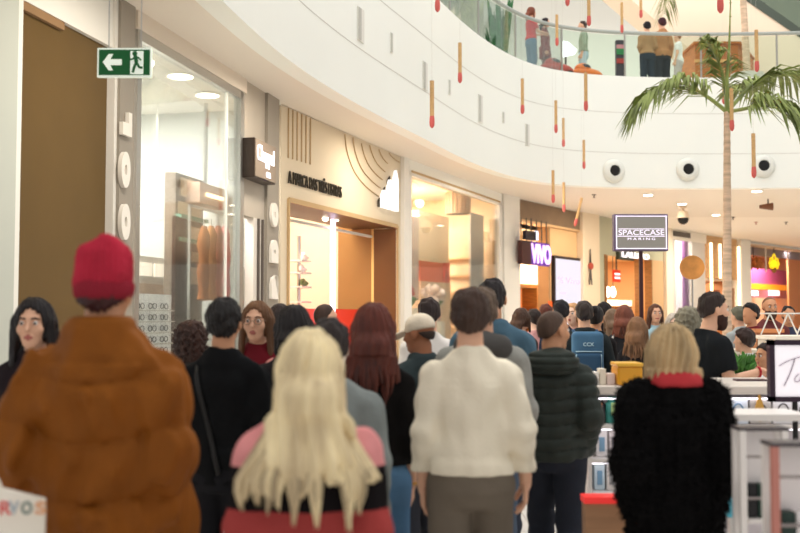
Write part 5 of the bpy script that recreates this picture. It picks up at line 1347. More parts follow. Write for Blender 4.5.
# ------------------------------------------------------------------ hand (fingers +Y, thumb +X, palm -Z), wrist at origin
_hand = {}
def hand_geo(curl=0.5, h=0.0045):
    key = (curl, h)
    if key in _hand: return _hand[key]
    fing = [(-0.030, 0.082, 0.058, -0.10), (-0.010, 0.090, 0.072, -0.03), (0.011, 0.091, 0.078, 0.03), (0.031, 0.086, 0.070, 0.10)]
    segs = []
    for x, y, L, sp in fing:
        p = np.array([x, y, 0.0]); ang = 0.25 * curl; 
        lens = (L * 0.45, L * 0.31, L * 0.26); r = 0.0095
        for j, l in enumerate(lens):
            ang += curl * (0.55, 0.75, 0.5)[j]
            q = p + l * np.array([math.sin(sp) * math.cos(ang), math.cos(ang), -math.sin(ang)])
            segs.append((p, q, r, r * 0.9)); p = q; r *= 0.9
    th = [np.array([0.028, 0.025, -0.008]), np.array([0.052, 0.052, -0.018]), np.array([0.060, 0.082, -0.024 - 0.02 * curl]), np.array([0.056, 0.106, -0.03 - 0.03 * curl])]
    def f(P):
        d = capsule(P, (0, -0.04, 0), (0, 0.01, 0), 0.024, 0.026)
        q = P.copy(); q[:, 2] *= 1.9
        pal = capsule(q, (-0.018, 0.03, 0), (-0.022, 0.075, 0), 0.027, 0.024)
        pal = smin(pal, capsule(q, (0.014, 0.03, 0), (0.022, 0.078, 0), 0.028, 0.024), 0.02)
        d = smin(d, pal * 0.7, 0.02)
        for i in range(3): d = smin(d, capsule(P, th[i], th[i + 1], (0.016, 0.0125, 0.011)[i], (0.0125, 0.011, 0.0095)[i]), 0.010)
        fs = None
        for i in range(4):
            g = None
            for j in range(3):
                a, b, ra, rb = segs[i * 3 + j]; e = capsule(P, a, b, ra, rb)
                g = e if g is None else smin(g, e, 0.004)
            fs = g if fs is None else np.minimum(fs, g)
        return smin(d, fs, 0.008)
    _hand[key] = polygonize(f, (-0.06, -0.05, -0.11), (0.085, 0.2, 0.05), h)
    return _hand[key]
def rotz3(a): c, s = math.cos(a), math.sin(a); return np.array([[c, -s, 0], [s, c, 0], [0, 0, 1]])
def rotx3(a): c, s = math.cos(a), math.sin(a); return np.array([[1, 0, 0], [0, c, -s], [0, s, c]])
def roty3(a): c, s = math.cos(a), math.sin(a); return np.array([[c, 0, s], [0, 1, 0], [-s, 0, c]])
SKIN = {'light': (226, 176, 146), 'tan': (204, 148, 112), 'pale': (238, 198, 174), 'brown': (160, 104, 72)}
def skin(k): return mat('skin_' + k, SKIN[k], 0.5, vary=0.04, vscale=14)
# arms: elbow, wrist, palm normal, thumb, finger direction for the right side (x>0); mirrored for the left
ARMS = {
    'hang': ((0.245, -0.03, 1.13), (0.255, 0.05, 0.88), (-1, 0, 0), (0.1, 1, 0), (0, 0.15, -1)),
    'wide': ((0.275, -0.04, 1.14), (0.30, 0.06, 0.90), (-1, 0, 0), (0.1, 1, 0), (0, 0.2, -1)),
    'swing': ((0.245, 0.03, 1.13), (0.25, 0.16, 0.90), (-1, 0, 0), (0.1, 1, 0), (0, 0.4, -1)),
    'back': ((0.25, -0.10, 1.14), (0.265, -0.06, 0.88), (-1, 0, 0), (0.1, 1, 0), (0, -0.1, -1)),
    'bent': ((0.245, -0.03, 1.13), (0.15, 0.20, 1.06), (-0.3, 0, -1), (-1, 0.3, 0), (-0.3, 1, 0.1)),
    'phone': ((0.235, 0.0, 1.13), (0.10, 0.24, 1.16), (-0.6, -0.3, 0.4), (0, 0.2, 1), (-0.5, 0.8, 0.3)),
    'pocket': ((0.26, -0.07, 1.13), (0.21, 0.06, 0.93), (-1, 0, 0), (0, 1, 0), (0, 0.3, -1)),
    'reach': ((0.22, 0.13, 1.16), (0.16, 0.40, 1.20), (0, 0, -1), (-1, 0, 0), (0, 1, -0.1)),
    'rail': ((0.24, 0.10, 1.13), (0.12, 0.32, 1.14), (0, 0, -1), (-1, 0, 0), (-0.4, 1, 0)),
}
NP = [0]
def person(label, px, ytop, Y, rot=0, group=None, sex='m', bulk=1.0, skin_k='light', arms=('hang', 'hang'), step=0.0, yaw=0, nod=0, tilt=0,
           top=None, bottom=None, shoes=(60, 54, 52), hair=None, hat=None, face=False, H=None, lean=0.0, base=0.0, hide_curl=0.45, collar=None, extra=None, lookres=None, beard=None, glasses=False, name='person', X=None):
    NP[0] += 1; seed = NP[0] * 1.37
    Ptop = atY(px, ytop, Y)
    H = H or (Ptop.z - base)
    s = H / 1.76
    loc = Vector((Ptop.x if X is None else X, Y, base))
    rz = math.radians(rot)
    h0 = lookres or max(0.0075, min(0.022, Y * 0.0013))
    h = h0 / s
    fem = sex == 'f'
    # ---- skeleton (1.76 m figure)
    sw = (0.142 if fem else 0.158) * bulk ** 0.5
    hw = 0.09
    lz = lean
    hd = np.array([0, 0.02 + lz * 0.9, 1.635])
    Rh = rotz3(math.radians(yaw)) @ rotx3(math.radians(nod)) @ roty3(math.radians(tilt))
    shz = 1.362 + (top or {}).get('shz', 0.0)
    SH = {1: np.array([sw, 0.0 + lz * 0.7, shz]), -1: np.array([-sw, lz * 0.7, shz])}
    EL, WR, HB = {}, {}, {}
    for sd, an in ((-1, arms[0]), (1, arms[1])):
        e, w, pn, tn, fn = ARMS[an] if isinstance(an, str) else an
        k = sw / 0.195
        m = np.array([sd, 1, 1])
        EL[sd] = np.array(e) * m * np.array([k, 1, 1]) + (0, lz * 0.6, 0); WR[sd] = np.array(w) * m * np.array([k, 1, 1]) + (0, lz * 0.5, 0)
        HB[sd] = tuple(np.array(q, float) * m for q in (pn, tn, fn))
    HP, KN, AN, TO = {}, {}, {}, {}
    for sd in (-1, 1):
        st = step * sd
        HP[sd] = np.array([sd * hw, 0, 0.90]); KN[sd] = np.array([sd * 0.095, 0.03 + st * 0.55 + abs(st) * 0.1, 0.49])
        AN[sd] = np.array([sd * 0.095, st * (1.0 if st > 0 else 1.15) - 0.02, 0.085 + (0.09 * abs(st) / 0.25 if st < 0 else 0)])
        TO[sd] = AN[sd] + np.array([sd * 0.02, 0.165, -0.055 if st >= 0 else -0.075])
    bw = bulk * (0.92 if fem else 1.0)
    hipw = 0.165 if fem else 0.158
    torso = [(0.84, hipw * .9, .10, 0), (0.93, hipw * bw, .115 * bw, -0.01), (1.06, .138 * bw, .100 * bw, 0.0), (1.14, .136 * bw, .102 * bw, 0.005 + lz * .2), (1.28, .150 * bw, .112 * bw, 0.0 + lz * .5), (1.34, .146 * bw, .104 * bw, -0.01 + lz * .65), (1.41, .108 * bw, .084, -0.015 + lz * .7), (1.455, .072, .064, -0.02 + lz * .75), (1.50, .052, .052, -0.02 + lz * .8)]
    torso = [(z, w, d, y) for z, w, d, y in torso]
    def to_head(P): return (P - hd) @ Rh  # rotate into head space
    def head_f(P):
        q = to_head(P).astype(np.float32)
        d = ellip(q, (0, -.012, .035), (.077, .096, .085))
        d = smin(d, ellip(q, (0, .03, -.035), (.058, .066, .084)), 0.03)
        d = smin(d, ellip(q, (0, .066, -.095), (.026, .024, .022)), 0.03)
        for sx in (-1, 1): d = smin(d, ellip(q, (sx * .08, -.012, -.004), (.011, .024, .033)), 0.008)
        d = smin(d, capsule(q, (0, .095, .012), (0, .116, -.026), .008, .0125), 0.012)
        if face or h < 0.012:
            d = smin(d, capsule(q, (-.036, .083, .030), (.036, .083, .030), .011, .011), 0.016)
            for sx in (-1, 1):
                d = smax(d, -ellip(q, (sx * .033, .104, .008), (.018, .016, .012)), 0.012)
                d = smin(d, ellip(q, (sx * .042, .066, -.024), (.024, .022, .024)), 0.02)
            d = smin(d, ellip(q, (0, .093, -.058), (.024, .010, .006)), 0.006)
            d = smin(d, ellip(q, (0, .091, -.069), (.021, .011, .007)), 0.006)
        return d
    neck0 = hd + Rh @ np.array([0, -.022, -.075]); neck1 = np.array([0, -0.02 + lz * .75, 1.44])
    def body_f(P):
        P = P.astype(np.float32)
        d = column(P, [(z, w * 0.93, dd * 0.93, y) for z, w, dd, y in torso])
        for sd in (-1, 1):
            d = smin(d, capsule(P, (sd * .035, -.02 + lz * .7, 1.455), SH[sd], .035, .046), 0.04)
            d = smin(d, capsule(P, SH[sd], EL[sd], .050 * bw, .040 * bw), 0.035)
            d = smin(d, capsule(P, EL[sd], WR[sd], .040 * bw, .0275), 0.012)
            d = smin(d, capsule(P, HP[sd], KN[sd], .083 * bw, .056), 0.03)
            d = smin(d, capsule(P, KN[sd], AN[sd], .055, .040), 0.015)
            d = smin(d, capsule(P, KN[sd] * 0.7 + AN[sd] * 0.3 - np.array([0, .015, 0]), KN[sd] * 0.4 + AN[sd] * 0.6, .050, .040), 0.03)
            d = smin(d, capsule(P, AN[sd] + (0, -.03, -.045), TO[sd], .036, .028), 0.03)
        d = smin(d, capsule(P, neck0, neck1, .050 if fem else .057, .060), 0.025)
        return smin(d, head_f(P), 0.018)
    lo = np.array([-0.5, -0.5, -0.03]); hi = np.array([0.5, 0.6, 1.84])
    for q in list(EL.values()) + list(WR.values()) + list(TO.values()) + list(AN.values()):
        lo = np.minimum(lo, q - 0.1); hi = np.maximum(hi, q + 0.1)
    lo[2] = -0.03
    lo[0] = min(-0.3, min(q[0] for q in list(EL.values()) + list(WR.values())) - 0.08); hi[0] = max(0.3, max(q[0] for q in list(EL.values()) + list(WR.values())) + 0.08)
    lo[1] = min(-0.2, min(q[1] for q in list(AN.values()) + list(EL.values())) - 0.1); hi[1] = max(0.2, max(q[1] for q in list(TO.values()) + list(WR.values())) + 0.08)
    v, f = polygonize(body_f, lo, hi, h)
    # hands joined on
    hx = MB()
    for sd in (-1, 1):
        pn, tn, fn = HB[sd]
        fn = fn / np.linalg.norm(fn); tn = tn - fn * (tn @ fn); tn /= np.linalg.norm(tn); zz = np.cross(tn, fn)
        if zz @ (-pn) < 0: zz = -zz
        hv, hf = hand_geo(hide_curl, 0.005 if Y < 9 else 0.008)
        B = np.stack([tn, fn, zz], 1)
        hv2 = hv @ B.T * 0.97 + WR[sd]
        ff = hf if np.linalg.det(B) > 0 else hf[:, ::-1]
        if Y < 14: hx.add([tuple(q) for q in hv2], [tuple(int(i) for i in r) for r in ff], 0)
        else:
            hv, hf = hand_geo(hide_curl, 0.012); hv2 = hv @ B.T + WR[sd]; ff = hf if np.linalg.det(B) > 0 else hf[:, ::-1]
            hx.add([tuple(q) for q in hv2], [tuple(int(i) for i in r) for r in ff], 0)
    for i in range(len(hx.v)): hx.v[i] = hx.v[i] * s
    mi = np.zeros(len(f), np.int32)
    if face:
        cen = to_head(v[f].mean(1))
        lip = (np.abs(cen[:, 0]) < .024 - 1.2 * np.abs(cen[:, 2] + .063)) & (np.abs(cen[:, 2] + .063) < .013) & (cen[:, 1] > .07)
        mi[lip] = 1
    me = mk_mesh(name, v * s, f, [skin(skin_k), mat('lips', (178, 100, 90), 0.45)], mi, hx)
    root = bpy.data.objects.new(name, me); COL.objects.link(root)
    root.location = loc; root.rotation_euler = (0, 0, rz)
    tag(root, label, 'person', group)
    def child(nm, v, f, m, extra=None, parent=None):
        if len(v) == 0 and extra is None: return None
        if extra is not None:
            for i in range(len(extra.v)): extra.v[i] = extra.v[i] * s
        me = mk_mesh(nm, np.asarray(v) * s if len(v) else np.zeros((0, 3)), f if len(v) else np.zeros((0, 4), int), m if isinstance(m, list) else [m], None, extra)
        o = bpy.data.objects.new(nm, me); COL.objects.link(o); o.parent = parent or root
        return o
    def mbchild(nm, mb, m, parent=None): return child(nm, [], [], m, mb, parent)
    # ---- upper garment
    T = dict(t=0.014, hem=0.86, sleeve=1.0, puff=0.0, pitch=0.1, fold=0.006, flare=0.0, neck=1.497, name='sweater', rough=0.8, fur=0.0, apuff=None, at=None, vary=0.08)
    T.update(top or {})
    tm = T.get('m') or mat('cloth_%d_%d_%d' % tuple(T['c']), T['c'], T['rough'], vary=T['vary'], vscale=6, bump=0.25, bscale=60, spec=0.15)
    tt, hem = T['t'], T['hem']
    at = T['at'] if T['at'] is not None else tt
    prof = []
    for z in np.linspace(0.70, 1.51, 28):
        w = np.interp(z, [r[0] for r in torso], [r[1] for r in torso]); d_ = np.interp(z, [r[0] for r in torso], [r[2] for r in torso]); y_ = np.interp(z, [r[0] for r in torso], [r[3] for r in torso])
        loose = T.get('loose', 0.35) * min(1, max(0, (1.40 - z) / .14))
        w = max(w, hipw * bw * 0.93 * loose + w * (1 - loose)); d_ = max(d_, .112 * bw * loose + d_ * (1 - loose))
        fl = T['flare'] * max(0, (1.15 - z)) 
        if z < 1.03: w = max(w, hipw * bw + .02 - tt + .006); d_ = max(d_, .118 * bw + .02 - tt + .004)
        prof.append((z, w + tt + fl, d_ + tt + fl * 0.8, y_))
    def arm_d(P, sd, ext):
        S, E, W = SH[sd], EL[sd], WR[sd]
        We = W + (W - E) / np.linalg.norm(W - E) * 0.03
        out = None
        ra, rb, rc = .054 * bw + at, .044 * bw + at, .032 * bw + at * 0.8
        if T['sleeve'] < 0.6: We = E; E = S + (E - S) * 0.72; 
        d1, t1, L1 = capsule(P, S, E, 0, 0, True)
        r1 = ra + (rb - ra) * t1
        ap = T['puff'] if T['apuff'] is None else T['apuff']
        if ap: r1 = r1 + ap * (np.sqrt(np.abs(np.sin(PI * t1 * L1 / T['pitch']))) - 0.55)
        out = d1 - r1
        if T['sleeve'] >= 0.6:
            d2, t2, L2 = capsule(P, E, We, 0, 0, True)
            r2 = rb + (rc - rb) * t2
            if ap: r2 = r2 + ap * (np.sqrt(np.abs(np.sin(PI * (t2 * L2 + L1) / T['pitch']))) - 0.55)
            else: r2 = r2 + T['fold'] * 0.8 * np.sin(t2 * L2 * 55 + seed) * (0.4 + 0.6 * t2)
            d2_ = d2 - r2
            ax = (We - E) / np.linalg.norm(We - E)
            d2_ = smax(d2_, (P - We) @ ax.astype(np.float32), 0.008)
            out = smin(out, d2_, 0.02)
        else:
            ax = (E - S) / np.linalg.norm(E - S)
            out = smax(out, (P - E) @ ax.astype(np.float32), 0.008)
        return out
    def top_f(P):
        P = P.astype(np.float32)
        d = column(P, prof)
        if T['puff']:
            sl = np.where(P[:, 2] < 1.40, 1.0, 0.3)
            d = d - sl * T['puff'] * (np.abs(np.sin(PI * (P[:, 2] - hem + .012 * np.sin(P[:, 0] * 14 + seed)) / T['pitch'])) ** .4 - 0.55)
        for sd in (-1, 1):
            d = smin(d, capsule(P, (sd * .03, -.02 + lz * .72, 1.465), SH[sd], .030 + tt * .9, .043 + at), 0.04)
            d = smin(d, arm_d(P, sd, 0), 0.028)
        if T['fold']: d = d + T['fold'] * wob(P, 22, seed) + T['fold'] * 0.7 * wob(P * np.array([1, 1, 0.45], np.float32), 45, seed + 1)
        if T['fur']: d = d + T['fur'] * (wob(P, 90, seed) + wob(P, 170, seed + 2) * 0.8)
        # collar
        if T.get('collar'):
            ch = T['collar']
            cc = column(P, [(1.42, .10 + tt, .085 + tt, -0.02 + lz * .75), (1.47, .074 + tt, .07 + tt, -0.02 + lz * .78), (1.47 + ch, .070 + tt * .8, .072 + tt * .8, -0.01 + lz * .8)])
            d = smin(d, cc, 0.02)
            d = smax(d, -column(P, [(1.45, .055, .058, -0.015 + lz * .78), (1.6, .060, .064, -0.005 + lz * .8)]), 0.008)
        else:
            d = smax(d, P[:, 2] + 0.25 * P[:, 1] - T['neck'], 0.012)
        d = smax(d, hem + T.get('hemwave', 0.0) * np.sin(P[:, 0] * 20) - P[:, 2], 0.012)
        return d
    lo2 = lo.copy(); hi2 = hi.copy(); lo2[:2] -= 0.10; hi2[:2] += 0.10; lo2[2] = hem - 0.05; hi2[2] = 1.62
    if T['sleeve'] >= .6: lo2[2] = min(lo2[2], min(WR[1][2], WR[-1][2]) - 0.1)
    v, f = polygonize(top_f, lo2, hi2, h)
    band = T.get('bands')
    topo = None
    if band:   # colour blocks woven into the garment: (z limits, colour)
        ms = [tm] + [mat('cloth_%d_%d_%d' % b_[2], b_[2], T['rough'], vary=T['vary'], vscale=6, bump=0.25, bscale=60, spec=0.15) for b_ in band]
        cz = v[f].mean(1); mi = np.zeros(len(f), np.int32)
        for i, b_ in enumerate(band):
            zz = cz[:, 2]
            mi[(zz > b_[0]) & (zz < b_[1])] = i + 1
        me = mk_mesh(T['name'], v * s, f, ms, mi); topo = bpy.data.objects.new(T['name'], me); COL.objects.link(topo); topo.parent = root
    else:
        xt = None
        if T['fur']:
            xt = MB(); rr = random.Random(5)
            for k in range(5200):
                i = rr.randrange(len(v)); p = Vector(v[i]); c0 = Vector((0, 0, p.z - 0.02)); n_ = Vector((p.x, p.y, 0))
                if p.x > sw * 0.8: n_ = p - Vector(SH[1] * .3 + EL[1] * .7); n_.z *= 0.2
                if p.x < -sw * 0.8: n_ = p - Vector(SH[-1] * .3 + EL[-1] * .7); n_.z *= 0.2
                n_.normalize(); L = rr.uniform(.010, .026)
                e = p + n_ * L + Vector((rr.uniform(-.01, .01), rr.uniform(-.01, .01), rr.uniform(-.025, .008)))
                w_ = n_.cross(Vector((rr.uniform(-1, 1), rr.uniform(-1, 1), 1))).normalized() * 0.006; w2 = n_.cross(w_) 
                b_ = len(xt.v); q0 = p - n_ * 0.01
                xt.add([q0 + w_, q0 - w_ * .5 + w2 * .8, q0 - w_ * .5 - w2 * .8, e], [(0, 1, 3), (1, 2, 3), (2, 0, 3)])
        topo = child(T['name'], v, f, tm, xt)
    # hood
    if T.get('hood'):
        def hood_f(P):
            P = P.astype(np.float32)
            d = ellip(P, (0, -.10 + lz * .7, 1.45), (.145 + tt * .4, .088 + tt * .5, .085))
            d = smin(d, ellip(P, (0, -.02 + lz * .7, 1.475), (.125 + tt * .4, .11 + tt * .3, .045)), 0.03)
            d = smax(d, -ellip(P, (0, 0.015 + lz * .7, 1.53), (.07, .085, .075)), 0.02)
            if T['puff']: d = d - T['puff'] * 0.5 * (np.sqrt(np.abs(np.sin(PI * (P[:, 2] - .02 * np.abs(P[:, 0])) / (T['pitch'] * .55)))) - 0.5)
            return d + T['fold'] * wob(P, 26, seed)
        v, f = polygonize(hood_f, (-.24, -.28, 1.3), (.24, .2 + lz, 1.62), h * 0.9)
        child('hood', v, f, mat('cloth_%d_%d_%d' % tuple(T['hood']), T['hood'], T['rough'], vary=0.06, vscale=6, bump=0.2, bscale=60) if isinstance(T['hood'], tuple) else tm)
    if collar:   # scarf / shirt collar of another colour
        cr, cg, cb, cz0, cz1, cw = collar
        def col_f(P):
            P = P.astype(np.float32)
            d = column(P, [(cz0, .085 + cw, .085 + cw, -0.02 + lz * .75), (cz1, .066 + cw, .070 + cw, -0.01 + lz * .8)])
            d = smax(d, -column(P, [(cz0 - .05, .06, .065, -0.015 + lz * .78), (cz1 + .1, .062, .067, -0.005 + lz * .8)]), 0.01)
            return d + 0.004 * wob(P, 40, seed)
        v, f = polygonize(col_f, (-.2, -.22, cz0 - .05), (.2, .2 + lz, cz1 + .05), h * 0.8)
        child('collar', v, f, mat('collar_%d_%d_%d' % (cr, cg, cb), (cr, cg, cb), 0.8))
    # ---- trousers
    Bm = dict(t=0.016, c=(60, 62, 70), fold=0.005, name='trousers', ankle=0.07, rough=0.8, loose=0.012)
    Bm.update(bottom or {})
    bmt = mat('cloth_%d_%d_%d' % tuple(Bm['c']), Bm['c'], Bm['rough'], vary=0.08, vscale=6, bump=0.2, bscale=60, spec=0.15)
    bt = Bm['t']
    def bot_f(P):
        P = P.astype(np.float32)
        d = column(P, [(0.80, hipw * .80 + bt, .10 + bt, -.01), (0.88, hipw * bw + bt, .118 * bw + bt, -.012), (0.94, hipw * bw + bt, .118 * bw + bt, -.01), (1.04, .148 * bw + bt * .6, .106 * bw + bt * .6, 0)])
        for sd in (-1, 1):
            e = capsule(P, HP[sd], KN[sd], .088 * bw + bt, .060 + bt + Bm['loose'] * .5)
            d2, t2, L2 = capsule(P, KN[sd], AN[sd], 0, 0, True)
            r2 = (.060 + bt + Bm['loose'] * .5) * (1 - t2) + (.048 + bt * .7 + Bm['loose']) * t2 + Bm['fold'] * np.sin(t2 * 26 + seed) * (0.3 + t2)
            e = smin(e, smax(d2 - r2, AN[sd][2] - 0.085 + Bm['ankle'] - P[:, 2], 0.01), 0.02)
            d = smin(d, e, 0.025)
        return d + Bm['fold'] * wob(P, 24, seed + 3)
    v, f = polygonize(bot_f, (lo[0], lo[1], 0.03), (hi[0], hi[1], 1.08), h)
    child(Bm['name'], v, f, bmt)
    # ---- shoes
    for sd in (-1, 1):
        A, O = AN[sd], TO[sd]
        zg = A[2] - 0.085
        def sh_f(P):
            P = P.astype(np.float32)
            d = capsule(P, A + (0, -.035, -.042), O + (0, 0.01, 0.002), .048, .038)
            d = smin(d, capsule(P, A + (0, -.01, -.03), A + (0, -.012, 0.01), .045, .045), 0.03)
            d = smax(d, (zg + 0.002) - P[:, 2], 0.006)
            return smax(d, P[:, 2] - (A[2] + 0.02), 0.006)
        v, f = polygonize(sh_f, (A[0] - .09, A[1] - .12, zg - 0.03), (A[0] + .12, A[1] + .28, A[2] + .05), min(h, 0.014))
        child('shoe', v, f, mat('shoe_%d_%d_%d' % tuple(shoes), shoes, 0.5))
    # ---- hair and hats
    hr = dict(style='short', c=(40, 28, 24), L=0.3, w=0.10, seed=0)
    hr.update(hair or {})
    hc = hr['c']
    hm = mat('hair_%d_%d_%d' % tuple(hc), hc, 0.45, vary=hr.get('vary', 0.25), vscale=hr.get('vs', 18), stretch=(1, 1, 0.15), bump=0.4, bscale=70)
    stl = hr['style']
    def strands(q, amp, fr): 
        a = np.arctan2(q[:, 0], -(q[:, 1] + 0.012))
        return amp * np.sin(fr * a + 2.2 * np.sin(q[:, 2] * 14 + seed) + seed)
    _bz = np.linspace(0.7, 1.75, 60); _bb = np.interp(_bz, [r[0] for r in prof], [r[3] - r[2] for r in prof])
    _bb = np.where(_bz > 1.40, -0.075 - tt + (_bz - 1.40) * .12, _bb); _bb = np.where(_bz > 1.62, _bb + (_bz - 1.62) * 3, _bb)
    _bb = np.convolve(np.pad(_bb, 3, mode='edge'), np.ones(7) / 7, 'valid')
    def back_y(z):
        return np.interp(np.asarray(z, float), _bz, _bb) + (9.0 if hr.get('free') else 0.0)
    def hair_f(P):
        q = to_head(P).astype(np.float32)
        x, y, z = q[:, 0], q[:, 1], q[:, 2]
        vol = hr.get('vol', 0.0)
        d = ellip(q, (0, -.015, .042), (.083 + vol, .103 + vol, .088 + vol * 1.1))
        d = smin(d, ellip(q, (0, -.045, -.005), (.074 + vol, .066 + vol, .078)), 0.03)
        face_cut = ellip(q, (0, .115, -.045), (.07 + hr.get('open', 0), .085, .118)) if stl != 'long' else ellip(q, (0, .118, -.03), (.074 + hr.get('open', 0), .088, .126))
        if stl in ('short', 'fade'):
            low = -.075 if stl == 'short' else -.05
            cutp = (low + 1.05 * np.clip(y + .085, 0, 1)) - z
            d = smax(d, cutp * 0.8, 0.012)
            d = smax(d, -face_cut, 0.012)
            d = d + (strands(q, .003, 23) + .008 * wob(q, 55, seed) + .003 * wob(q, 140, seed + 1)) * (1 if stl == 'short' else .15)
            if stl == 'fade': d = d + .004
            if hat: d = smax(d, z - .012, .008)
        elif stl == 'bun':
            d = smax(d, (-.07 + 0.75 * np.clip(y + .085, 0, 1)) - z, 0.012)
            d = smax(d, -face_cut, 0.012)
            d = np.minimum(d, ellip(q, (0, -.09, .085), (.045, .042, .042)))
            d = d + strands(q, .002, 30)
        elif stl == 'curly':
            d = ellip(q, (0, -.02, .01), (.115, .12, .115)); d = smin(d, ellip(q, (0, -.05, -.1), (.115, .09, .11)), 0.05)
            d = smax(d, -ellip(q, (0, .12, -.05), (.075, .10, .12)), 0.02)
            d = d + .012 * wob(q, 75, seed) + .010 * wob(q, 150, seed + 3)
        else:
            L = hr['L'] * hr.get('core', 1.0); w = hr['w']
            d = smin(d, ellip(q, (0, -.02, 0.0), (.088 + vol, .098 + vol, .10)), 0.03)
            # curtain falling behind: an elliptical column widening, following the back
            zz = np.array([-L, -L * .8, -L * .45, -.12, 0.02, 0.06]); 
            ww = np.array([w * .45, w * 1.0, w * 1.05, .095 + vol, .086 + vol, .07]); dd = np.array([.02, .035, .045, .062, .075, .07]); yy = np.array([-.115, -.125, -.115, -.062, -.035, -.03]) + hr.get('ys', 0)
            if hr.get('free'): ww = np.array([w * .9, w * 1.06, w, .097, .086, .07]); dd = np.array([.06, .085, .085, .085, .08, .07]); yy = np.array([-.05, -.05, -.045, -.04, -.035, -.03])
            W = np.interp(z, zz, ww); D = np.interp(z, zz, dd); Yc = np.minimum(np.interp(z, zz, yy), back_y(P[:, 2]) - hd[1] - D * .35)
            k = np.sqrt((x / W) ** 2 + ((y - Yc) / D) ** 2); e = (k - 1) * np.minimum(W, D)
            e = smax(e, np.maximum(-L - z, z - 0.06), 0.02)
            d = smin(d, e, 0.03)
            if hr.get('sides', True):
                for sx in (-1, 1): d = smin(d, capsule(q, (sx * (.078 + vol), .015, .02), (sx * (.088 + vol), .02, -min(L, .2)), .022, .018), 0.02)
            d = smax(d, -face_cut, 0.012)
            d = d + strands(q, hr.get('samp', .004), 24) + .004 * wob(q * np.array([1, 1, .3], np.float32), 60, seed)
        return d
    if stl != 'none':
        LL = hr['L'] if stl == 'long' else 0.12
        ext = 0.19
        v, f = polygonize(hair_f, hd - (ext + hr.get('w', .1) * (stl == 'long') * .6, ext + .06, LL + .08), hd + (ext + hr.get('w', .1) * (stl == 'long') * .6, ext, .19), h * 0.9)
        xt = None
        if stl == 'long' and hr.get('locks'):
            xt = MB(); rr = random.Random(11)
            L = hr['L']; w = hr['w']
            clumps = [(-1 + 2 * (i + rr.uniform(.2, .8)) / 11, rr.uniform(.72, 1.12)) for i in range(11)]
            for k in range(hr['locks']):
                a = rr.uniform(-1, 1); r0 = rr.uniform(.5, 1)
                cl = min(clumps, key=lambda c_: abs(c_[0] - a)); pull = rr.uniform(.55, .9); ta = a + (cl[0] - a) * pull
                tipx = ta * w * hr.get('spread', 1.35) * (1 + .04 * rr.uniform(-1, 1)); tipz = -L * cl[1] * rr.uniform(.9, 1.05)
                pts = [hd + Rh @ np.array(p) for p in ((a * .05, -.085 * r0 - .01, .10 - .05 * abs(a)), (a * .088, -.112 + .04 * a * a, .01), (a * .10 + .01 * rr.uniform(-1, 1), -.115 + .04 * a * a + hr.get('ys', 0), -.10), (a * w * 1.05, -.15 + .05 * a * a + hr.get('ys', 0), -L * .45), (tipx * .98 + rr.uniform(-.02, .02), -.165 + .06 * a * a + rr.uniform(-.015, .015) + hr.get('ys', 0), -L * .75), (tipx, -.155 + .05 * a * a + hr.get('ys', 0), tipz))]
                for p_ in pts[1:]:
                    p_[1] = min(p_[1], float(back_y(p_[2])) - .022 - .012 * rr.random() + .05 * a * a)
                R_ = rr.uniform(.006, .013)
                xt.tube(catmull(pts, 3), [R_ * q for q in ([.6, .7, .8, .9] + [1.0] * 8 + [.9, .7, .45, .1])][:16], 5, mi=1 if rr.random() < .3 else 0)
        hd_ = mat('hair_shade_%d_%d_%d' % tuple(hc), tuple(int(q_ * .72) for q_ in hc), 0.5)
        child('hair', v, f, [hm, hd_], xt)
    if hat:
        kind, hcx = hat[0], hat[1]
        mh = mat('hat_%d_%d_%d' % tuple(hcx), hcx, 0.9, vary=0.15, vscale=9, bump=0.5, bscale=50)
        if kind == 'beanie':
            def hat_f(P):
                q = to_head(P).astype(np.float32)
                d = ellip(q, (0, -.015, .055), (.094, .112, .105))
                d = smin(d, ellip(q, (.012, -.035, .125), (.070, .075, .055)), 0.03)
                d = smax(d, (.0 + .1 * q[:, 1]) - q[:, 2], 0.015)
                a = np.arctan2(q[:, 0], q[:, 1])
                return d + .003 * np.sin(40 * a) + .009 * wob(q, 34, 2.0)
            v, f = polygonize(hat_f, hd - .2, hd + (.2, .2, .24), h * .8); ho = child('beanie', v, f, mh)
            def br_f(P):
                q = to_head(P).astype(np.float32)
                d = column(q, [(-.03, .092, .108, -.014), (.04, .098, .116, -.014)]); a = np.arctan2(q[:, 0], q[:, 1])
                return d + .0025 * np.sin(44 * a)
            v, f = polygonize(br_f, hd - .2, hd + (.2, .2, .2), h * .8); child('brim', v, f, mat('hat_brim', tuple(int(c_ * .8) for c_ in hcx), 0.9), parent=ho)
        else:
            def hat_f(P):
                q = to_head(P).astype(np.float32)
                d = ellip(q, (0, -.012, .045), (.088, .108, .092))
                return smax(d, (.02 - .12 * q[:, 1]) - q[:, 2], 0.008)
            v, f = polygonize(hat_f, hd - .2, hd + .2, h * .8); ho = child('cap', v, f, mh)
            def vis_f(P):
                q = to_head(P).astype(np.float32)
                d = ellip(q, (0, .125, .022), (.070, .085, .5)); zz = q[:, 2] - (.035 - 1.1 * np.clip(q[:, 1] - .09, 0, 1) ** 2 * 4 - .8 * q[:, 0] ** 2 * 4)
                return smax(d, np.abs(zz) - .006, .004)
            v, f = polygonize(vis_f, hd - (.25, .25, .2), hd + (.25, .28, .2), min(h, .007)); child('visor', v, f, mh, parent=ho)
    # ---- face details
    def hp(x, y, z): return Vector(tuple(hd + Rh @ np.array([x, y, z])))
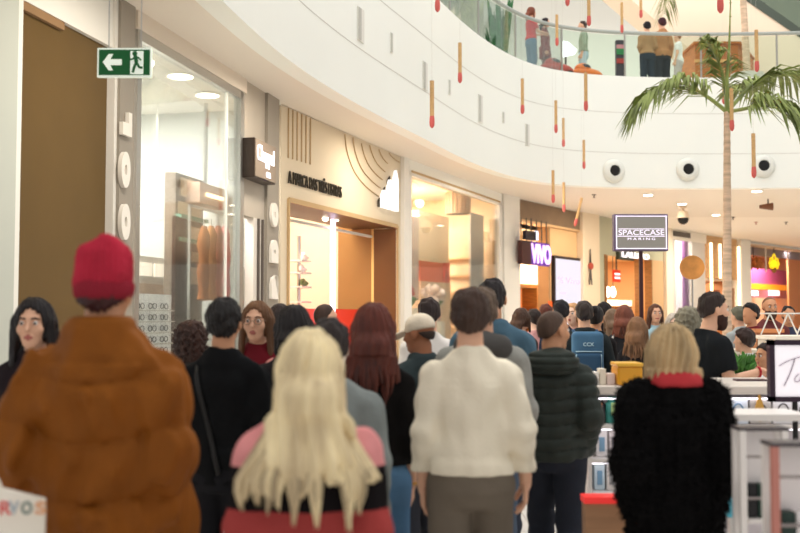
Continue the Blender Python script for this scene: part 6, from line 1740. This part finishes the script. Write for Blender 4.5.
    if face:
        for sx in (-1, 1):
            b = MB(); b.sphere(hp(sx * .033, .088, .008), .0118, 12, 8); b.sphere(hp(sx * .033, .0945, .007), .0078, 10, 6, mi=1)
            mbchild('eye', b, [mat('eye_white', (236, 230, 224), 0.2), mat('iris_dark', (40, 26, 20), 0.2)])
        b = MB()
        for sx in (-1, 1): b.tube([hp(sx * .014, .099, .029), hp(sx * .034, .098, .034), hp(sx * .052, .083, .028)], [.004, .0045, .002], 5)
        mbchild('eyebrows', b, mat('brow_%d' % hc[0], tuple(int(q * .7) for q in hc), 0.7))
    if beard:
        def beard_f(P):
            q = to_head(P).astype(np.float32)
            d = ellip(q, (0, .036, -.06), (.066, .070, .075)); d = smin(d, ellip(q, (0, .07, -.11), (.04, .036, .04)), .03)
            d = smax(d, q[:, 2] + .03 + np.where(np.abs(q[:, 0]) > .045, -.045, 0) , .012)
            d = smax(d, -ellip(q, (0, .11, -.02), (.034, .05, .034)), .008)
            d = smax(d, -(q[:, 1] - .0), .01)
            return d + .003 * wob(q, 90, 1)
        v, f = polygonize(beard_f, hd - (.12, .1, .2), hd + (.12, .16, .06), h * .8)
        child('beard', v, f, mat('beard_%d' % beard[0], beard, 0.8, vary=.2, vscale=30))
    if glasses:
        b = MB()
        for sx in (-1, 1):
            b.tube([hp(sx * .034 + .024 * math.cos(t * PI / 6), .110, .004 + .019 * math.sin(t * PI / 6)) for t in range(13)], .0022, 5)
            b.tube([hp(sx * .058, .108, .008), hp(sx * .08, .0, .012)], .002, 5)
        b.tube([hp(-.01, .112, .008), hp(.01, .112, .008)], .002, 5)
        mbchild('glasses', b, mat('glasses_frame', (150, 120, 100), 0.3))
    if extra: extra(dict(root=root, s=s, hp=hp, WR=WR, EL=EL, SH=SH, mb=mbchild, sd=child, h=h, hd=hd, prof=prof, HB=HB, lz=lz, top=topo, poly=polygonize))
    return root
def world_pt(ctx, p):
    """figure space (1.76 m) to the place"""
    r = ctx['root']; M_ = Matrix.Translation(r.location) @ Matrix.Rotation(r.rotation_euler[2], 4, 'Z')
    return M_ @ (Vector(tuple(p)) * ctx['s'])
# ================================================================== the crowd
def strap(pts, w, m, nm='strap'):
    def fn(ctx):
        cv = catmull(pts, 6); b = MB()
        b.tube(cv, w, 6); ctx['mb'](nm, b, m)
    return fn
def on_torso(ctx, x, z, back=True, off=0.012):
    """point on the outside of the garment at height z and side x"""
    pr = ctx['prof']; w = np.interp(z, [r[0] for r in pr], [r[1] for r in pr]); d = np.interp(z, [r[0] for r in pr], [r[2] for r in pr]); y = np.interp(z, [r[0] for r in pr], [r[3] for r in pr])
    q = max(0.0, 1 - (x / w) ** 2) ** .5
    return Vector((x, y + (-1 if back else 1) * (d * q + off), z))
def cross_strap(x0, z0, x1, z1, m, w=0.014, both=False):
    def fn(ctx):
        b = MB(); n = 12
        pts = [on_torso(ctx, x0 + (x1 - x0) * i / n, z0 + (z1 - z0) * i / n, True, .006) for i in range(n + 1)]
        b.tube(pts, w, 6); ctx['mb']('bag_strap', b, m)
    return fn
# -- near row
person('person in a quilted brown puffer jacket and crimson beanie, seen from behind', 104, 236, 3.4, rot=-4, bulk=1.14, skin_k='tan', arms=('pocket', 'hang'), H=1.83,
       top=dict(c=(132, 75, 20), t=0.045, at=0.045, puff=0.034, pitch=0.185, hem=0.80, fold=0.018, collar=0.085, name='puffer_jacket', rough=0.6, vary=0.14, loose=0.9), bottom=dict(c=(50, 48, 52)),
       hair=dict(style='short', c=(58, 22, 24)), hat=('beanie', (178, 34, 58)))
person('person with long platinum blonde hair over a pink, black and brick striped sweater', 310, 334, 2.95, sex='f', bulk=1.12, skin_k='pale', arms=('bent', 'bent'), rot=2,
       top=dict(c=(214, 140, 140), t=0.03, at=0.036, hem=0.84, fold=0.008, name='sweater', loose=.8, bands=[(1.20, 1.335, (20, 16, 18)), (0.5, 1.20, (156, 62, 60))], rough=.95), bottom=dict(c=(40, 40, 48)),
       hair=dict(style='long', c=(234, 208, 166), L=.44, w=.135, core=.78, locks=230, spread=1.65, vary=.32, vs=14, samp=.006, vol=.012), extra=cross_strap(-.02, 1.10, .16, .86, mat('strap_black', (20, 18, 18), .5), .012))
person('person in a cream sweatshirt and grey trousers, seen from behind', 470, 290, 4.4, rot=-2, bulk=1.04, skin_k='light', arms=('hang', 'wide'), step=.12, tilt=0,
       top=dict(c=(240, 230, 208), t=0.020, at=0.016, hem=0.95, fold=0.010, neck=1.50, name='sweatshirt', loose=.8, vary=.03), bottom=dict(c=(112, 102, 90), loose=.02), hair=dict(style='short', c=(62, 42, 32), vol=.006), shoes=(220, 216, 210))
person('person with long auburn hair and black top, just left of the cream sweatshirt', 373, 305, 4.7, sex='f', skin_k='light', arms=('hang', 'hang'), rot=-3, step=.1, bulk=1.02,
       top=dict(c=(14, 12, 13), t=0.016, at=.012, hem=0.98, fold=.006, name='top', vary=.1, collar=.03), bottom=dict(c=(86, 124, 160), name='jeans'), hair=dict(style='long', c=(92, 40, 28), L=.33, w=.115, core=.8, locks=120, spread=1.05, vary=.35, vs=12, vol=.008),
       extra=lambda ctx: ctx['mb']('bracelet', MB().tube([Vector(tuple(ctx['WR'][1])) + Vector((.036 * math.cos(t * PI / 8), .036 * math.sin(t * PI / 8), 0)) for t in range(17)], .006, 6), mat('bracelet_gold', (210, 160, 80), .3, metal=.8)))
person('person with black jacket, black hair and a shoulder strap, beside the brown puffer', 224, 299, 4.9, rot=-3, skin_k='tan', bulk=1.06, top=dict(c=(15, 16, 18), t=.020, at=.016, hem=.84, fold=.008, collar=.035, name='jacket', vary=.1, loose=.7), bottom=dict(c=(28, 28, 32)),
       hair=dict(style='short', c=(24, 20, 20), vol=.004), extra=cross_strap(-.12, 1.42, .02, .9, mat('strap_black', (20, 18, 18), .5), .014))
person('person in an olive black quilted puffer jacket, cropped head turned to the right', 553, 311, 5.7, rot=-14, yaw=-38, skin_k='tan', bulk=1.08, arms=('pocket', 'pocket'), step=-.16,
       top=dict(c=(50, 56, 52), t=.030, at=.028, puff=.022, pitch=.075, hem=.86, fold=.006, name='puffer_jacket', rough=.45, hood=True, loose=.8, vary=.12, collar=.03), bottom=dict(c=(40, 44, 54), loose=.01), hair=dict(style='fade', c=(78, 58, 46)), shoes=(30, 28, 30), face=True)
person('person in a black fur coat with red collar and ash blonde bob', 672, 333, 4.25, sex='f', skin_k='light', rot=4, arms=('pocket', 'pocket'), bulk=1.2, H=1.56,
       top=dict(c=(9, 8, 9), t=.055, at=.058, shz=.045, collar=.03, hem=.55, fold=.006, fur=.010, name='fur_coat', rough=.95, flare=.02, loose=.9, vary=.1, neck=1.50), bottom=dict(c=(50, 60, 90)), collar=(186, 50, 56, 1.49, 1.56, .055),
       hair=dict(style='long', c=(196, 168, 126), L=.125, w=.118, free=True, vary=.5, vs=11, vol=.018, samp=.010))
def _bm(ctx):
    pass
person('bearded person in a black t-shirt leaning over the kiosk worktop, in profile facing right', 711, 293, 7.5, X=2.24, rot=-80, skin_k='light', bulk=1.1, arms=('hang', ((.25, .06, 1.12), (.20, .34, 1.19), (0, 0, -1), (-1, 0, 0), (0, 1, -.1))), face=True, lean=.11, nod=-4, yaw=0,
       top=dict(c=(24, 27, 30), t=.026, hem=.90, sleeve=.5, at=.030, fold=.007, name='tshirt', vary=.1, loose=.9, neck=1.50), bottom=dict(c=(40, 40, 46)), hair=dict(style='short', c=(44, 30, 26), vol=.004), beard=(58, 34, 26), hide_curl=.7,
       extra=lambda ctx: [ctx['mb']('wrist_watch', MB().tube([Vector(tuple(ctx['WR'][1] * .9 + ctx['EL'][1] * .1)) + Vector((.036 * math.cos(t * PI / 8), 0, .036 * math.sin(t * PI / 8))) for t in range(17)], .009, 6), mat('watch_red', (196, 44, 52), .4))])
# -- second row
person('person with long black hair and dark clothes facing the camera at the left edge', 36, 300, 4.9, rot=176, sex='f', skin_k='light', face=True, yaw=8, top=dict(c=(36, 28, 32), name='coat', hem=.8, t=.022, collar=.03), bottom=dict(c=(36, 34, 40)), hair=dict(style='long', c=(26, 20, 22), L=.32, w=.12, locks=50, vol=.008, open=.008))
person('person with curly dark brown hair, seen from behind between brown puffer and black jacket', 191, 320, 6.4, sex='f', skin_k='tan', top=dict(c=(64, 56, 54), name='coat', hem=.8), hair=dict(style='curly', c=(58, 36, 28), vary=.4, vs=30))
def red_strap(ctx):
    b = MB(); n = 10
    b.tube([on_torso(ctx, -.13 + .26 * i / n, 1.43 - .38 * i / n, False, .012) for i in range(n + 1)], .02, 6); ctx['mb']('bag_strap', b, mat('strap_pink', (226, 150, 140), .5))
person('person with glasses in a maroon sweater facing the camera before the optician', 258, 302, 6.0, rot=168, sex='f', skin_k='light', face=True, glasses=True, yaw=6, top=dict(c=(110, 26, 36), name='sweater', hem=.92, neck=1.52), bottom=dict(c=(50, 46, 52)), hair=dict(style='long', c=(104, 70, 44), L=.24, w=.10, vol=.004, open=.010), extra=red_strap)
person('person with dark wavy hair half hidden behind the one with glasses', 280, 304, 7.6, rot=-20, sex='f', skin_k='tan', top=dict(c=(60, 52, 50), name='coat', hem=.82), hair=dict(style='long', c=(44, 34, 32), L=.24, w=.10, locks=30))
person('person with a round head of black hair, seen from behind left of the blonde', 294, 307, 5.45, skin_k='tan', bulk=1.0, top=dict(c=(40, 36, 38), name='jacket', hem=.84), hair=dict(style='long', c=(26, 20, 22), L=.14, w=.09, vol=.010))
person('person with cropped brown hair in a pale jacket before the red counter', 325, 304, 8.4, rot=-25, yaw=-25, skin_k='light', top=dict(c=(206, 192, 176), name='jacket', hem=.84, collar=.04), hair=dict(style='fade', c=(62, 44, 36)))
person('person with flat dark hair and a grey top just behind the blonde', 329, 322, 4.1, rot=-3, skin_k='tan', bulk=1.1, H=1.60, top=dict(c=(122, 128, 126), name='sweatshirt', hem=.86, t=.024), hair=dict(style='short', c=(40, 30, 28), vol=.006), bottom=dict(c=(50, 50, 56)))
person('person in a cream baseball cap and dark teal jacket, turned to the left', 421, 315, 6.0, rot=38, yaw=18, nod=-6, skin_k='brown', top=dict(c=(52, 62, 64), name='jacket', hem=.84, collar=.04, t=.026), hair=dict(style='fade', c=(52, 36, 28)), hat=('cap', (226, 212, 190)))
person('person with dark hair directly behind the cream cap', 429, 298, 7.6, skin_k='light', top=dict(c=(226, 220, 214), name='jacket', hem=.84), hair=dict(style='short', c=(46, 34, 32)))
person('person in a grey hooded sweatshirt half hidden behind the cream sweatshirt', 482, 288, 5.3, rot=-4, bulk=1.08, skin_k='light', top=dict(c=(150, 150, 144), name='hooded_sweatshirt', hem=.88, hood=(74, 72, 70), t=.026), bottom=dict(c=(88, 104, 124)), hair=dict(style='short', c=(96, 78, 64)), shoes=(226, 222, 216), step=.1)
person('tall person in a denim blue jacket with black hair, right of the grey hood', 489, 279, 6.4, rot=-8, X=(492 - 400) / 1000 * 6.4, bulk=1.16, skin_k='tan', top=dict(c=(76, 104, 122), name='denim_jacket', hem=.86, t=.028, collar=.04, vary=.12), hair=dict(style='short', c=(34, 28, 30)), bottom=dict(c=(60, 66, 80)))
# -- backpack and the group around it
def backpack(ctx):
    def bp(P):
        P = P.astype(np.float32)
        q = np.abs(P - np.array([0, -.205, 1.265], np.float32)) - np.array([.10, .045, .16], np.float32)
        d = np.sqrt((np.maximum(q, 0) ** 2).sum(1)) + np.minimum(q.max(1), 0) - .045
        return d
    v, f = ctx['poly'](bp, (-.2, -.36, .98), (.2, -.08, 1.5), .012); bo = ctx['sd']('backpack', v, f, mat('backpack_blue', (64, 104, 136), .6, vary=.1, bump=.2))
    def pk(P):
        P = P.astype(np.float32); q = np.abs(P - np.array([0, -.295, 1.18], np.float32)) - np.array([.085, .015, .06], np.float32)
        return np.sqrt((np.maximum(q, 0) ** 2).sum(1)) + np.minimum(q.max(1), 0) - .03
    v, f = ctx['poly'](pk, (-.16, -.36, 1.02), (.16, -.22, 1.28), .010); ctx['sd']('front_pocket', v, f, mat('backpack_navy', (40, 74, 104), .6), parent=bo)
    b = MB()
    b.tube([(-.12, -.30, 1.285), (.12, -.30, 1.285)], .006, 5); b.tube([(-.115, -.30, 1.10), (-.115, -.31, 1.26)], .006, 5); b.tube([(.115, -.30, 1.10), (.115, -.31, 1.26)], .006, 5); b.tube([(-.10, -.28, 1.41), (.10, -.28, 1.41)], .006, 5)
    ctx['mb']('piping', b, mat('piping_pale', (176, 206, 220), .5), parent=bo)
    me = text_mesh('ccx', .10, .035, .004, .01); b = MB(); b.mesh(me, Matrix(((1, 0, 0, -.05), (0, 0, -1, -.30), (0, 1, 0, 1.335), (0, 0, 0, 1)))); ctx['mb']('lettering', b, mat('piping_pale', (176, 206, 220), .5), parent=bo)
    for sx in (-1, 1):
        b = MB(); b.tube(catmull([(sx * .10, -.15, 1.40), (sx * .11, -.06, 1.475), (sx * .115, .06, 1.43), (sx * .12, .12, 1.30), (sx * .15, .02, 1.12), (sx * .11, -.16, 1.08)], 4), .016, 6); ctx['mb']('shoulder_strap', b, mat('backpack_navy', (40, 74, 104), .6), parent=bo)
person('person carrying a blue backpack over a dark shirt with beige trousers', 579, 301, 9.6, X=(584 - 400) / 1000 * 9.6, rot=-3, skin_k='light', bulk=1.1, arms=('hang', 'wide'), top=dict(c=(40, 46, 48), name='shirt', hem=.88, t=.024), bottom=dict(c=(212, 180, 142)), hair=dict(style='short', c=(56, 46, 42)), extra=backpack)
person('person with black hair left of the backpack, before the white screen', 561, 300, 10.6, skin_k='tan', top=dict(c=(40, 44, 60), name='jacket'), hair=dict(style='short', c=(28, 24, 28)))
person('person with pinkish fair face and blonde hair between two dark heads before the white screen', 573, 303, 11.2, rot=150, sex='f', skin_k='pale', face=True, top=dict(c=(206, 160, 150), name='top'), hair=dict(style='long', c=(186, 140, 96), L=.2, w=.09))
person('person with dark bob, leftmost small head beside the denim jacket', 521, 308, 11.0, sex='f', skin_k='light', top=dict(c=(70, 56, 50), name='coat'), hair=dict(style='long', c=(70, 48, 36), L=.14, w=.085), rot=-40)
person('person with short black hair, second small head right of the denim jacket', 534, 309, 11.6, skin_k='pale', top=dict(c=(200, 150, 150), name='shirt'), hair=dict(style='short', c=(40, 30, 28)), rot=20)
person('person with reddish dark hair behind the cropped head of the olive puffer', 546, 304, 12.2, skin_k='light', top=dict(c=(90, 60, 56), name='jacket'), hair=dict(style='short', c=(88, 44, 34)))
person('person with dark hair in a bun and black clothes, right of the backpack', 596, 306, 10.0, sex='f', skin_k='tan', top=dict(c=(30, 27, 29), name='coat', hem=.7), bottom=dict(c=(40, 34, 32)), hair=dict(style='bun', c=(28, 22, 22)), yaw=-20)
person('person with black hair and orange lit cheek, second right of the backpack', 604, 303, 12.9, rot=-40, skin_k='tan', top=dict(c=(32, 29, 32), name='jacket'), hair=dict(style='short', c=(28, 22, 22), vol=.01))
person('person with straight ash brown hair, in the dark group right of the backpack', 612, 309, 12.1, sex='f', skin_k='light', top=dict(c=(60, 54, 48), name='coat', hem=.7), hair=dict(style='long', c=(110, 88, 70), L=.28, w=.09, locks=20))
def tote(ctx):
    def bg(P):
        P = P.astype(np.float32); q = np.abs(P - np.array([-.03, -.19, 1.06], np.float32)) - np.array([.13, .02, .14], np.float32)
        return np.sqrt((np.maximum(q, 0) ** 2).sum(1)) + np.minimum(q.max(1), 0) - .03 + .01 * wob(P, 20)
    v, f = ctx['poly'](bg, (-.25, -.3, .82), (.2, -.08, 1.3), .014); bo = ctx['sd']('tote_bag', v, f, mat('tote_white', (228, 222, 216), .7))
    b = MB(); b.tube(catmull([(-.14, -.19, 1.2), (-.12, -.14, 1.36), (-.10, -.02, 1.49), (-.10, .08, 1.42)], 4), .012, 6); ctx['mb']('bag_handle', b, mat('tote_white', (228, 222, 216), .7), parent=bo)
person('person with wavy auburn hair and a white tote bag on the back', 624, 306, 11.0, sex='f', skin_k='light', rot=-20, top=dict(c=(44, 44, 48), name='coat', hem=.75), bottom=dict(c=(34, 34, 40)), hair=dict(style='long', c=(112, 62, 46), L=.24, w=.10, locks=24, vol=.01), extra=tote)
person('person with long light brown hair and black top beside the sign pole', 637, 317, 9.0, sex='f', skin_k='light', rot=-30, top=dict(c=(30, 29, 32), name='top', hem=.85), bottom=dict(c=(30, 30, 36)), hair=dict(style='long', c=(128, 92, 64), L=.28, w=.095, locks=30))
def white_bag(ctx):
    b = MB(); p = Vector(tuple(ctx['WR'][1])) + Vector((0, .05, -.32)); b.box((p.x - .13, p.y - .06, p.z - .2), (p.x + .13, p.y + .06, p.z + .12)); ctx['mb']('shopping_bag', b, mat('bag_white', (226, 222, 216), .6))
person('person in a pale blue top facing the camera, far back beside the sign pole', 655, 304, 13.0, rot=180, sex='f', skin_k='light', face=True, top=dict(c=(170, 206, 220), name='top', hem=.9), hair=dict(style='long', c=(80, 48, 34), L=.24, w=.09), bottom=dict(c=(120, 120, 130)))
person('person with glasses facing the camera, beside the grey haired head at the right', 674, 314, 10.6, rot=170, sex='f', skin_k='pale', face=True, glasses=True, top=dict(c=(206, 190, 184), name='top'), hair=dict(style='long', c=(180, 168, 156), L=.14, w=.085, vol=.008))
person('person with bushy grey hair left of the bearded one', 688, 306, 8.9, sex='f', skin_k='light', rot=-15, top=dict(c=(92, 86, 84), name='coat'), hair=dict(style='curly', c=(130, 124, 106), vary=.3, vs=22))
# -- seating area
person('bald bearded person facing the camera far behind, under the lit panels of the juice bar', 769, 297, 12.4, rot=180, skin_k='tan', face=True, beard=(80, 50, 36), top=dict(c=(110, 60, 60), name='shirt'), hair=dict(style='fade', c=(120, 80, 56)))
person('person with black hair in a dark red top, in the far seating area', 751, 304, 12.1, rot=120, skin_k='tan', top=dict(c=(112, 36, 44), name='shirt'), hair=dict(style='short', c=(22, 18, 22), vol=.012))
person('person with greenish grey hair just right of the bearded profile', 739, 307, 12.9, skin_k='light', rot=30, top=dict(c=(170, 176, 176), name='shirt'), hair=dict(style='short', c=(104, 104, 88), vol=.01))
person('person with short dark hair at the far right under the juice bar', 788, 306, 13.2, rot=170, skin_k='tan', face=True, top=dict(c=(60, 64, 84), name='jacket'), hair=dict(style='short', c=(30, 24, 24)))
person('person with brown hair beyond the kiosk, head just above the planter', 745, 329, 9.1, rot=40, skin_k='light', top=dict(c=(222, 218, 220), name='blouse'), hair=dict(style='short', c=(52, 36, 32), vol=.012))
person('child with dark hair in a white shirt behind the kiosk worktop, beside the framed sign', 767, 344, 7.9, rot=110, skin_k='tan', top=dict(c=(232, 232, 236), name='shirt', sleeve=.5), hair=dict(style='short', c=(40, 30, 28), vol=.01), face=True)
# -- upper floor
ZU = ZT - 0.02
person('person in a red top and jeans at the corner of the upper balcony', 531, 7, 23.2, base=ZU, rot=-70, sex='f', skin_k='light', arms=('rail', 'rail'), top=dict(c=(206, 36, 44), name='top', sleeve=.5, hem=.95), bottom=dict(c=(92, 122, 150), name='jeans'), hair=dict(style='long', c=(120, 64, 44), L=.22, w=.09))
person('person with dark bob and maroon clothes next to the red top on the upper balcony', 545, 18, 23.9, base=ZU, rot=-110, sex='f', skin_k='light', top=dict(c=(128, 40, 44), name='dress', hem=.6, flare=.05), bottom=dict(c=(100, 60, 56)), hair=dict(style='long', c=(34, 24, 26), L=.2, w=.09))
person('person in a sage top and pale skirt facing left on the upper balcony', 583, 21, 24.4, base=ZU, rot=80, sex='f', skin_k='light', top=dict(c=(150, 160, 140), name='top', hem=.95), bottom=dict(c=(176, 196, 206), loose=.05), hair=dict(style='short', c=(48, 32, 28)))
person('person in a black cap and tan top, back to the upper balcony rail', 647, 22, 24.6, base=ZU, rot=0, skin_k='light', arms=('bent', 'bent'), top=dict(c=(166, 128, 92), name='top', hem=.95), bottom=dict(c=(44, 52, 62)), hair=dict(style='short', c=(26, 22, 26), vol=.01))
person('person with dark reddish hair beside the black cap on the upper balcony', 662, 18, 25.0, base=ZU, rot=10, skin_k='light', top=dict(c=(176, 128, 88), name='top'), bottom=dict(c=(50, 54, 60)), hair=dict(style='short', c=(60, 26, 34), vol=.008))
person('child in a white top near the white partition of the upper balcony', 678, 33, 24.6, base=ZU, rot=60, skin_k='light', top=dict(c=(232, 228, 222), name='top', sleeve=.5), bottom=dict(c=(190, 180, 176)), hair=dict(style='short', c=(150, 104, 72)))
# -- bag at the lower left
bg = thing('shopping_bag', 'white carrier bag with coloured letters hanging at the lower left corner, beside the brown puffer', 'bag', (atY(18, 500, 3.3).x, 3.08, atY(18, 533, 3.08).z - 0.22))
p0 = atY(-22, 484, 3.06); p1 = atY(44, 552, 3.06); zt = atY(20, 482, 3.06).z; zb = zt - 0.42
b = MB()
n = 10; vs = []; fs = []
for j in range(n + 1):
    for i in range(n + 1):
        u = i / n; v_ = j / n
        vs.append((p0.x + (p1.x - p0.x) * u, 3.06 - 0.055 * math.sin(PI * u) * math.sin(PI * min(1, v_ * 1.1)) + .006 * math.sin(9 * u + 5 * v_), zt - (zt - zb) * v_ - (0.05 * u if v_ < .5 else 0)))
for j in range(n + 1):
    for i in range(n + 1):
        u = i / n; v_ = j / n; x, y, z = vs[j * (n + 1) + i]
        vs.append((x, 3.07 + 0.055 * math.sin(PI * u) * math.sin(PI * min(1, v_ * 1.1)), z))
N2 = (n + 1) ** 2
for j in range(n):
    for i in range(n):
        a = j * (n + 1) + i; fs.append((a, a + n + 1, a + n + 2, a + 1)); fs.append((N2 + a, N2 + a + 1, N2 + a + n + 2, N2 + a + n + 1))
for j in range(n):
    for i in (0, n):
        a = j * (n + 1) + i; fs.append((a, a + n + 1, N2 + a + n + 1, N2 + a) if i else (a, N2 + a, N2 + a + n + 1, a + n + 1))
for i in range(n):
    for j in (0, n):
        a = j * (n + 1) + i; fs.append((a, a + 1, N2 + a + 1, N2 + a))
b.add(vs, fs); b.build('bag_body', mat('carrier_white', (238, 230, 216), .6), bg, smooth=True)
b = MB(); x = (p0.x + p1.x) / 2
x -= .06; b.tube(catmull([(x - .06, 3.065, zt - .03), (x - .06, 3.065, zt + .02), (x - .03, 3.065, zt + .05), (x + .0, 3.065, zt + .03), (x + .03, 3.065, zt - .03)], 4), .007, 6); b.build('handle', mat('carrier_white', (238, 230, 216), .6), bg)
for ch, px, c in (('R', 5, (216, 70, 74)), ('v', 13, (176, 184, 190)), ('o', 26, (128, 140, 132)), ('s', 40, (226, 170, 130))):
    me = text_mesh(ch, .034, .04, .002, .02); q = atY(px, 515, 2.99)
    b = MB(); b.mesh(me, Matrix(((1, 0, 0, q.x - .017), (0, 0, -1, 2.995), (0, 1, 0, q.z), (0, 0, 0, 1)))); b.build('printed_letter', mat('ink_%d' % c[0], c, .6), bg)
# ================================================================== light: open atrium daylight plus the shops' lamps and added fill lights
w = bpy.data.worlds.new('daylight'); SC.world = w; w.use_nodes = True
bgd = w.node_tree.nodes['Background']; bgd.inputs['Color'].default_value = (1.0, 0.98, 0.945, 1); bgd.inputs['Strength'].default_value = 0.6
def area(nm, loc, size, power, col=(1, 1, 1), rot=(0, 0, 0)):
    L = bpy.data.lights.new(nm, 'AREA'); L.energy = power; L.color = col; L.shape = 'RECTANGLE'; L.size, L.size_y = size
    o = bpy.data.objects.new(nm, L); COL.objects.link(o); o.location = loc; o.rotation_euler = rot; o.visible_glossy = False; return o
area('atrium_skylight', (5, 12, 17), (16, 24), 2700, (1, 0.985, 0.955))
# unseen area lights added under the soffit; only its far part has downlights
for i, (x, y) in enumerate(((-1.5, 8), (-0.9, 12), (0.2, 16), (2.4, 21), (6.5, 26.5), (11.5, 26.5), (11, 33), (16, 36))):
    L = bpy.data.lights.new('soffit_fill_light', 'AREA'); L.energy = 60 if i < 4 else 160; L.size = 0.5; L.color = (1, 0.9, 0.76)
    o = bpy.data.objects.new('soffit_fill_light', L); COL.objects.link(o); o.location = (x, y, ZS - 0.08); o.visible_glossy = False
area('upper_floor_fill', (6, 29, 12.5), (16, 6), 900, (1, 0.98, 0.95))  # broad unseen light added to brighten the upper floor
# ================================================================== camera
cam = bpy.data.cameras.new('camera'); co = bpy.data.objects.new('camera', cam); COL.objects.link(co); SC.camera = co
co.location = (0, 0, CAMZ); co.rotation_euler = (PI / 2 + PITCH, 0, 0)
cam.sensor_width = 36; cam.lens = 36 * F / 800; cam.clip_end = 200
cam.dof.use_dof = True; cam.dof.focus_distance = 10.5; cam.dof.aperture_fstop = 1.9
SC.view_settings.view_transform = 'Standard'; SC.view_settings.look = 'None'; SC.view_settings.gamma = 1; SC.view_settings.use_curve_mapping = False
SC.view_settings.exposure = 0.12
SC.cycles.use_denoising = True
SC.cycles.max_bounces = 8; SC.cycles.transparent_max_bounces = 16
